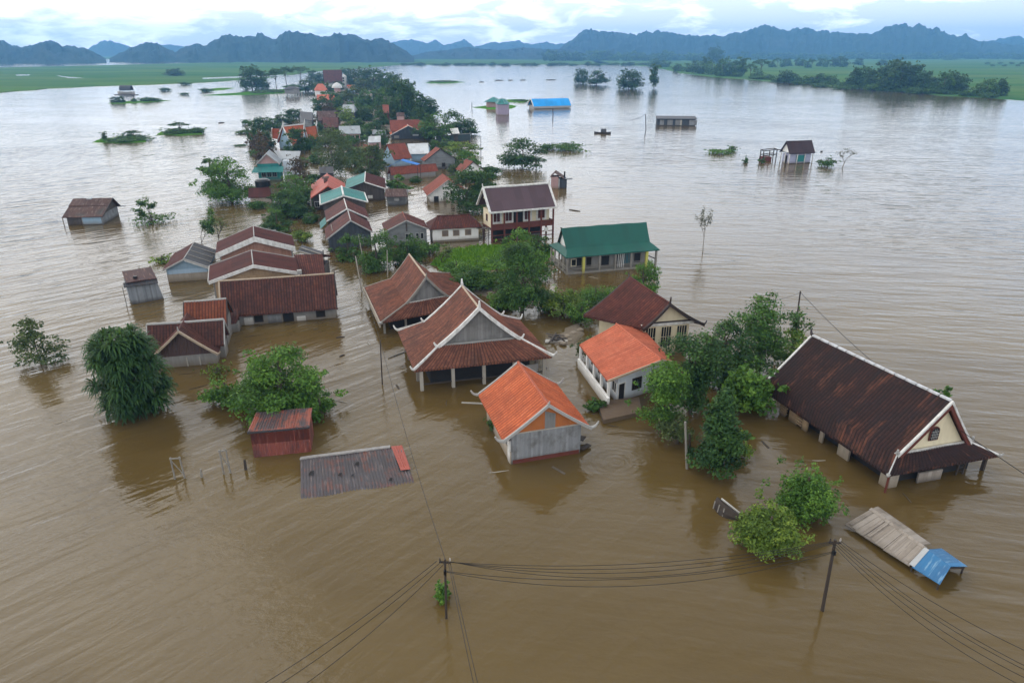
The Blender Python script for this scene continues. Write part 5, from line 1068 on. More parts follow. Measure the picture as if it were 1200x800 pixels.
o, q = far_house('tiled_house', 'brown-red tiled house between the orange barn and the treetops', [(456.5, 141), (490, 140)], [(457, 151), (470, 151)], 5.5, 2.5, M['tile_brick'], M['concrete'], 'house', 6)
o, q = far_house('chimneyed_house', 'brown block house rising behind the brown-red tiled roof', [(464.4, 132), (473.6, 131.8)], [(464.4, 136), (474, 136)], 6.5, 5.5, M['sheet_old'], M['pinkwall'], 'house', 4)
o, q = far_house('narrow_house', 'narrow brick-red house under the dark tree ridge', [(448, 124), (455.5, 124.5)], [(448.5, 130), (456, 130)], 7, 4.5, M['tile_brick'], M['tile_maroon'], 'house', 4)
o, q = far_house('temple_hall', 'great maroon-roofed hall among the farthest village trees', [(383.6, 87.2), (399.4, 86.5)], [(379, 95.5), (401.6, 95)], 13, 5, M['tile_maroon'], M['white'], 'hall', 12)
p = at(404, 104); o = thing('white_tower', p, 'slim white tower beside the great maroon-roofed hall', 'tower'); tp = up(p, 403, 87).z
b = MB(); b.box((p.x, p.y, tp * .42), 3.4, 3.4, tp * .85); b.build('shaft', M['white'], o); b = MB(); b.tube([(p.x, p.y, tp * .84), (p.x, p.y, tp * .9), (p.x, p.y, tp)], [2.3, 1.4, .2], 8); b.build('cap', M['white'], o)
for z in (.3, .55, .72): b = MB(); b.box((p.x, p.y - 1.72, tp * z), 1.2, .1, tp * .1); b.build('window', M['glass'], o)
o, q = far_house('pavilion', 'low pavilion with a coral hip roof by the far water', [(369, 99.6), (382, 99.8)], [(368, 105), (384, 105)], 7, 3.4, M['tile_coral'], M['white'], 'pavilion', 7, hip=.3)
p = at(396, 113); o = thing('domed_pavilion', p, 'round pavilion with a white domed roof among the far trees', 'pavilion'); zt_ = up(p, 396, 103).z
b = MB(); R__ = 6.2 / ppm(p); b.tube([(p.x, p.y, zt_), (p.x, p.y, zt_ + .35 * R__), (p.x, p.y, zt_ + .7 * R__), (p.x, p.y, zt_ + .95 * R__)], [R__, R__ * .92, R__ * .6, .1], 14); b.build('dome', M['trim_white'], o); b = MB(); b.tube([(p.x, p.y, -.5), (p.x, p.y, zt_)], R__ * .6, 10); b.build('wall', M['pinkwall'], o)
o, q = far_house('blue_house', 'pale blue house with a coral roof at the far end of the village', [(406.5, 99.6), (415.5, 99.8)], [(406, 103.2), (416, 103.2)], 8.6, 7, M['tile_coral'], M['blueboard'], 'house', 4)
o, q = far_house('grey_roofed_house', 'house with a blue-grey hip roof deep among the village trees', [(403, 124.6), (414, 125)], [(399.5, 128.6), (419, 129)], 6, 3.6, M['sheet_grey'], M['plank_dark'], 'house', 6, hip=.1)
o, q = far_house('rusty_roofed_house', 'house under a dark rusty roof on the left edge of the far village', [(372, 131.5), (393, 131)], [(371, 138), (395, 137.5)], 5.6, 2.8, M['sheet_old'], M['plank_dark'], 'house', 6)
o, q = far_house('rusty_roofed_house', 'house with a faded red roof just behind the temple trees', [(378, 138.5), (396, 138.5)], [(377, 145), (397, 145)], 5.4, 2.8, M['tile_maroon'], M['plank_dark'], 'house', 6)
o, q = far_house('shack', 'dark shack with a grey gable at the left end of the temple trees', [(352, 131), (366, 132)], [(350, 137), (368, 138)], 5.0, 2.6, M['sheet_black'], M['plank_hgrey'], 'shack', 6)
o, q = far_house('shack', 'small pink-walled shack left of the temple by the water', [(298, 158), (316, 157)], [(297, 164), (317, 163)], 3.8, 2.4, M['sheet_black'], M['pinkwall'], 'shack', 4)
o, q = far_house('tiled_house', 'house with a coral-red roof strip close to the far shore', [(372, 112), (392, 112)], [(371, 116.5), (392, 116.5)], 5.8, 3.2, M['tile_coral'], M['white'], 'house', 6)
# houses seen only in glimpses between the trees of the village
o, q = far_house('white_house', 'small white-roofed house in the gap left of the orange barn', [(432, 160), (446, 159)], [(431, 167), (446, 166.5)], 3.6, 2.4, M['sheet_pale'], M['pinkwall'], 'house', 4)
o, q = far_house('shed', 'low shed with a grey vaulted sheet roof left of the orange barn', [(437, 152), (452, 153)], [(436, 157), (452, 158)], 3.8, 2.6, M['sheet_grey'], M['plank_dark'], 'shed', 4)
o, q = far_house('tiled_house', 'red-tiled corner roof peeping from behind the olive tree', [(426, 169), (434, 171)], [(429, 176), (440, 178)], 3.6, 2.2, M['tile_brick'], M['plank_dark'], 'house', 4)
o, q = far_house('dark_shed', 'dark flat shed between the willow-like tree and the red sheet roof', [(374, 196), (390, 195)], [(374, 203), (391, 203)], 3.6, 2.7, M['sheet_black'], M['plank_dark'], 'shed', 4)

# ================================================================== buildings out on the water
h = House('lakehouse', 'stilt_house', 'dark-roofed white-gabled house on white posts alone in the lake at right', sag=0.0)
h.roof(m_sheet('dusky_brown_sheet', (.05, .032, .036), (.07, .03, .025), .5, .25, spec=.15), .3, .03, 4); h.core(m_plaster('lilac_wall', (.35, .36, .47), (.22, .2, .24), .4), .8, .72, zt=2.3); h.wedge(M['white'], .86, .86, name='gable'); h.ridge(M['trim_dark'], .08)
for s_ in (-.9, -.3, .3, .9): h.post(s_, -.86, 2.4, M['trim_white'], .09)
h.post(.9, .8, 2.4, M['trim_white'], .09); h.post(-.9, 0, 2.4, M['trim_white'], .09); h.post(-.9, .85, 2.4, M['trim_white'], .09)
h.si, h.ti = .8, .72; h.panel('l', .3, .75, .4, 2.0, M['tealwall'], .06, 'wall_panel'); h.opening('b', .5, .8, -.2, 1.8, M['wood_dark'], M['interior'], (0, 0), 'door', sub='door_leaf')
h.panel('l', 0, 1, -.5, .15, M['plank_dark'], .25, 'floor_edge')
p0, p1 = at(893.5, 189.5), at(909, 187.5); o = thing('frame_shelter', (p0 + p1) / 2, 'open wooden frame with a deck joined to the stilt house in the lake', 'shelter')
def frame(b, p, q, z0, z1, r=.09): b.beam(Z(p, z0), Z(q, z1), r * 2, r * 2, V((0, 0, 1)) if abs(z1 - z0) < 1 else V((1, 0, 0)))
tz = up(p0, 893, 177).z; b = MB(); dpt = V((0, 2.2, 0))
for q in (p0, p1, p0 + dpt, p1 + dpt, p0.lerp(p1, .45)): frame(b, q, q, -.5, tz)
for z in (tz, tz * .55): frame(b, p0, p1, z, z); frame(b, p0 + dpt, p1 + dpt, z, z)
frame(b, p0, p0 + dpt, tz, tz); frame(b, p1, p1 + dpt, tz, tz); frame(b, p1, p1 + V((2.6, 0, 0)), tz - .1, tz - .1); b.build('frame', M['wood_dark'], o)
b = MB(); b.box((*((p0.lerp(p1, .3)) + dpt / 2)[:2], .35), 2.4, 2.2, 1.3); b.build('deck', M['trim_brown'], o)
h = House('bluebarn', 'blue_barn', 'barn with a bright blue rounded sheet roof far out on the water', 'barn', sag=-.5)
h.roof(M['sheet_cyan'], .6, .02, 4, m=7); h.core(M['trim_grey'], .93, .9); h.wedge(M['sheet_black'], .90, .9); h.fascia(-1, M['trim_grey'], .1, .02, .9, 'side_wall'); h.rake(-1, M['trim_white'], .2, .1, .2)
p = at(587, 127.5); o, q = far_house('green_roofed_villa', 'small lilac villa with a green hip roof on a grass islet far out', [(584, 117.2), (594, 117.2)], [(580, 120.6), (597.5, 120.8)], 6.6, 4.6, M['sheet_teal'], m_plaster('lilac_plaster', (.34, .28, .36), (.2, .17, .2), .4), 'villa', 4, hip=.3, openings=2)
q0 = at(577, 126.5); zt_ = up(q0, 577, 118).z; b = MB(); b.box((q0.x + .6, q0.y + 2.5, zt_ / 2 - .5), 7.0, 5, zt_, .1); b.build('annex_wall', M['pinkwall'], o); b = MB(); b.tube([(q0.x + .6, q0.y + 2.5, zt_ - .55), (q0.x + .6, q0.y + 2.5, zt_ + 1.5)], [5.8, .3], 4); b.build('annex_roof', M['sheet_teal'], o)
q0 = at(588, 120, 6.6); b = MB(); b.tube([(q0.x, q0.y, 6.4), (q0.x, q0.y, 8.2)], [1.8, .1], 4); b.build('roof_lantern', M['sheet_teal'], o)
a0, a1 = at(769.5, 147.5), at(814.5, 147.8); o = thing('long_boathouse', (a0 + a1) / 2 + V((0, 2.5, 0)), 'long dark flat-topped shed with plank front standing in the open lake', 'shed'); zt_ = up(a0, 769, 139.5).z
b = MB(); dv = V((.6, 5, 0)); b.prism([Z(p, -.5) for p in (a0, a1, a1 + dv, a0 + dv)], [Z(p, zt_) for p in (a0, a1, a1 + dv, a0 + dv)]); b.build('wall', M['plank_slate'], o)
b = MB(); b.strip([(Z(a0 + dv, zt_ + .7) + V((-.3, .3, 0)), Z(a1 + dv, zt_ + .7) + V((.4, .3, 0))), (Z(a0, zt_ + .15) + V((-.4, -.5, 0)), Z(a1, zt_ + .15) + V((.4, -.5, 0)))], .15); b.build('roof', M['sheet_black'], o)
for f, w_, mt in ((.08, .1, 'plank_blue'), (.27, .14, 'plank_grey'), (.48, .12, 'plank_grey'), (.6, .05, 'wood_pale'), (.84, .2, 'plank_blue')):
    b = MB(); p, q = a0.lerp(a1, f), a0.lerp(a1, f + w_); b.prism([Z(p, .2), Z(q, .2), Z(q, zt_ - .3), Z(p, zt_ - .3)], [x + V((0, -.08, 0)) for x in (Z(p, .2), Z(q, .2), Z(q, zt_ - .3), Z(p, zt_ - .3))]); b.build('wall_panel', M[mt], o)
# kiosk behind the two-storey house
p0, p1 = at(645.5, 220.8), at(654, 221); o = thing('brown_kiosk', (p0 + p1) / 2 + V((1, 1.5, 0)), 'tiny brown hut with a dark annexe standing in the water behind the two-storey house', 'hut'); zt_ = up(p0, 645, 207.5).z
b = MB(); dv = V((.4, 2.6, 0)); b.prism([Z(p, -.5) for p in (p0, p1, p1 + dv, p0 + dv)], [Z(p, zt_) for p in (p0, p1, p1 + dv, p0 + dv)]); b.build('wall', M['pinkwall'], o)
pr = (p0 + p1) / 2; b = MB(); pk = Z(pr, up(p0, 649, 202).z)
b.strip([(pk + V((0, -.3, 0)), pk + dv + V((0, .3, 0))), (Z(p0, zt_ - .1) + V((-.3, -.3, 0)), Z(p0, zt_ - .1) + dv + V((-.3, .3, 0)))], .1); b.strip([(pk + V((0, -.3, 0)), pk + dv + V((0, .3, 0))), (Z(p1, zt_ - .3) + V((1.2, -.3, 0)), Z(p1, zt_ - .3) + dv + V((1.2, .3, 0)))], .1); b.build('roof', M['sheet_old'], o)
b = MB(); b.box((p1.x + .9, p1.y + 1.2, .7), 1.7, 2.4, 2.4); b.build('annexe', M['plank_slate'], o); b = MB(); b.beam(Z(p1, -.5) + V((.15, -.06, 0)), Z(p1, zt_ - .3) + V((.15, -.06, 0)), .18, .12, V((1, 0, 0))); b.build('door_post', M['trim_white'], o); b = MB(); b.box((p1.x + 1.3, p1.y + .8, 2.6), .3, .3, 1.4); b.build('chimney', M['black'], o); b = MB(); b.box((p1.x + 2.0, p1.y + .4, 1.9), 1.8, 1.2, .12); b.build('awning', M['black'], o)
# house on stilts at the far left
p0, p1 = at(332, 113.5), at(350, 113); o = thing('stilt_pavilion', (p0 + p1) / 2 + V((0, 4, 0)), 'grey pavilion on white stilts over the water at the far left of the village', 'pavilion'); zt_, zr_, zd = up(p0, 335, 104.5).z, up(p0, 342, 101.5).z, up(p0, 335, 110).z
b = MB(); dv = V((0, 7, 0))
for i in range(7):
    for q in (p0.lerp(p1, i / 6), p0.lerp(p1, i / 6) + dv): b.tube([Z(q, -.5), Z(q, zd)], .16, 6)
b.build('stilts', M['trim_white'], o)
b = MB(); q = (p0 + p1) / 2 + dv / 2; b.box((q.x, q.y, (zd + zt_) / 2), (p1 - p0).length * .8, 6, zt_ - zd); b.build('wall', M['concrete'], o); b = MB(); b.box((q.x, q.y, zd), (p1 - p0).length * 1.05, 8, .3); b.build('deck', M['wood_grey'], o)
b = MB(); rr0, rr1 = Z(q, zr_) - V((1.5, 0, 0)), Z(q, zr_) + V((1.5, 0, 0)); b.strip([(rr0, rr1), (Z(p0, zt_) + V((1, -.5, 0)), Z(p1, zt_) + V((0, -.5, 0)))], .15); b.strip([(rr1, rr0), (Z(p1, zt_) + dv, Z(p0, zt_) + dv + V((1, 0, 0)))], .15); b.strip([(rr0, rr0), (Z(p0, zt_) + dv + V((1, 0, 0)), Z(p0, zt_) + V((1, -.5, 0)))], .15); b.strip([(rr1, rr1), (Z(p1, zt_) + V((0, -.5, 0)), Z(p1, zt_) + dv)], .15); b.build('roof', M['sheet_black'], o)

# ================================================================== trees and bushes
def leafmesh(name, pos, nrm, size, tint, asp=1.7, droop=None, seed=0, mat=None, parent=None, axis=None):
    """one mesh of many small leaf faces; pos in parent space"""
    r = np.random.RandomState(seed); n = len(pos)
    nrm = nrm / (np.linalg.norm(nrm, axis=1, keepdims=True) + 1e-9)
    a = r.randn(n, 3) if axis is None else axis.copy()
    a -= nrm * (a * nrm).sum(1, keepdims=True); a /= (np.linalg.norm(a, axis=1, keepdims=True) + 1e-9)
    if droop: a[:, 2] -= droop; a /= np.linalg.norm(a, axis=1, keepdims=True)
    b = np.cross(nrm, a); b /= (np.linalg.norm(b, axis=1, keepdims=True) + 1e-9)
    s = size[:, None]; w_ = s / asp / 2
    v = np.empty((n, 4, 3), np.float32)
    v[:, 0] = pos - a * s * .5; v[:, 1] = pos + b * w_ + a * s * .05 - nrm * s * .06; v[:, 2] = pos + a * s * .5; v[:, 3] = pos - b * w_ + a * s * .05 - nrm * s * .06
    me = bpy.data.meshes.new(name); me.vertices.add(n * 4); me.vertices.foreach_set('co', v.ravel())
    me.loops.add(n * 4); me.loops.foreach_set('vertex_index', np.arange(n * 4, dtype=np.int32))
    me.polygons.add(n); me.polygons.foreach_set('loop_start', np.arange(0, n * 4, 4, dtype=np.int32)); me.polygons.foreach_set('loop_total', np.full(n, 4, np.int32))
    at_ = me.attributes.new('tint', 'FLOAT', 'FACE'); at_.data.foreach_set('value', np.clip(tint, 0, 1).astype(np.float32))
    me.update(calc_edges=True)
    if mat: me.materials.append(mat)
    o = bpy.data.objects.new(name, me); col.objects.link(o); o.parent = parent; return o
def blobs_round(r, W, H, z0, n, seed_r=1.0, flat=1.0):
    nb_ = n
    """clumps spread over a dome W wide, H tall, bottom at z0"""
    out = []
    for i in range(n):
        th = r.uniform(0, 2 * math.pi); u = r.uniform(0, 1) ** .6; ph = r.uniform(-1.0, 1.0) if i > nb_ * .4 else r.uniform(-1.0, -.25)
        rr = W / 2 * (r.uniform(.5, .80) if ph > -.25 else r.uniform(.45, .92)) * math.sqrt(max(0.06, 1 - (max(0, ph) ** 2 if ph > 0 else .25 * ph * ph))) * u ** .35
        out.append((np.array([rr * math.cos(th), rr * math.sin(th), z0 + H * (.43 + .40 * ph)]), W * r.uniform(.10, .22) * seed_r, H * r.uniform(.11, .20) * flat))
    return out
def crown_points(r, blobs, n, ls):
    c = np.array([b[0] for b in blobs]); rw = np.array([b[1] for b in blobs]); rh = np.array([b[2] for b in blobs])
    wt_ = rw * rw + rw * rh; k = r.choice(len(blobs), n, p=wt_ / wt_.sum())
    d = r.randn(n, 3); d /= np.linalg.norm(d, axis=1, keepdims=True)
    low = d[:, 2] < -.35; d[low, 2] *= -.6
    f = r.uniform(.30, 1.0, n) ** .5 * (1 + r.randn(n) * .14)
    p = c[k] + d * f[:, None] * np.stack([rw[k], rw[k], rh[k]], 1)
    bt = r.uniform(.08, .72, len(blobs)); tint = bt[k] + r.randn(n) * .14
    nm = d * .7 + np.array([0, 0, .55]) + r.randn(n, 3) * .45
    return p, nm, ls * r.uniform(.6, 1.35, n), tint
def limbs(b, r, blobs, base, zt, tr, k=7):
    """trunk and limbs that reach into the clumps, in parent space"""
    lean = np.array([r.uniform(-.06, .06), r.uniform(-.06, .06), 0]) * zt
    pts = [V((0, 0, base)), V(lean * .3) + V((0, 0, zt * .35)), V(lean) + V((0, 0, zt * .8))]
    b.tube(pts, [tr, tr * .8, tr * .35], 7)
    for i in r.choice(len(blobs), min(k, len(blobs)), replace=False):
        c = V(blobs[i][0]); s = pts[0].lerp(pts[1], r.uniform(.3, 1.0)) if c.z < zt * .5 else pts[1].lerp(pts[2], r.uniform(0, .7))
        mid = s.lerp(c, .5) + V((r.uniform(-.1, .1), r.uniform(-.1, .1), .08)) * (c - s).length
        b.tube([s, mid, c], [tr * .45, tr * .3, tr * .12], 5)
def raw(b, name, mat, parent):
    """mesh given in parent space"""
    loc = parent.location.copy(); b.v = [p + loc for p in b.v]; return b.build(name, mat, parent)
def tree(px, base, top, wpx, label, mat='leaf_mid', n=5000, ls=.3, name='tree', cat='tree', kind='round', nb=26, z0=None, group=None, seed=None, trunk=.16, bark='bark', asp=1.7, lean=0, tightness=1.0, pos=None, hh=None, ww=None, plump=1.0):
    g = at(px, base) if pos is None else V(pos); H = hh or max(up(g, px, top).z, .4); W = ww or wpx / ppm(g + V((0, 0, H / 2)))
    g = g + V((0, W * .22, 0)) if pos is None else g
    seed = seed if seed is not None else int(px * 7 + base); r = np.random.RandomState(seed)
    o = thing(name, V((g.x, g.y, 0)), label, cat, group)
    z0 = .02 * H if z0 is None else z0 * H
    if kind == 'round': bl = blobs_round(r, W, H - z0, z0, nb, tightness, plump)
    elif kind == 'cone':
        bl = []
        for i in range(nb):
            f = (i + .5) / nb; th = r.uniform(0, 6.28); rad = W / 2 * (1 - f) ** .75 * r.uniform(.35, .78); bl.append((np.array([rad * math.cos(th), rad * math.sin(th), z0 + (H - z0) * (.06 + .88 * f)]), W * (.22 - .11 * f), H * .075))
    elif kind == 'column':
        bl = [(np.array([W * .17 * r.randn(), W * .17 * r.randn(), z0 + (H - z0) * r.uniform(.08, .88)]), W * r.uniform(.2, .32), H * r.uniform(.09, .15)) for i in range(nb)]
    elif kind == 'bush':
        bl = [(np.array([W * .34 * math.cos(t_) * q_, W * .34 * math.sin(t_) * q_, H * r.uniform(.12, .72) * (1.1 - .5 * q_)]), W * r.uniform(.13, .22), H * r.uniform(.18, .28)) for t_, q_ in zip(r.uniform(0, 6.28, nb), np.sqrt(r.uniform(0, 1, nb)))]
    elif kind == 'flat':                                       # umbrella-shaped crown held up on bare limbs
        bl = [(np.array([W * .40 * math.cos(t_) * q_, W * .40 * math.sin(t_) * q_, H * (.86 - .22 * q_ * q_) + r.uniform(-.05, .05) * H]), W * r.uniform(.10, .17), H * r.uniform(.06, .10)) for t_, q_ in zip(r.uniform(0, 6.28, nb), np.sqrt(r.uniform(0, 1, nb)))]
    mx = sum(b[0] for b in bl) / len(bl); ex = []
    for b in bl:                                               # sprays that break the outline
        if r.rand() < (.85 if kind == 'bush' else .55):
            d = b[0] - mx; d = d / (np.linalg.norm(d) + 1e-6) + r.randn(3) * .35; d[2] = abs(d[2]) * .8 + .15; q = r.uniform(.28, .5); ex.append((b[0] + d * np.array([b[1], b[1], b[2]]) * r.uniform(.8, 1.55 if kind == 'bush' else 1.2), b[1] * q, b[2] * q))
    p, nm, sz, ti = crown_points(r, bl + ex, n, ls)
    keep = p[:, 2] > .02; p, nm, sz, ti = p[keep], nm[keep], sz[keep], ti[keep]
    if lean: p[:, 0] += lean * p[:, 2]
    leafmesh('crown' if cat == 'tree' else 'foliage', p, nm, sz, ti, asp, .35, seed, M[mat], o)
    b = MB(); limbs(b, r, bl, -.5, H * .9, max(.05, trunk), 9); raw(b, 'trunk' if cat == 'tree' else 'stems', M[bark], o)
    return o

# --- strap-leaved tree, hanging rosettes
def strap_tree(px, base, top, wpx, label, nros=150, per=44, seed=3, mat='leaf_strap'):
    g = at(px, base); H = up(g, px, top).z; W = wpx / ppm(g + V((0, 0, H / 2))); g = g + V((0, W * .28, 0)); r = np.random.RandomState(seed)
    o = thing('strap_leaved_tree', V((g.x, g.y, 0)), label, 'tree'); vs_, tint = [], []; b = MB(); b.tube([V((0, 0, -.5)), V((0, 0, H * .8))], [.22, .1], 8); ends = []
    for i in range(nros):
        f = (i + .5) / nros; zc = H * (.06 + .86 * f); rad = W / 2 * (math.sin(math.pi * min(1, (1.06 - f) * .62 + .12)) ** .7) * r.uniform(.30, .92); th = i * 2.4 + r.uniform(-.3, .3)
        c = V((rad * math.cos(th), rad * math.sin(th), zc)); ends.append(c); bt = r.uniform(.15, .62)
        for k in range(per):
            a = r.uniform(0, 6.28); el = r.uniform(-.35, 1.25); d = V((math.cos(a) * math.cos(el), math.sin(a) * math.cos(el), math.sin(el))) + V((c.x, c.y, 0)) * (.5 / max(.4, rad + .2)); d.normalize()
            ln = r.uniform(.7, 1.25) * .078 * (W + H) ; wd = .05 * r.uniform(.7, 1.2) * 1.25; sd_ = d.cross(V((0, 0, 1))); sd_ = (sd_.normalized() if sd_.length > .05 else V((1, 0, 0))) * wd
            q = [c, c + d * ln * .5 + V((0, 0, -.0 * ln)), c + d * ln * .85 + V((0, 0, -.16 * ln)), c + d * ln * 1.05 + V((0, 0, -.46 * ln))]
            wds = [.6, 1, .8, .12]
            for j in range(3): vs_.append([q[j] - sd_ * wds[j], q[j] + sd_ * wds[j], q[j + 1] + sd_ * wds[j + 1], q[j + 1] - sd_ * wds[j + 1]]); tint.append(min(1, max(0, bt + r.randn() * .12 + .1 * (2 - j))))
    for c in ends[::4]: b.tube([V((0, 0, c.z * .6)), c * .6 + V((0, 0, c.z * .36)), c], [.08, .06, .03], 5)
    raw(b, 'trunk', M['bark'], o); n = len(vs_); v = np.array([[tuple(p) for p in q] for q in vs_], np.float32); v[:, :, 2] = np.maximum(v[:, :, 2], -.05)
    me = bpy.data.meshes.new('crown'); me.vertices.add(n * 4); me.vertices.foreach_set('co', v.ravel()); me.loops.add(n * 4); me.loops.foreach_set('vertex_index', np.arange(n * 4, dtype=np.int32)); me.polygons.add(n); me.polygons.foreach_set('loop_start', np.arange(0, n * 4, 4, dtype=np.int32)); me.polygons.foreach_set('loop_total', np.full(n, 4, np.int32))
    at_ = me.attributes.new('tint', 'FLOAT', 'FACE'); at_.data.foreach_set('value', np.array(tint, np.float32)); me.update(calc_edges=True); me.materials.append(M[mat]); c = bpy.data.objects.new('crown', me); col.objects.link(c); c.parent = o; return o
# --- thin tree: visible boughs, a few leaves
def thin_tree(px, base, top, wpx, label, mat='leaf_mid', n=900, ls=.22, seed=1, levels=4, name='sparse_tree', bark='bark', lean=0.0, leafy=1.0, r0=.09, spread=.55, group=None, zfrac=.18):
    g = at(px, base); H = up(g, px, top).z; W = wpx / ppm(g + V((0, 0, H / 2))); r = np.random.RandomState(seed); o = thing(name, V((g.x, g.y, 0)), label, 'tree', group); b = MB(); tips = []
    def grow(p, d, ln, rad, lv):
        mid = p + d * ln * .5 + V(r.randn(3) * ln * .05); e = p + d * ln; b.tube([p, mid, e], [rad, rad * .8, rad * .6], 5)
        if lv == 0: tips.append((mid, .6)); tips.append((e, 1.0)); return
        for k in range(r.randint(2, 4)):
            a = r.uniform(0, 6.28); nd = V((math.cos(a), math.sin(a), 0)) * spread * r.uniform(.6, 1.3) * (W / H * 1.3) + d * .8 + V((0, 0, .12)); grow(e if k == 0 else p.lerp(e, r.uniform(.45, 1)), nd.normalized(), ln * r.uniform(.6, .82), rad * .6, lv - 1)
        if lv <= 2: tips.append((e, .5))
    grow(V((0, 0, -.5)), V((lean, 0, 1)).normalized(), H * .34 + .5, r0, levels)
    zmax = max(t[0].z for t in tips); xm = max(max(abs(t[0].x - lean * t[0].z), abs(t[0].y)) for t in tips); fx, fz = (W / 2) / xm, H / zmax
    b.v = [V((p.x * fx, p.y * fx, p.z * fz if p.z > 0 else p.z)) for p in b.v]; raw(b, 'trunk', M[bark], o)
    c = np.array([(t.x * fx, t.y * fx, t.z * fz) for t, w_ in tips]); k = r.randint(0, len(c), n); p = c[k] + r.randn(n, 3) * np.array([W * .05, W * .05, H * .035]) * leafy; kk = p[:, 2] > H * zfrac * .3; p = p[kk]; m_ = len(p)
    leafmesh('crown', p, r.randn(m_, 3) * .6 + np.array([0, 0, .8]), ls * r.uniform(.6, 1.3, m_), r.uniform(.1, .9, m_), 1.8, .3, seed, M[mat], o); return o

# ---- around the near houses
strap_tree(148, 495, 393, 86, 'dark round tree of hanging strap leaves standing alone in the water')
tree(37, 431, 378, 74, 'sparse see-through broad-leaved bush alone at the left edge of the water', 'leaf_olive', 2300, .27, 'sparse_bush', 'bush', 'cone', 46, seed=4, trunk=.06)
tree(322, 498, 413, 120, 'big round bright-green tree behind the rusty shed', 'leaf_bright', 17000, .26, 'round_tree', nb=60, trunk=.25)
tree(262, 478, 444, 52, 'low leafy bush at the left foot of the round green tree', 'leaf_bright', 2600, .24, 'bush', 'bush', 'bush', 22)
tree(375, 493, 462, 42, 'small leafy bush at the right foot of the round green tree', 'leaf_bright', 1500, .24, 'bush', 'bush', 'bush', 18)
tree(252, 442, 431, 46, 'thin floating sprigs beside the cross-gabled house', 'leaf_yellow', 260, .24, 'water_plants', 'bush', 'bush', 14)
tree(842, 562, 462, 74, 'dark feathery cone-shaped tree between the leaning posts and the dark-roofed hall', 'leaf_dark', 9500, .24, 'conical_tree', kind='cone', nb=64, trunk=.16, seed=5)
tree(868, 540, 505, 40, 'light green spray of leaves low behind the cone-shaped tree', 'leaf_yellow', 500, .22, 'bush', 'bush', 'bush', 14)
tree(778, 512, 428, 56, 'tall light-green feathery tree in front of the white-walled house', 'leaf_bright', 7000, .20, 'feathery_tree', kind='column', nb=46, trunk=.14, seed=9)
tree(812, 490, 394, 58, 'dark dense tree beside the light-green feathery tree and the coral roof', 'leaf_dark', 7500, .24, 'dense_tree', kind='column', nb=46, trunk=.18, seed=12)
tree(795, 525, 480, 46, 'drooping pale shrub below the light-green feathery tree', 'leaf_olive', 1500, .2, 'bush', 'bush', 'bush', 22)
tree(850, 455, 378, 78, 'dark spreading tree at the left of the creeper-clad tree', 'leaf_dark', 8500, .25, 'spreading_tree', nb=44, trunk=.2, seed=14)
tree(893, 440, 353, 62, 'tall creeper-clad tree with rounded top left of the dark-roofed hall', 'leaf_mid', 8000, .24, 'creeper_clad_tree', kind='column', nb=44, trunk=.22, seed=15)
tree(878, 488, 428, 64, 'bright-green large-leaved creeper mound in front of the creeper-clad tree', 'leaf_bright', 4600, .34, 'creeper_mound', 'bush', 'bush', 40, seed=16)
tree(930, 430, 388, 44, 'light green shrub between the creeper-clad tree and the dark roof', 'leaf_yellow', 1500, .26, 'bush', 'bush', 'round', 22)
thin_tree(925, 420, 360, 52, 'thin bare-limbed tree rising behind the creeper-clad tree', 'leaf_dark', 420, .28, 21, 3)
tree(948, 615, 548, 68, 'round fine-leaved green bush in front of the dark-roofed hall', 'leaf_bright', 13000, .17, 'fine_leaved_bush', 'bush', 'bush', 70, seed=17)
tree(903, 652, 600, 80, 'yellow-green fine-leaved bush next to the right-hand power pole', 'leaf_yellow', 13000, .18, 'fine_leaved_bush', 'bush', 'bush', 80, seed=18)
thin_tree(1108, 486, 457, 40, 'leafy treetop showing above the ridge of the dark-roofed hall', 'leaf_mid', 220, .34, 23, 2)
tree(517, 706, 683, 26, 'small green bush at the foot of the left-hand power pole', 'leaf_bright', 900, .16, 'bush', 'bush', 'bush', 16)
tree(698, 482, 466, 30, 'tuft of green reeds beside the brown landing', 'leaf_mid', 700, .22, 'reed_tuft', 'reeds', 'bush', 14)
tree(690, 423, 392, 36, 'scrub against the left wall of the coral-roofed house', 'leaf_olive', 900, .22, 'bush', 'bush', 'bush', 20)
tree(578, 505, 487, 16, 'ferns hanging along the left eave of the orange-roofed house', 'leaf_mid', 420, .18, 'ferns', 'bush', 'bush', 14)
# ---- the overgrown bank in the middle
tree(612, 372, 282, 74, 'large dark-green tree on the bank right of the white-ridged hall', 'leaf_mid', 11000, .26, 'bank_tree', nb=54, z0=.10, trunk=.24, seed=31)
tree(608, 318, 264, 48, 'bright-green tree in front of the two-storey house balcony', 'leaf_bright', 5200, .28, 'bank_tree', nb=34, z0=.12, trunk=.18, seed=32)
tree(582, 340, 302, 58, 'light-green feathery shrub on the bank behind the white-ridged hall', 'leaf_bright', 4200, .24, 'shrub', 'bush', 'round', 34, seed=33)
tree(552, 343, 312, 54, 'dark green shrub at the back of the white-ridged hall', 'leaf_mid', 4200, .25, 'shrub', 'bush', 'bush', 36, seed=34)
tree(585, 365, 342, 46, 'bright low creeper beside the right eave of the white-ridged hall', 'leaf_bright', 2000, .24, 'shrub', 'bush', 'bush', 24, seed=35)
tree(592, 357, 325, 34, 'olive shrub hanging over the water right of the white-ridged hall', 'leaf_olive', 2000, .22, 'shrub', 'bush', 'round', 22, seed=36)
tree(660, 372, 338, 56, 'yellow-green leafy shrub in the channel below the green-roofed house', 'leaf_yellow', 2600, .26, 'shrub', 'bush', 'bush', 30, seed=37)
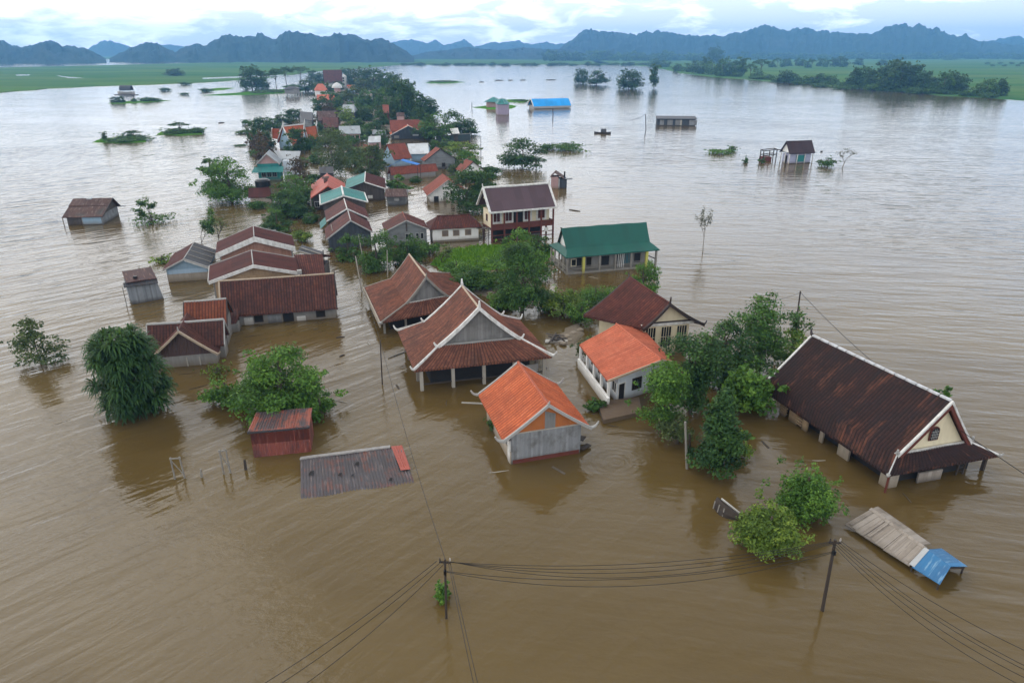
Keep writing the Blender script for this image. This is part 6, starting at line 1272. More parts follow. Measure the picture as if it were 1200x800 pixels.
tree(700, 362, 330, 62, 'soft green shrub behind the dark red roof', 'leaf_bright', 3600, .22, 'shrub', 'bush', 'bush', 34, seed=38)
tree(682, 381, 352, 40, 'bright leafy shrub touching the left eave of the dark red roof', 'leaf_bright', 2000, .25, 'shrub', 'bush', 'bush', 24, seed=39)
tree(755, 350, 305, 44, 'light-green tree between the green-roofed house and the dark red roof', 'leaf_bright', 4200, .24, 'bank_tree', nb=30, trunk=.14, seed=40)
tree(440, 318, 266, 62, 'leafy green tree with pale poles in front of the slate gable', 'leaf_mid', 6000, .28, 'tree', nb=40, trunk=.16, seed=41)
tree(408, 306, 274, 34, 'small green tree left of the leafy tree with pale poles', 'leaf_mid', 2200, .28, 'tree', nb=22, trunk=.12, seed=42)
tree(478, 312, 274, 44, 'dark green tree in front of the grey clapboard house', 'leaf_mid', 3400, .28, 'tree', nb=28, trunk=.14, seed=43)
tree(502, 300, 281, 34, 'light-green bush below the corner of the white cottage', 'leaf_bright', 1700, .26, 'bush', 'bush', 'bush', 22, seed=44)
thin_tree(518, 312, 284, 30, 'slim sapling behind the ridge of the red tile hall', 'leaf_olive', 420, .24, 45, 3)
tree(535, 330, 300, 40, 'bright-green shrub right behind the ridge of the red tile hall', 'leaf_bright', 2600, .25, 'shrub', 'bush', 'bush', 28, seed=131)
tree(628, 330, 300, 40, 'light-green shrub right of the large dark-green bank tree', 'leaf_bright', 2600, .25, 'shrub', 'bush', 'bush', 28, seed=133)
tree(642, 365, 338, 36, 'bright shrub at the water below the large dark-green bank tree', 'leaf_bright', 2000, .24, 'shrub', 'bush', 'bush', 26, seed=134)
tree(632, 300, 274, 34, 'green shrub at the right foot of the two-storey house', 'leaf_mid', 2000, .27, 'shrub', 'bush', 'round', 24, seed=135)
# ---- left shore
thin_tree(238, 292, 247, 34, 'slender young tree with airy leaves left of the wide gabled houses', 'leaf_mid', 900, .34, 51, 4)
thin_tree(258, 290, 256, 26, 'thin half-bare sapling next to the slender young tree', 'leaf_olive', 200, .28, 52, 3)
tree(266, 238, 184, 66, 'big leafy spreading tree at the left shore of the village', 'leaf_bright', 8500, .40, 'shore_tree', nb=46, trunk=.3, seed=53)
tree(246, 212, 179, 26, 'dark leafy limb of a tree behind the big spreading tree', 'leaf_mid', 1700, .42, 'tree', nb=20, trunk=.2, seed=54, z0=.2)
tree(323, 273, 242, 36, 'rounded strap-leaved green bush behind the wide gabled houses', 'leaf_mid', 3000, .36, 'bush', 'bush', 'round', 28, seed=55, asp=3.2)
tree(352, 284, 268, 30, 'light-green shrub right of the rounded bush', 'leaf_yellow', 1000, .32, 'bush', 'bush', 'bush', 20, seed=56)
tree(338, 256, 224, 56, 'dense dark green tree beside the brown flat-roofed block', 'leaf_dark', 4200, .42, 'tree', nb=34, seed=57)
tree(345, 240, 204, 62, 'broad dark tree behind the dense dark green tree', 'leaf_mid', 4600, .44, 'tree', nb=38, seed=58)
tree(352, 222, 184, 26, 'rusty-brown narrow tree behind the broad dark tree', 'leaf_rust', 1600, .4, 'tree', kind='column', nb=20, seed=59)
thin_tree(178, 262, 232, 34, 'little flooded tree with two leafy heads beside the far left shed', 'leaf_mid', 620, .42, 60, 3)
tree(172, 263, 251, 60, 'drowned bushes around the little tree beside the far left shed', 'leaf_mid', 620, .36, 'water_bush', 'bush', 'bush', 22, seed=61)
tree(188, 309, 298, 30, 'leafy branch reaching out left of the low blue-gabled house', 'leaf_yellow', 240, .4, 'bush', 'bush', 'bush', 12, seed=62)
# ---- the village trees
tree(387, 206, 148, 60, 'willow-like grey-green tree in the middle of the village', 'leaf_olive', 5200, .5, 'willow_tree', nb=44, asp=3.0, seed=71)
tree(432, 212, 168, 48, 'olive-green tree in front of the red-tiled houses', 'leaf_olive', 3600, .5, 'tree', nb=34, seed=72)
tree(406, 152, 122, 22, 'yellow-green narrow tree left of the willow-like tree', 'leaf_yellow', 1800, .55, 'tree', kind='column', nb=22, seed=73)
tree(397, 162, 146, 34, 'yellow-green bushy tree beside the long grey roof', 'leaf_yellow', 1500, .55, 'tree', nb=22, seed=74)
tree(349, 180, 150, 22, 'dense dark clipped tree in front of the orange temple', 'leaf_dark', 2600, .5, 'clipped_tree', kind='column', nb=26, seed=75)
tree(546, 250, 196, 60, 'dark green tree left of the two-storey house', 'leaf_dark', 4800, .42, 'tree', nb=44, seed=76)
tree(566, 232, 198, 44, 'green tree right behind the pale tipped house', 'leaf_mid', 3200, .44, 'tree', nb=30, seed=77)
tree(540, 182, 164, 46, 'yellow-green tree between the round tree and the small red house', 'leaf_yellow', 1900, .5, 'tree', nb=24, seed=78)
tree(545, 196, 176, 32, 'bright green tree above the small orange-red house', 'leaf_bright', 1500, .5, 'tree', nb=20, seed=79)
tree(555, 202, 184, 28, 'small green tree right of the small orange-red house', 'leaf_mid', 1100, .5, 'tree', nb=18, seed=80)
tree(465, 226, 205, 30, 'flat green tree over the tin-roofed hut', 'leaf_bright', 1700, .45, 'tree', nb=22, seed=81)
tree(536, 160, 126, 46, 'big round dark tree at the end of the sheet fence', 'leaf_dark', 4200, .6, 'round_tree', nb=40, seed=82)
tree(508, 166, 131, 50, 'mid-green rounded tree between the orange barn and the big round dark tree', 'leaf_mid', 4200, .6, 'round_tree', nb=40, seed=83)
tree(552, 158, 147, 18, 'small dark tree at the right tip of the sheet fence', 'leaf_dark', 800, .55, 'tree', nb=14, seed=84)
tree(612, 198, 162, 66, 'round dark tree standing in the lake behind the two-storey house', 'leaf_dark', 4800, .5, 'lake_tree', nb=46, seed=85)
tree(665, 177, 167, 52, 'strip of drowned reeds right of the round lake tree', 'leaf_mid', 1500, .5, 'reed_bed', 'reeds', 'bush', 40, seed=86)
tree(640, 176, 168, 26, 'left end of the drowned reed strip by the round lake tree', 'leaf_mid', 700, .5, 'reed_bed', 'reeds', 'bush', 20, seed=87)
# ---- open lake at the right
thin_tree(824, 294, 246, 22, 'nearly bare little tree standing alone in open water right of the green roof', 'leaf_grey', 420, .24, 91, 4, bark='bark_pale', name='bare_tree', lean=-.05)
thin_tree(986, 197, 175, 34, 'leaning half-bare tree right of the stilt house', 'leaf_grey', 260, .3, 92, 4, bark='bark_pale', lean=.25, name='bare_tree')
tree(972, 196, 183, 26, 'low green bush right of the stilt house', 'leaf_mid', 900, .4, 'water_bush', 'bush', 'bush', 18, seed=93)
tree(848, 181, 174, 36, 'flat green mat of floating plants left of the frame shelter', 'leaf_bright', 900, .42, 'floating_plants', 'plants', 'bush', 26, seed=94)
tree(860, 177, 170, 16, 'small tuft of leaves above the floating plant mat', 'leaf_mid', 320, .42, 'water_bush', 'bush', 'round', 10, seed=95)
tree(874, 191, 184, 10, 'little round bush between the plant mat and the frame shelter', 'leaf_dark', 260, .4, 'water_bush', 'bush', 'bush', 8, seed=96)
tree(893, 192, 185, 12, 'small bush at the left foot of the frame shelter', 'leaf_mid', 260, .4, 'water_bush', 'bush', 'bush', 8, seed=97)
# ---- distant trees: a few prototypes, copied
protos = {}
def proto(key, W, H, mat, kind, nb, n, ls, seed, z0=None, asp=1.5):
    o = tree(0, 0, 0, 0, 'x', mat, n, ls, 'tree', 'tree', kind, nb, z0, None, seed, .3, pos=(0, 0, 0), hh=H, ww=W, asp=asp, plump=1.5); protos[key] = (o, W, H)
proto('dense', 14, 12, 'leaf_dark', 'round', 40, 2400, 1.0, 101); proto('dense2', 13, 12, 'leaf_dark', 'round', 34, 2200, 1.0, 102)
proto('mid', 14, 11, 'leaf_mid', 'round', 38, 2200, 1.0, 103); proto('mid2', 12, 12, 'leaf_mid', 'round', 30, 2200, 1.0, 104)
proto('tall', 8, 15, 'leaf_dark', 'column', 30, 1900, .95, 105); proto('flat', 15, 12, 'leaf_dark', 'flat', 26, 1000, .9, 106)
proto('low', 14, 6, 'leaf_mid', 'bush', 34, 1700, .9, 107); proto('rust', 11, 11, 'leaf_rust', 'round', 30, 1700, .9, 108); proto('olive', 13, 11, 'leaf_olive', 'round', 34, 2000, 1.0, 109)
used = set()
def dup(key, px, base, top, wpx, label, group=None, name='tree', cat='tree', rz=None):
    src, W, H = protos[key]; g = at(px, base); h_ = max(up(g, px, top).z, .5); w_ = wpx / ppm(g + V((0, 0, h_ / 2)))
    if key in used:
        o = src.copy(); col.objects.link(o)
        for ch in src.children:
            c = ch.copy(); col.objects.link(c); c.parent = o
    else: o = src; used.add(key)
    o.name = name; o.location = (g.x, g.y + w_ * .3, 0); o.rotation_euler = (0, 0, rng.uniform(0, 6.28) if rz is None else rz); o.scale = (w_ / W, w_ / W, h_ / H)
    o['label'] = label; o['category'] = cat
    if 'group' in o: del o['group']
    if group: o['group'] = group
    return o
def row(lst, label, group, name='tree', cat='tree'):
    for k, px, base, top, wpx in lst: dup(k, px, base, top, wpx, label, group, name, cat)
# trees among and behind the far houses, down to the end of the village
row([('dense', 470, 141, 92, 44), ('dense2', 486, 139, 106, 40), ('dense', 498, 138, 114, 34), ('mid', 452, 137, 101, 40), ('dense2', 436, 106, 79, 40), ('dense', 418, 104, 80, 36), ('dense2', 452, 112, 84, 34),
     ('mid', 430, 128, 104, 40), ('olive', 414, 122, 100, 34), ('dense', 462, 116, 86, 28), ('mid2', 474, 120, 94, 26), ('dense2', 440, 128, 112, 34), ('mid', 466, 130, 110, 36), ('dense', 404, 97, 80, 20), ('mid2', 421, 139, 120, 26),
     ('dense', 428, 143, 126, 24), ('dense2', 445, 150, 128, 24), ('olive', 452, 142, 120, 26), ('mid', 482, 128, 108, 30), ('dense', 412, 142, 128, 18), ('dense2', 437, 161, 143, 22), ('mid', 446, 170, 152, 20), ('dense', 491, 147, 126, 24), ('olive', 424, 110, 92, 30), ('dense2', 476, 112, 96, 22)],
    'one of the crowded green trees of the far village, right of the maroon-roofed hall', 'trees crowded behind the far houses')
row([('mid', 384, 104, 94, 18), ('dense', 395, 106, 95.5, 16), ('olive', 378, 107, 97, 16), ('dense', 375, 98, 86, 22), ('dense2', 366, 94, 82, 18), ('mid', 382, 124, 106, 26), ('rust', 385, 136, 118, 20), ('dense', 378, 133, 113, 24), ('rust', 378, 150, 135, 30), ('dense2', 392, 131, 108, 18), ('dense', 372, 103, 96, 18), ('tall', 396, 134, 114, 14), ('dense', 409, 137, 126, 16), ('rust', 390, 148, 132, 22)],
    'one of the trees around the maroon-roofed hall and the far left houses', 'trees at the left edge of the far village')
row([('dense', 345, 140, 128, 24), ('dense2', 330, 146, 134, 26), ('mid', 318, 150, 138, 26), ('dense', 305, 155, 138, 26), ('rust', 300, 178, 152, 26), ('dense2', 312, 176, 154, 22), ('rust', 308, 190, 162, 26), ('dense', 372, 160, 144, 20), ('tall', 338, 140, 128, 10), ('dense2', 296, 168, 142, 16), ('mid', 366, 176, 158, 22)],
    'one of the dark trees packed around the orange temple', 'trees around the orange temple')
dup('dense', 292, 106, 77, 34, 'big dark tree on the grassy strip at the far left of the village'); dup('dense2', 306, 104, 84, 20, 'dark tree touching the right of the big dark tree at the far left')
dup('flat', 322, 106, 79, 24, 'umbrella-crowned tree right of the big dark tree at the far left'); dup('flat', 334, 101, 77, 22, 'taller umbrella-crowned tree nearest the far stilt pavilion'); dup('flat', 350, 96, 77, 26, 'umbrella-crowned tree farthest along the far left strip')
dup('dense2', 356, 108, 93, 26, 'dark round tree right of the white-stilted pavilion'); dup('dense', 203, 89.5, 80.5, 26, 'dark bush-like tree alone in the green field', name='field_tree'); dup('low', 215, 100, 95.5, 16, 'dark bush at the edge of the green field', name='bush', cat='bush')
row([('low', 318, 109, 104, 30), ('low', 300, 110, 106, 24), ('low', 340, 104, 98, 20)], 'low hedge-like bush on the strip by the white-stilted pavilion', 'bushes on the far left strip', 'bush', 'bush')
# islets at the left
dup('flat', 208, 158, 143, 26, 'dome-shaped leafy tree on the right-hand islet at left', name='islet_tree'); dup('low', 202, 158, 150, 40, 'dense bush under the dome-shaped tree on the right-hand islet', name='islet_bush', cat='bush'); dup('low', 228, 157, 148, 24, 'round bush at the right end of the right-hand islet', name='islet_bush', cat='bush')
dup('low', 140, 167, 159, 58, 'long low bush of the left-hand islet', name='islet_bush', cat='bush'); dup('flat', 152, 165, 153, 24, 'small umbrella tree on the left-hand islet', name='islet_tree'); dup('tall', 122, 166, 154, 7, 'thin dark treelet at the left of the left-hand islet', name='islet_tree')
dup('low', 172, 119.5, 113, 26, 'bushes on the long thin islet below the far houseboat', name='islet_bush', cat='bush'); dup('dense', 134, 121, 113.5, 14, 'dark treelet at the left of the long thin islet', name='islet_tree'); dup('dense', 142, 121, 112.5, 8, 'narrow dark treelet next to the left end of the long thin islet', name='islet_tree'); dup('low', 156, 120, 114, 8, 'tiny bush in the middle of the long thin islet', name='islet_bush', cat='bush')
dup('low', 192, 107, 102, 14, 'grey bush on the snag islet far left', name='islet_bush', cat='bush'); dup('low', 215, 111.5, 108, 12, 'small bush islet right of the snag islet', name='islet_bush', cat='bush'); dup('low', 240, 108, 102.5, 18, 'bush at the left end of the drowned hedge', name='islet_bush', cat='bush')
dup('low', 287, 146, 139, 12, 'single dark bush in the water left of the temple trees', name='water_bush', cat='bush'); dup('low', 286, 157, 152, 26, 'thin drowned shrub left of the pink-walled shack', name='water_bush', cat='bush'); dup('low', 300, 182, 174, 22, 'green shrub in the water above the teal-walled house', name='water_bush', cat='bush'); dup('low', 280, 171.5, 169.5, 18, 'flat weed patch in the water left of the temple', name='water_bush', cat='bush')
# clumps in the far lake
dup('dense', 681, 98.5, 81, 22, 'leftmost dark tree of the four standing in the far lake', name='lake_tree'); dup('dense2', 700, 100, 82, 28, 'round tree second from the left of the four in the far lake', name='lake_tree'); dup('dense', 738, 105, 82, 38, 'widest dark tree of the four standing in the far lake', name='lake_tree'); dup('tall', 767, 104, 74, 12, 'tall slim tree at the right of the four in the far lake', name='lake_tree')
dup('low', 517, 97, 94, 40, 'flat weed islet with a blue scrap in the far lake', name='islet_bush', cat='bush'); dup('low', 610, 119.5, 116, 22, 'weeds between the green-roofed villa and the blue barn', name='islet_bush', cat='bush')
# right shore
row([('dense', 1060, 108, 72, 46), ('dense2', 1038, 106, 80, 26), ('mid', 1012, 104, 76, 26), ('dense', 1003, 104, 79, 22), ('dense2', 1022, 105, 80, 20), ('dense', 1084, 109, 84, 24), ('mid', 1108, 111, 82, 26), ('dense', 1126, 111, 88, 24), ('dense2', 1100, 110, 90, 24), ('mid', 1160, 113.5, 91, 30), ('dense', 1174, 113, 92, 18), ('mid', 1150, 114, 97, 20),
     ('dense', 922, 97, 83, 24), ('mid2', 960, 99, 86, 30), ('mid', 975, 100, 88, 22), ('mid', 945, 98, 88, 18), ('low', 992, 102, 94, 22), ('low', 1075, 110, 100, 26)],
    'one of the dark trees lining the far right shore', 'trees along the right shore')
row([('tall', 870, 90, 66, 14), ('mid2', 862, 90, 72, 18), ('mid', 848, 90, 68, 24), ('mid2', 835, 88, 70, 20), ('flat', 880, 92, 74, 16), ('mid', 888, 93, 79, 18), ('mid2', 822, 87, 72, 22), ('mid', 808, 85, 73, 20), ('dense', 838, 75, 55, 22), ('dense2', 815, 84, 70, 14), ('low', 900, 94, 86, 24), ('flat', 893, 88, 68, 22), ('mid2', 855, 82, 66, 20), ('tall', 826, 84, 66, 8), ('mid', 796, 84, 74, 16), ('mid2', 780, 79, 70, 16), ('mid', 768, 77, 68, 18)],
    'one of the hazy trees at the left end of the right shore', 'hazy trees at the left end of the right shore')
row([('dense', 987, 79, 66, 22), ('dense2', 1008, 77, 68, 14), ('flat', 972, 78, 70, 14), ('dense', 1036, 77, 70, 12)], 'one of the dark trees in the field beyond the right shore', 'field trees beyond the right shore')
r2 = random.Random(5)
row([('flat' if i % 2 else 'mid2', 905 + i * 5.4 + r2.uniform(-2, 2), 78.5 + r2.uniform(-1, 1.6), 68.5 + r2.uniform(-1.5, 1.5), 7 + r2.uniform(0, 4)) for i in range(14)], 'one of a row of small palms-like trees in the right field', 'orchard row in the right field')
row([('low', 1158 + i * 7 + r2.uniform(-1, 1), 75.5 + (i % 2) * 2.6, 72 + (i % 2) * 2.6, 6) for i in range(7)], 'one of the small round shrubs dotted over the right field', 'shrubs dotted over the right field', 'bush', 'bush')
# the belt of trees below the hills
row([(r2.choice(['dense', 'dense2', 'mid', 'mid2', 'low']), 642 + i * 6.9 + r2.uniform(-3, 3), 71.5 - .004 * i + r2.uniform(-.6, .6), 61.5 + r2.uniform(-3.5, 2.5), 13 + r2.uniform(0, 8)) for i in range(30)], 'one of the hazy trees of the belt under the right-hand hills', 'tree belt under the right hills', 'belt_tree')
row([(r2.choice(['dense', 'dense2', 'mid', 'low']), 855 + i * 9.6 + r2.uniform(-4, 4), 69.8 + r2.uniform(-.5, .8), 62.5 + r2.uniform(-2.5, 2.0), 13 + r2.uniform(0, 8)) for i in range(37)], 'one of the blue-hazed trees at the foot of the far right hills', 'tree belt at the foot of the far right hills', 'belt_tree')
row([(r2.choice(['low', 'low', 'dense', 'mid']), 470 + i * 9 + r2.uniform(-5, 5), 76.6 + r2.uniform(-.4, .8), 73.2 + r2.uniform(-1.2, 1.2), 9 + r2.uniform(0, 7)) for i in range(34)], 'one of the low bushes along the far edge of the lake', 'bushes along the far lake edge', 'far_bush', 'bush')

# undergrowth that fills the gaps between the village houses
gaps = [(300, 246, 24), (330, 250, 20), (362, 262, 22), (372, 244, 16), (366, 214, 24), (372, 192, 26), (402, 186, 26), (414, 196, 24), (420, 186, 20), (440, 196, 20), (446, 186, 18), (406, 172, 26), (418, 166, 22), (436, 182, 18), (444, 232, 16), (486, 214, 16), (526, 196, 22), (536, 206, 26), (520, 186, 18), (528, 214, 16), (556, 214, 26), (575, 206, 20),
    (396, 160, 20), (412, 160, 18), (380, 172, 22), (364, 168, 20), (340, 178, 20), (334, 190, 16), (350, 196, 22), (356, 176, 16), (424, 158, 18), (448, 160, 16), (430, 152, 16), (416, 150, 18), (404, 142, 16), (498, 160, 18), (510, 176, 18), (522, 172, 18), (494, 150, 16), (388, 118, 20), (396, 122, 18), (404, 116, 18), (372, 122, 16), (410, 130, 16), (420, 132, 16), (376, 110, 20), (390, 108, 16)]
for k, (x, y, w_) in enumerate(gaps):
    dup(('low', 'mid', 'mid2', 'olive', 'low', 'mid', 'dense2')[k % 7], x, y, y - w_ * r2.uniform(.45, .72), w_ * r2.uniform(1.0, 1.35), 'one of the leafy bushes filling the gaps between the village houses', 'bushes between the village houses', 'village_bush', 'bush')
row([('low', 1003 + i * 13.5 + r2.uniform(-4, 4), 105.2 + i * .86 + r2.uniform(-.5, .5), 97 + i * .86 + r2.uniform(-3, 2), 18 + r2.uniform(0, 8)) for i in range(0, 14, 2)] + [('low', 770 + i * 12 + r2.uniform(-3, 3), 79 + i * 1.45, 73.5 + i * 1.45 + r2.uniform(-2, 1), 16 + r2.uniform(0, 8)) for i in range(0, 19, 2)], 'one of the low bushes at the water along the right shore', 'bushes along the right shore', 'shore_bush', 'bush')
row([('dense', 1048, 106, 70, 40), ('dense2', 1072, 108, 74, 40), ('mid', 1030, 104, 82, 34), ('dense', 1118, 110, 84, 30), ('mid2', 1168, 113, 94, 34), ('mid', 1092, 109, 90, 30), ('dense2', 968, 99, 88, 30), ('mid', 932, 97, 87, 24)], 'one of the dark trees lining the far right shore', 'trees along the right shore')

# ================================================================== poles and wires
def pole(base, top, r, label, name='power_pole', mat='wood_dark', cat='pole', arm=False, group=None, knobs=0):
    g = at(*base); t_ = up(g, *top); o = thing(name, g, label, cat, group); b = MB(); d = (t_ - g) / max(.1, t_.z)
    b.tube([g - d * .5, g.lerp(t_, .5), t_], [r * 1.1, r, r * .85], 9); b.build('shaft', M[mat], o)
    if arm:
        b = MB(); q = t_ - d * .18; b.beam(q + V((-.28, .03, 0)), q + V((.28, -.03, .01)), .07, .08); b.build('crossarm', M[mat], o)
        for x in (-.24, .24):
            b = MB(); c = q + V((x, 0, .06)); b.tube([c, c + V((0, 0, .06)), c + V((0, 0, .12)), c + V((0, 0, .2))], [.02, .04, .035, .02], 8); b.build('insulator', M['insulator'] if x > 0 else M['wood_dark'], o)
        b = MB(); c = t_ - d * .7; b.box((c.x, c.y - .1, c.z), .13, .13, .24); b.build('junction_box', M['black'], o)
    return g, t_, o
wire_n = 0
def wire(a, b_, sag, label, group, r=.014, n=22):
    bb = MB(); a, b_ = V(a), V(b_); pts = []
    for i in range(n + 1):
        f = i / n; p = a.lerp(b_, f); p.z -= sag * 4 * f * (1 - f); pts.append(p)
    bb.tube(pts, r, 5); c = (a + b_) / 2
    o = bb.build('power_line', M['wire']); return tag(o, label, 'wire', group)
gA, tA, _ = pole((523, 724), (521.5, 655), .06, 'dark power pole with a bush at its foot, left one of the two nearest poles', arm=True)
gB, tB, _ = pole((963.5, 715), (979, 632), .08, 'dark leaning power pole beside the yellow-green bush, right one of the two nearest poles', arm=True)
gC, tC, _ = pole((448, 450), (445.5, 399), .05, 'slim dark pole in the water left of the white-ridged hall')
gD, tD, _ = pole((932, 388), (938, 341), .08, 'dark pole behind the dark-roofed hall near the creeper-clad tree', arm=False)
for x0, x1, y0, y1, m_, lb in ((805, 803, 549, 494, 'wood_grey', 'taller of the two grey posts left of the cone-shaped tree'), (809, 808, 545, 508, 'wood_dark', 'shorter of the two posts left of the cone-shaped tree')):
    pole((x0, y0), (x1, y1), .085, lb, 'wooden_post', m_, 'post')
pole((427, 312), (420, 275), .07, 'pale leaning pole in front of the leafy tree by the slate gable', 'leaning_pole', 'wood_pale', 'pole'); pole((424, 342), (416.5, 300), .07, 'pale leaning pole at the left eave of the red tile hall', 'leaning_pole', 'wood_pale', 'pole')
pole((454.5, 325), (453.5, 293), .06, 'upright pale pole between the leafy tree and the red tile hall', 'leaning_pole', 'wood_pale', 'pole'); pole((394, 292), (388, 263), .07, 'pale leaning pole at the left corner of the slate-gabled house', 'leaning_pole', 'wood_pale', 'pole')
pole((628, 216), (628, 182), .06, 'thin dark pole rising behind the ridge of the two-storey house', 'thin_pole'); pole((563.5, 193), (563.5, 160), .07, 'thin dark pole in the water right of the small orange-red house', 'thin_pole')
gH, tH, _ = pole((757, 152), (756.5, 134), .14, 'dark pole standing in the lake left of the long boathouse', 'thin_pole'); pole((648, 137.5), (648, 127), .16, 'dark post in front of the blue barn', 'thin_pole')
pole((553, 127.5), (553, 120), .15, 'little post at the left end of the grass islet of the villa', 'thin_post', cat='post'); pole((389, 248), (388, 238), .08, 'grey stake in the channel left of the red roofs', 'stake', 'wood_grey', 'post')
pole((163, 318), (163, 311), .05, 'thin stick in the water behind the slatted shed', 'stake', 'wood_grey', 'post')
G = 'wires between the two nearest power poles'
for i, (sg, dx0, dz) in enumerate(((.75, -.45, 0), (1.0, -.18, .0), (1.25, .18, 0), (1.55, .45, 0), (1.05, .0, -.6), (1.45, .1, -.65))):
    wire(tA + V((dx0 * .5, 0, -.12 + dz)), tB + V((dx0 * .5, 0, -.12 + dz)), sg, 'sagging black wire strung between the two nearest power poles', G)
G = 'wires running from the left near pole to the lower left'
eL = at(160, 905, 4.2)
for i, (sg, o_) in enumerate(((.5, V((-.5, .3, 0))), (.62, V((-.2, 0, -.05))), (.9, V((.3, -.3, -.2))))):
    wire(tA + V((-.4 + .2 * i, 0, -.1 - .05 * i)), eL + o_, sg, 'black wire running from the left near pole to the lower left', G)
G = 'wires running from the left near pole straight down the picture'
eM = at(585, 940, 4.6)
for i in (0, 1): wire(tA + V((.15 + .1 * i, 0, -.15 - .1 * i)), eM + V((.22 * i, 0, .1 * i)), .15 + .1 * i, 'black wire running from the left near pole towards the viewer', G)
G = 'wires running from the right near pole to the lower right'
eR = at(1330, 840, 4.4)
for i, (sg, o_) in enumerate(((.55, V((0, .8, .3))), (.8, V((0, .2, 0))), (.9, V((0, 0, 0))), (1.05, V((-.2, -.3, 0))), (1.2, V((-.4, -.6, -.1))))):
    wire(tB + V((.3 - .1 * i, 0, -.1 - .04 * i)), eR + o_, sg, 'black wire running from the right near pole to the lower right', G)
wire(tC, tA + V((0, 0, .05)), .7, 'long black wire from the slim pole by the white-ridged hall to the left near pole', None, .015)
wire(tC, at(417, 300, 3.0), .3, 'black wire from the slim pole back to the pale leaning poles', None, .015)
wire(tD - V((0, 0, .1)), at(1290, 612, 4.3), 1.1, 'black wire crossing behind the dark-roofed hall to the right edge', None, .024)
wire(tD - V((0, 0, .15)), at(885, 352, 7.5), .3, 'thin wire from the creeper-clad tree to the pole behind the dark-roofed hall', None, .016)
wire(tH, up(gH, 738, 141), .4, 'wire drooping left from the pole beside the long boathouse', None, .05)
# ================================================================== posts and frames at the left
def frame_post(a, b_, ta, tb, label):
    g0, g1 = at(*a), at(*b_); t0, t1 = up(g0, *ta), up(g1, *tb); o = thing('trestle', (g0 + g1) / 2, label, 'trestle')
    for g, t_ in ((g0, t0), (g1, t1)):
        b = MB(); d = (t_ - g) / t_.z; b.tube([g - d * .5, t_], .055, 7); b.build('upright', M['wood_grey'], o)
    b = MB(); b.beam(t0.lerp(g0, .06) + V((-.08, 0, 0)), t1.lerp(g1, .06) + V((.08, 0, 0)), .07, .08); b.build('crossbar', M['wood_grey'], o)
    b = MB(); b.beam(t0.lerp(g0, .12), g1.lerp(t1, .18), .04, .05); b.build('brace', M['wood_grey'], o)
    return o
frame_post((205, 561), (216.5, 560), (199.5, 536), (210, 535), 'left one of the two weathered wooden trestles sticking out of the water')
frame_post((262, 555), (270, 554), (257, 527), (264, 525.5), 'right one of the two weathered wooden trestles sticking out of the water')
pole((236.5, 559), (235, 549.5), .07, 'short stump between the two wooden trestles', 'stump', 'wood_grey', 'post'); pole((288, 550), (286.5, 538.5), .09, 'short stump right of the wooden trestles, nearest the rusty shed', 'stump', 'wood_dark', 'post')
# ================================================================== boats and drifting things
def hull(c, L, W, D, yaw, label, name='rowing_boat', mat='wood_dark', canopy=None):
    o = thing(name, V((c.x, c.y, 0)), label, 'boat'); u = V((math.cos(yaw), math.sin(yaw), 0)); n_ = V((-u.y, u.x, 0)); rows = []
    for i in range(9):
        f = i / 8 * 2 - 1; w_ = W / 2 * math.sqrt(max(.004, 1 - abs(f) ** 2.4)); z = D * (.75 + .45 * f * f); p = V((c.x, c.y, 0)) + u * (L / 2 * f)
        rows.append([p + n_ * w_ + V((0, 0, z)), p + n_ * w_ * .6 + V((0, 0, -.12)), p - n_ * w_ * .6 + V((0, 0, -.12)), p - n_ * w_ + V((0, 0, z)), p - n_ * w_ * .85 + V((0, 0, z)), p - n_ * w_ * .5 + V((0, 0, .02)), p + n_ * w_ * .5 + V((0, 0, .02)), p + n_ * w_ * .85 + V((0, 0, z)), p + n_ * w_ + V((0, 0, z))])
    b = MB(); b.grid(rows); b.face(rows[0][:8]); b.face(rows[-1][:8]); b.build('hull', M[mat], o)
    for f in (-.35, .3):
        b = MB(); p = V((c.x, c.y, D * .6)) + u * L / 2 * f; b.box(p, .25, W * .86, .05, yaw); b.build('thwart', M['wood_grey'], o)
    if canopy:
        f0, f1, h = canopy; b = MB(); arc = [(math.cos(a), math.sin(a)) for a in [math.pi * k / 8 for k in range(9)]]; g = []
        for f in np.linspace(f0, f1, 4): p = V((c.x, c.y, D * .6)) + u * L / 2 * f; g.append([p + n_ * W * .5 * x + V((0, 0, h * (.25 + .75 * z))) for x, z in arc])
        b.grid(g); g2 = [[p - V((0, 0, .08)) for p in r] for r in g]; b.grid(list(reversed(g2))); b.build('canopy', M['sheet_black'], o)
        for f in (f0, f1):
            for sg in (-1, 1): b = MB(); p = V((c.x, c.y, 0)) + u * L / 2 * f + n_ * W * .45 * sg; b.tube([Z(p, .1), Z(p, D * .6 + h * .35)], .05, 5); b.build('canopy_post', M['wood_dark'], o)
    return o
p = at(706, 156.8); hull(p, 5.6, 1.5, .55, -.12, 'small dark boat with a little canopy alone on the lake below the blue barn', 'canopied_boat', canopy=(-.2, .45, 1.3))
p = at(148, 109.5); o = hull(p, 11, 4.5, 1.2, .05, 'white houseboat with a dark domed canopy far out on the left water', 'houseboat', 'trim_white', (-.55, .75, 4.2))
p = at(144, 111.6); b = MB(); b.box((p.x + 2, p.y + .5, .15), 15, 1.0, .4); b.build('fender_log', M['wood_dark'], o)
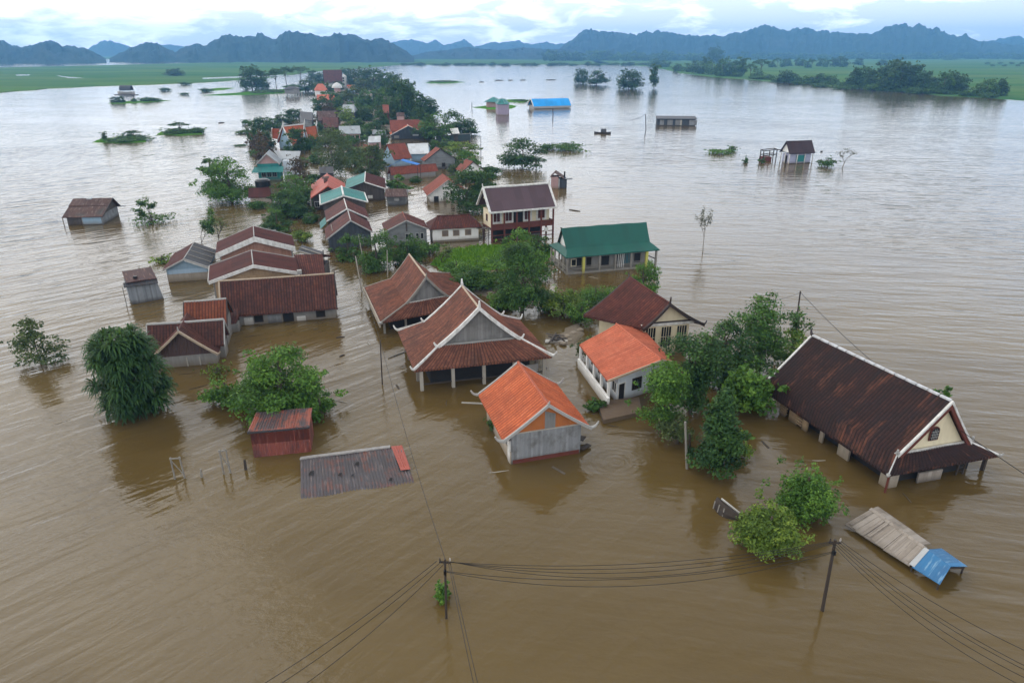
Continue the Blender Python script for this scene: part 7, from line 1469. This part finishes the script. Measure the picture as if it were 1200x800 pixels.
# capsized boat with a white edge, next to the bushes
a, b_ = at(842, 583, .5), at(871, 606, .15); o = thing('capsized_boat', Z((a + b_) / 2, 0), 'half-sunk dark boat with a white gunwale left of the fine-leaved bushes', 'boat'); d = E0(b_ - a); L = d.length; d.normalize(); n_ = V((-d.y, d.x, 0)); rows = []
if n_.x > 0: n_ = -n_
for i in range(9):
    f = i / 8; p = a.lerp(b_, f); w_ = .62 * math.sin(math.pi * (.12 + .8 * f)) + .1; rows.append([p + V((0, 0, .02)), p + n_ * w_ * .5 + V((0, 0, .16)), p + n_ * w_ * 1.0 + V((0, 0, -.05)), p + n_ * w_ * 1.15 + V((0, 0, -.5)), p + V((0, 0, -.6)), p + V((0, 0, .02))])
b = MB(); b.grid(rows); b.face(rows[0][:5]); b.face(rows[-1][:5]); b.build('hull', M['wood_dark'], o)
b = MB(); b.sweep([a.lerp(b_, .1 + .9 * i / 6) + V((0, 0, .03)) - n_ * .05 for i in range(7)], n_ * .05, .06, .06); b.build('gunwale', M['trim_white'], o)
for f in (.12, .3, .5): b = MB(); q = a.lerp(b_, f) + n_ * .75; b.beam(q + V((0, 0, -.3)), q - n_ * .25 + V((-.1, -.05, .18)), .06, .06); b.build('rib', M['wood_grey'], o)
# heap in the channel left of the dark red roof
g = at(654, 400); o = thing('debris_heap', g, 'dark heap of broken boards right of the white-ridged hall', 'debris'); r3 = random.Random(4)
b = MB()
for i in range(12):
    a = r3.uniform(0, 6.28); q = g + V((r3.uniform(-.7, .7), r3.uniform(-.4, .7), r3.uniform(.1, .5))); v_ = V((math.cos(a), math.sin(a), r3.uniform(-.2, .4))) * r3.uniform(.4, .9); b.beam(q - v_, q + v_, .16, .05)
b.build('boards', M['plank_dark'], o)
b = MB(); b.prism([g + V((-1.3, -.5, -.4)), g + V((.9, -.35, -.4)), g + V((1.0, .1, -.4)), g + V((-1.2, .1, -.4))], [g + V((-1.3, -.5, .14)), g + V((.9, -.35, .18)), g + V((1.0, .1, .2)), g + V((-1.2, .1, .18))]); b.build('slab', M['white'], o)
def log(p0, p1, r, label, name='drifting_log', group=None, mat='wood_grey'):
    a, b_ = at(*p0), at(*p1); o = MB(); o.tube([a + V((0, 0, .02)), a.lerp(b_, .5) + V((0, .06, .05)), b_ + V((0, 0, .03))], [r, r * 1.1, r * .7], 7); x = o.build(name, M[mat]); return tag(x, label, 'driftwood', group)
log((541, 472), (580, 475), .07, 'long pale log drifting at the left eave of the orange-roofed house', mat='wood_pale'); log((455, 420), (474, 413), .06, 'drifting stick left of the white-ridged hall')
log((667, 246), (680, 248), .10, 'dark twiggy branch drifting right of the two-storey house', mat='wood_dark'); log((398, 418), (404, 416), .06, 'short stick drifting between the long house and the red tile hall', mat='wood_dark'); log((755, 304.5), (760, 305), .12, 'dark lump drifting right of the green roof', mat='wood_dark')
log((394, 396), (404, 395), .06, 'drifting twig below the long brown-roofed house', mat='wood_dark'); log((256, 144.5), (263, 144), .25, 'dark log drifting on the water left of the temple trees', mat='wood_dark'); log((962, 178), (964, 178), .25, 'small dark float right of the stilt house', mat='black')
for i, (x, y, w_) in enumerate(((562, 96.5, 5), (580, 94.5, 10), (596, 94.3, 5), (610, 94.2, 6), (640, 94, 12))): log((x, y), (x + w_, y - .1), .5, 'one of a line of dark drifting tangles in the far lake', group='drifting tangles in the far lake', mat='wood_dark')
# ================================================================== banks
M['grass'] = m_field('bank_grass', (0.06, 0.19, 0.014), (0.10, 0.24, 0.02), (0.13, 0.23, 0.035))
M['mud'] = m_plaster('rubble_mud', (0.24, 0.21, 0.17), (0.10, 0.08, 0.055), .8, sc_=.6)
def mound(name, mat, pts, h, seed, kind='structure'):
    edge = rough_poly(pxs(pts), 1.2, .25, 0.0, seed); c = sum(edge, V()) / len(edge); b = MB(); rr = random.Random(seed); rings = []
    for f, z in ((1.06, -.4), (1.0, .03), (.85, .55), (.55, .9), (.2, 1.0)): rings.append([c + (p - c) * f + V((0, 0, z * h * rr.uniform(.8, 1.15))) for p in edge])
    for i in range(4):
        for k in range(len(edge)): b.face([rings[i][k], rings[i][(k + 1) % len(edge)], rings[i + 1][(k + 1) % len(edge)], rings[i + 1][k]])
    b.face(rings[-1]); return tag(b.build(name, mat, smooth=True), kind=kind)
mound('grass_bank', M['grass'], [(505, 310), (520, 296), (560, 290), (600, 289), (632, 290), (650, 296), (640, 306), (615, 314), (580, 316), (545, 318), (522, 318)], .35, 3)
mound('rubble_bank', M['mud'], [(535, 326), (560, 316), (600, 318), (625, 326), (640, 345), (622, 362), (596, 360), (580, 350), (556, 344), (540, 338)], .28, 4)
mound('grass_islet', M['grass'], [(553, 126), (575, 128.5), (600, 127.5), (606, 124.5), (596, 122.5), (575, 123.5)], .4, 5)
mound('grass_islet', M['grass'], [(588, 119.5), (612, 120.5), (622, 118), (606, 116.4), (594, 117)], .4, 6)
mound('grass_islet', M['grass'], [(498, 97.5), (520, 98), (546, 96.6), (530, 95), (508, 95.4)], .4, 7)
mound('grass_islet', M['grass'], [(126, 121.5), (150, 121.5), (178, 119.8), (202, 117.8), (190, 117.5), (160, 118.2), (132, 119.8)], .3, 8)
mound('grass_islet', M['grass'], [(108, 167), (140, 168), (172, 166.5), (170, 162.5), (140, 161), (118, 162.5)], .35, 9)
mound('grass_islet', M['grass'], [(184, 158), (210, 159), (238, 157.5), (236, 154), (208, 153), (188, 154.5)], .35, 10)
mound('grass_islet', M['grass'], [(236, 112), (260, 112.4), (300, 111), (345, 108.5), (368, 104.5), (340, 104), (300, 107), (262, 110)], .3, 11)
mound('grass_islet', M['grass'], [(236, 108), (264, 105.5), (276, 103.2), (258, 103), (238, 105)], .25, 12)
mound('village_ground', M['mud'], [(398, 152), (440, 158), (500, 152), (508, 138), (486, 118), (462, 100), (438, 90), (405, 90), (386, 104), (384, 128)], .3, 13)
mound('rubble_bank', M['mud'], [(652, 405), (672, 405), (684, 392), (680, 378), (664, 384), (654, 394)], .22, 14)
# blades and weeds on the bank: nobody could count them
r4 = np.random.RandomState(9); c0 = [at(x, y) for x, y in ((512, 308), (640, 297), (600, 290), (540, 318))]; pts = []
def inside(p, poly):
    k = False; n = len(poly)
    for i in range(n):
        a, b = poly[i], poly[(i + 1) % n]
        if (a.y > p[1]) != (b.y > p[1]) and p[0] < (b.x - a.x) * (p[1] - a.y) / (b.y - a.y) + a.x: k = not k
    return k
poly = pxs([(507, 310), (522, 297), (560, 291), (600, 290), (630, 291), (646, 296), (636, 305), (612, 313), (580, 315), (545, 317), (524, 317)]); lo = np.array([min(p.x for p in poly), min(p.y for p in poly)]); hi = np.array([max(p.x for p in poly), max(p.y for p in poly)])
while len(pts) < 6500:
    q = lo + (hi - lo) * r4.rand(2)
    if inside(q, poly): pts.append((q[0], q[1], .36 + r4.uniform(-.1, .16)))
pts = np.array(pts); n = len(pts); ax_ = np.stack([r4.randn(n) * .35, r4.randn(n) * .35, np.ones(n)], 1); nm = np.stack([r4.randn(n), r4.randn(n), np.full(n, .25)], 1)
o = leafmesh('grass', pts, nm, r4.uniform(.3, .75, n), r4.uniform(.2, .9, n), 3.5, None, 9, M['leaf_grass'], None, ax_); tag(o, kind='stuff')
def rock(p, s_, label, group):
    rr = random.Random(int(p.x * 31 + p.y)); b = MB(); rows = []
    for i in range(5):
        ph = -.5 + i * .4; rows.append([V((p.x, p.y, 0)) + V((math.cos(k / 8 * 6.283) * s_ * math.cos(ph) * rr.uniform(.75, 1.1), math.sin(k / 8 * 6.283) * s_ * .8 * math.cos(ph) * rr.uniform(.75, 1.1), .12 + s_ * .55 * math.sin(ph))) for k in range(8)])
    for r in rows: r.append(r[0])
    b.grid(rows); b.face(rows[-1][:8]); return tag(b.build('rock', M['concrete_warm']), label, 'rock', group)
for x, y, s_ in ((551, 334, .5), (560, 338, .7), (568, 330, .45), (574, 345, .5), (604, 346, .6), (556, 322, .6), (600, 356, .5), (620, 350, .45), (590, 351, .4), (562, 327, .8)): rock(at(x, y), s_, 'one of the pale lumps of rubble on the overgrown bank', 'rubble on the overgrown bank')
for x, y, s_ in ((660, 404, .4), (668, 400, .35), (672, 392, .5), (680, 388, .4), (664, 396, .5)): rock(at(x, y), s_, 'one of the grey stones in the channel left of the coral-roofed house', 'stones beside the coral-roofed house')
# dead branches washed up
for k, (x, y, y1, w_, lb) in enumerate(((650, 360, 340, 26, 'tangle of dead pale branches left of the yellow-green shrub'), (690, 392, 374, 22, 'tangle of dead branches at the left wall of the coral-roofed house'))): thin_tree(x, y, y1, w_, lb, 'leaf_grey', 120, .14, 120 + k, 4, 'dead_branches', 'bark_pale', spread=1.0, r0=.04)

# twigs, boards and leaf litter that the flood carries along the walls
r6 = random.Random(21); spots = [(470, 452), (482, 463), (520, 470), (548, 462), (586, 552), (610, 556), (660, 548), (690, 520), (640, 470), (668, 462), (300, 392), (330, 398), (372, 386), (272, 402), (236, 452), (446, 392), (428, 402), (560, 388), (640, 428), (886, 500), (960, 540), (1010, 566), (1060, 580), (1150, 575), (900, 520), (760, 520), (722, 500), (652, 330), (700, 328), (750, 326), (540, 400), (410, 440), (395, 470), (180, 442), (215, 440)]
for i, (x, y) in enumerate(spots[::2]):
    p = at(x + r6.uniform(-6, 6), y + r6.uniform(-3, 3)); a = r6.uniform(0, 3.14); L = r6.uniform(.25, .8); d = V((math.cos(a), math.sin(a), 0)) * L; b = MB()
    if i % 3: b.tube([p - d + V((0, 0, .01)), p + V((r6.uniform(-.1, .1), r6.uniform(-.1, .1), .03)), p + d + V((0, 0, .01))], [.02, .035, .015], 5); m_ = M['bark' if i % 2 else 'wood_pale']
    else: b.beam(p - d * .8, p + d * .8 + V((0, 0, .01)), r6.uniform(.12, .22), .05); m_ = M['plank_pale' if i % 2 else 'plank_dark']
    tag(b.build('drifting_twig' if i % 3 else 'drifting_board', m_), 'one of the small twigs drifting by the flooded houses' if i % 3 else 'one of the short loose boards drifting by the flooded houses', 'driftwood', 'twigs adrift among the houses' if i % 3 else 'boards adrift among the houses')
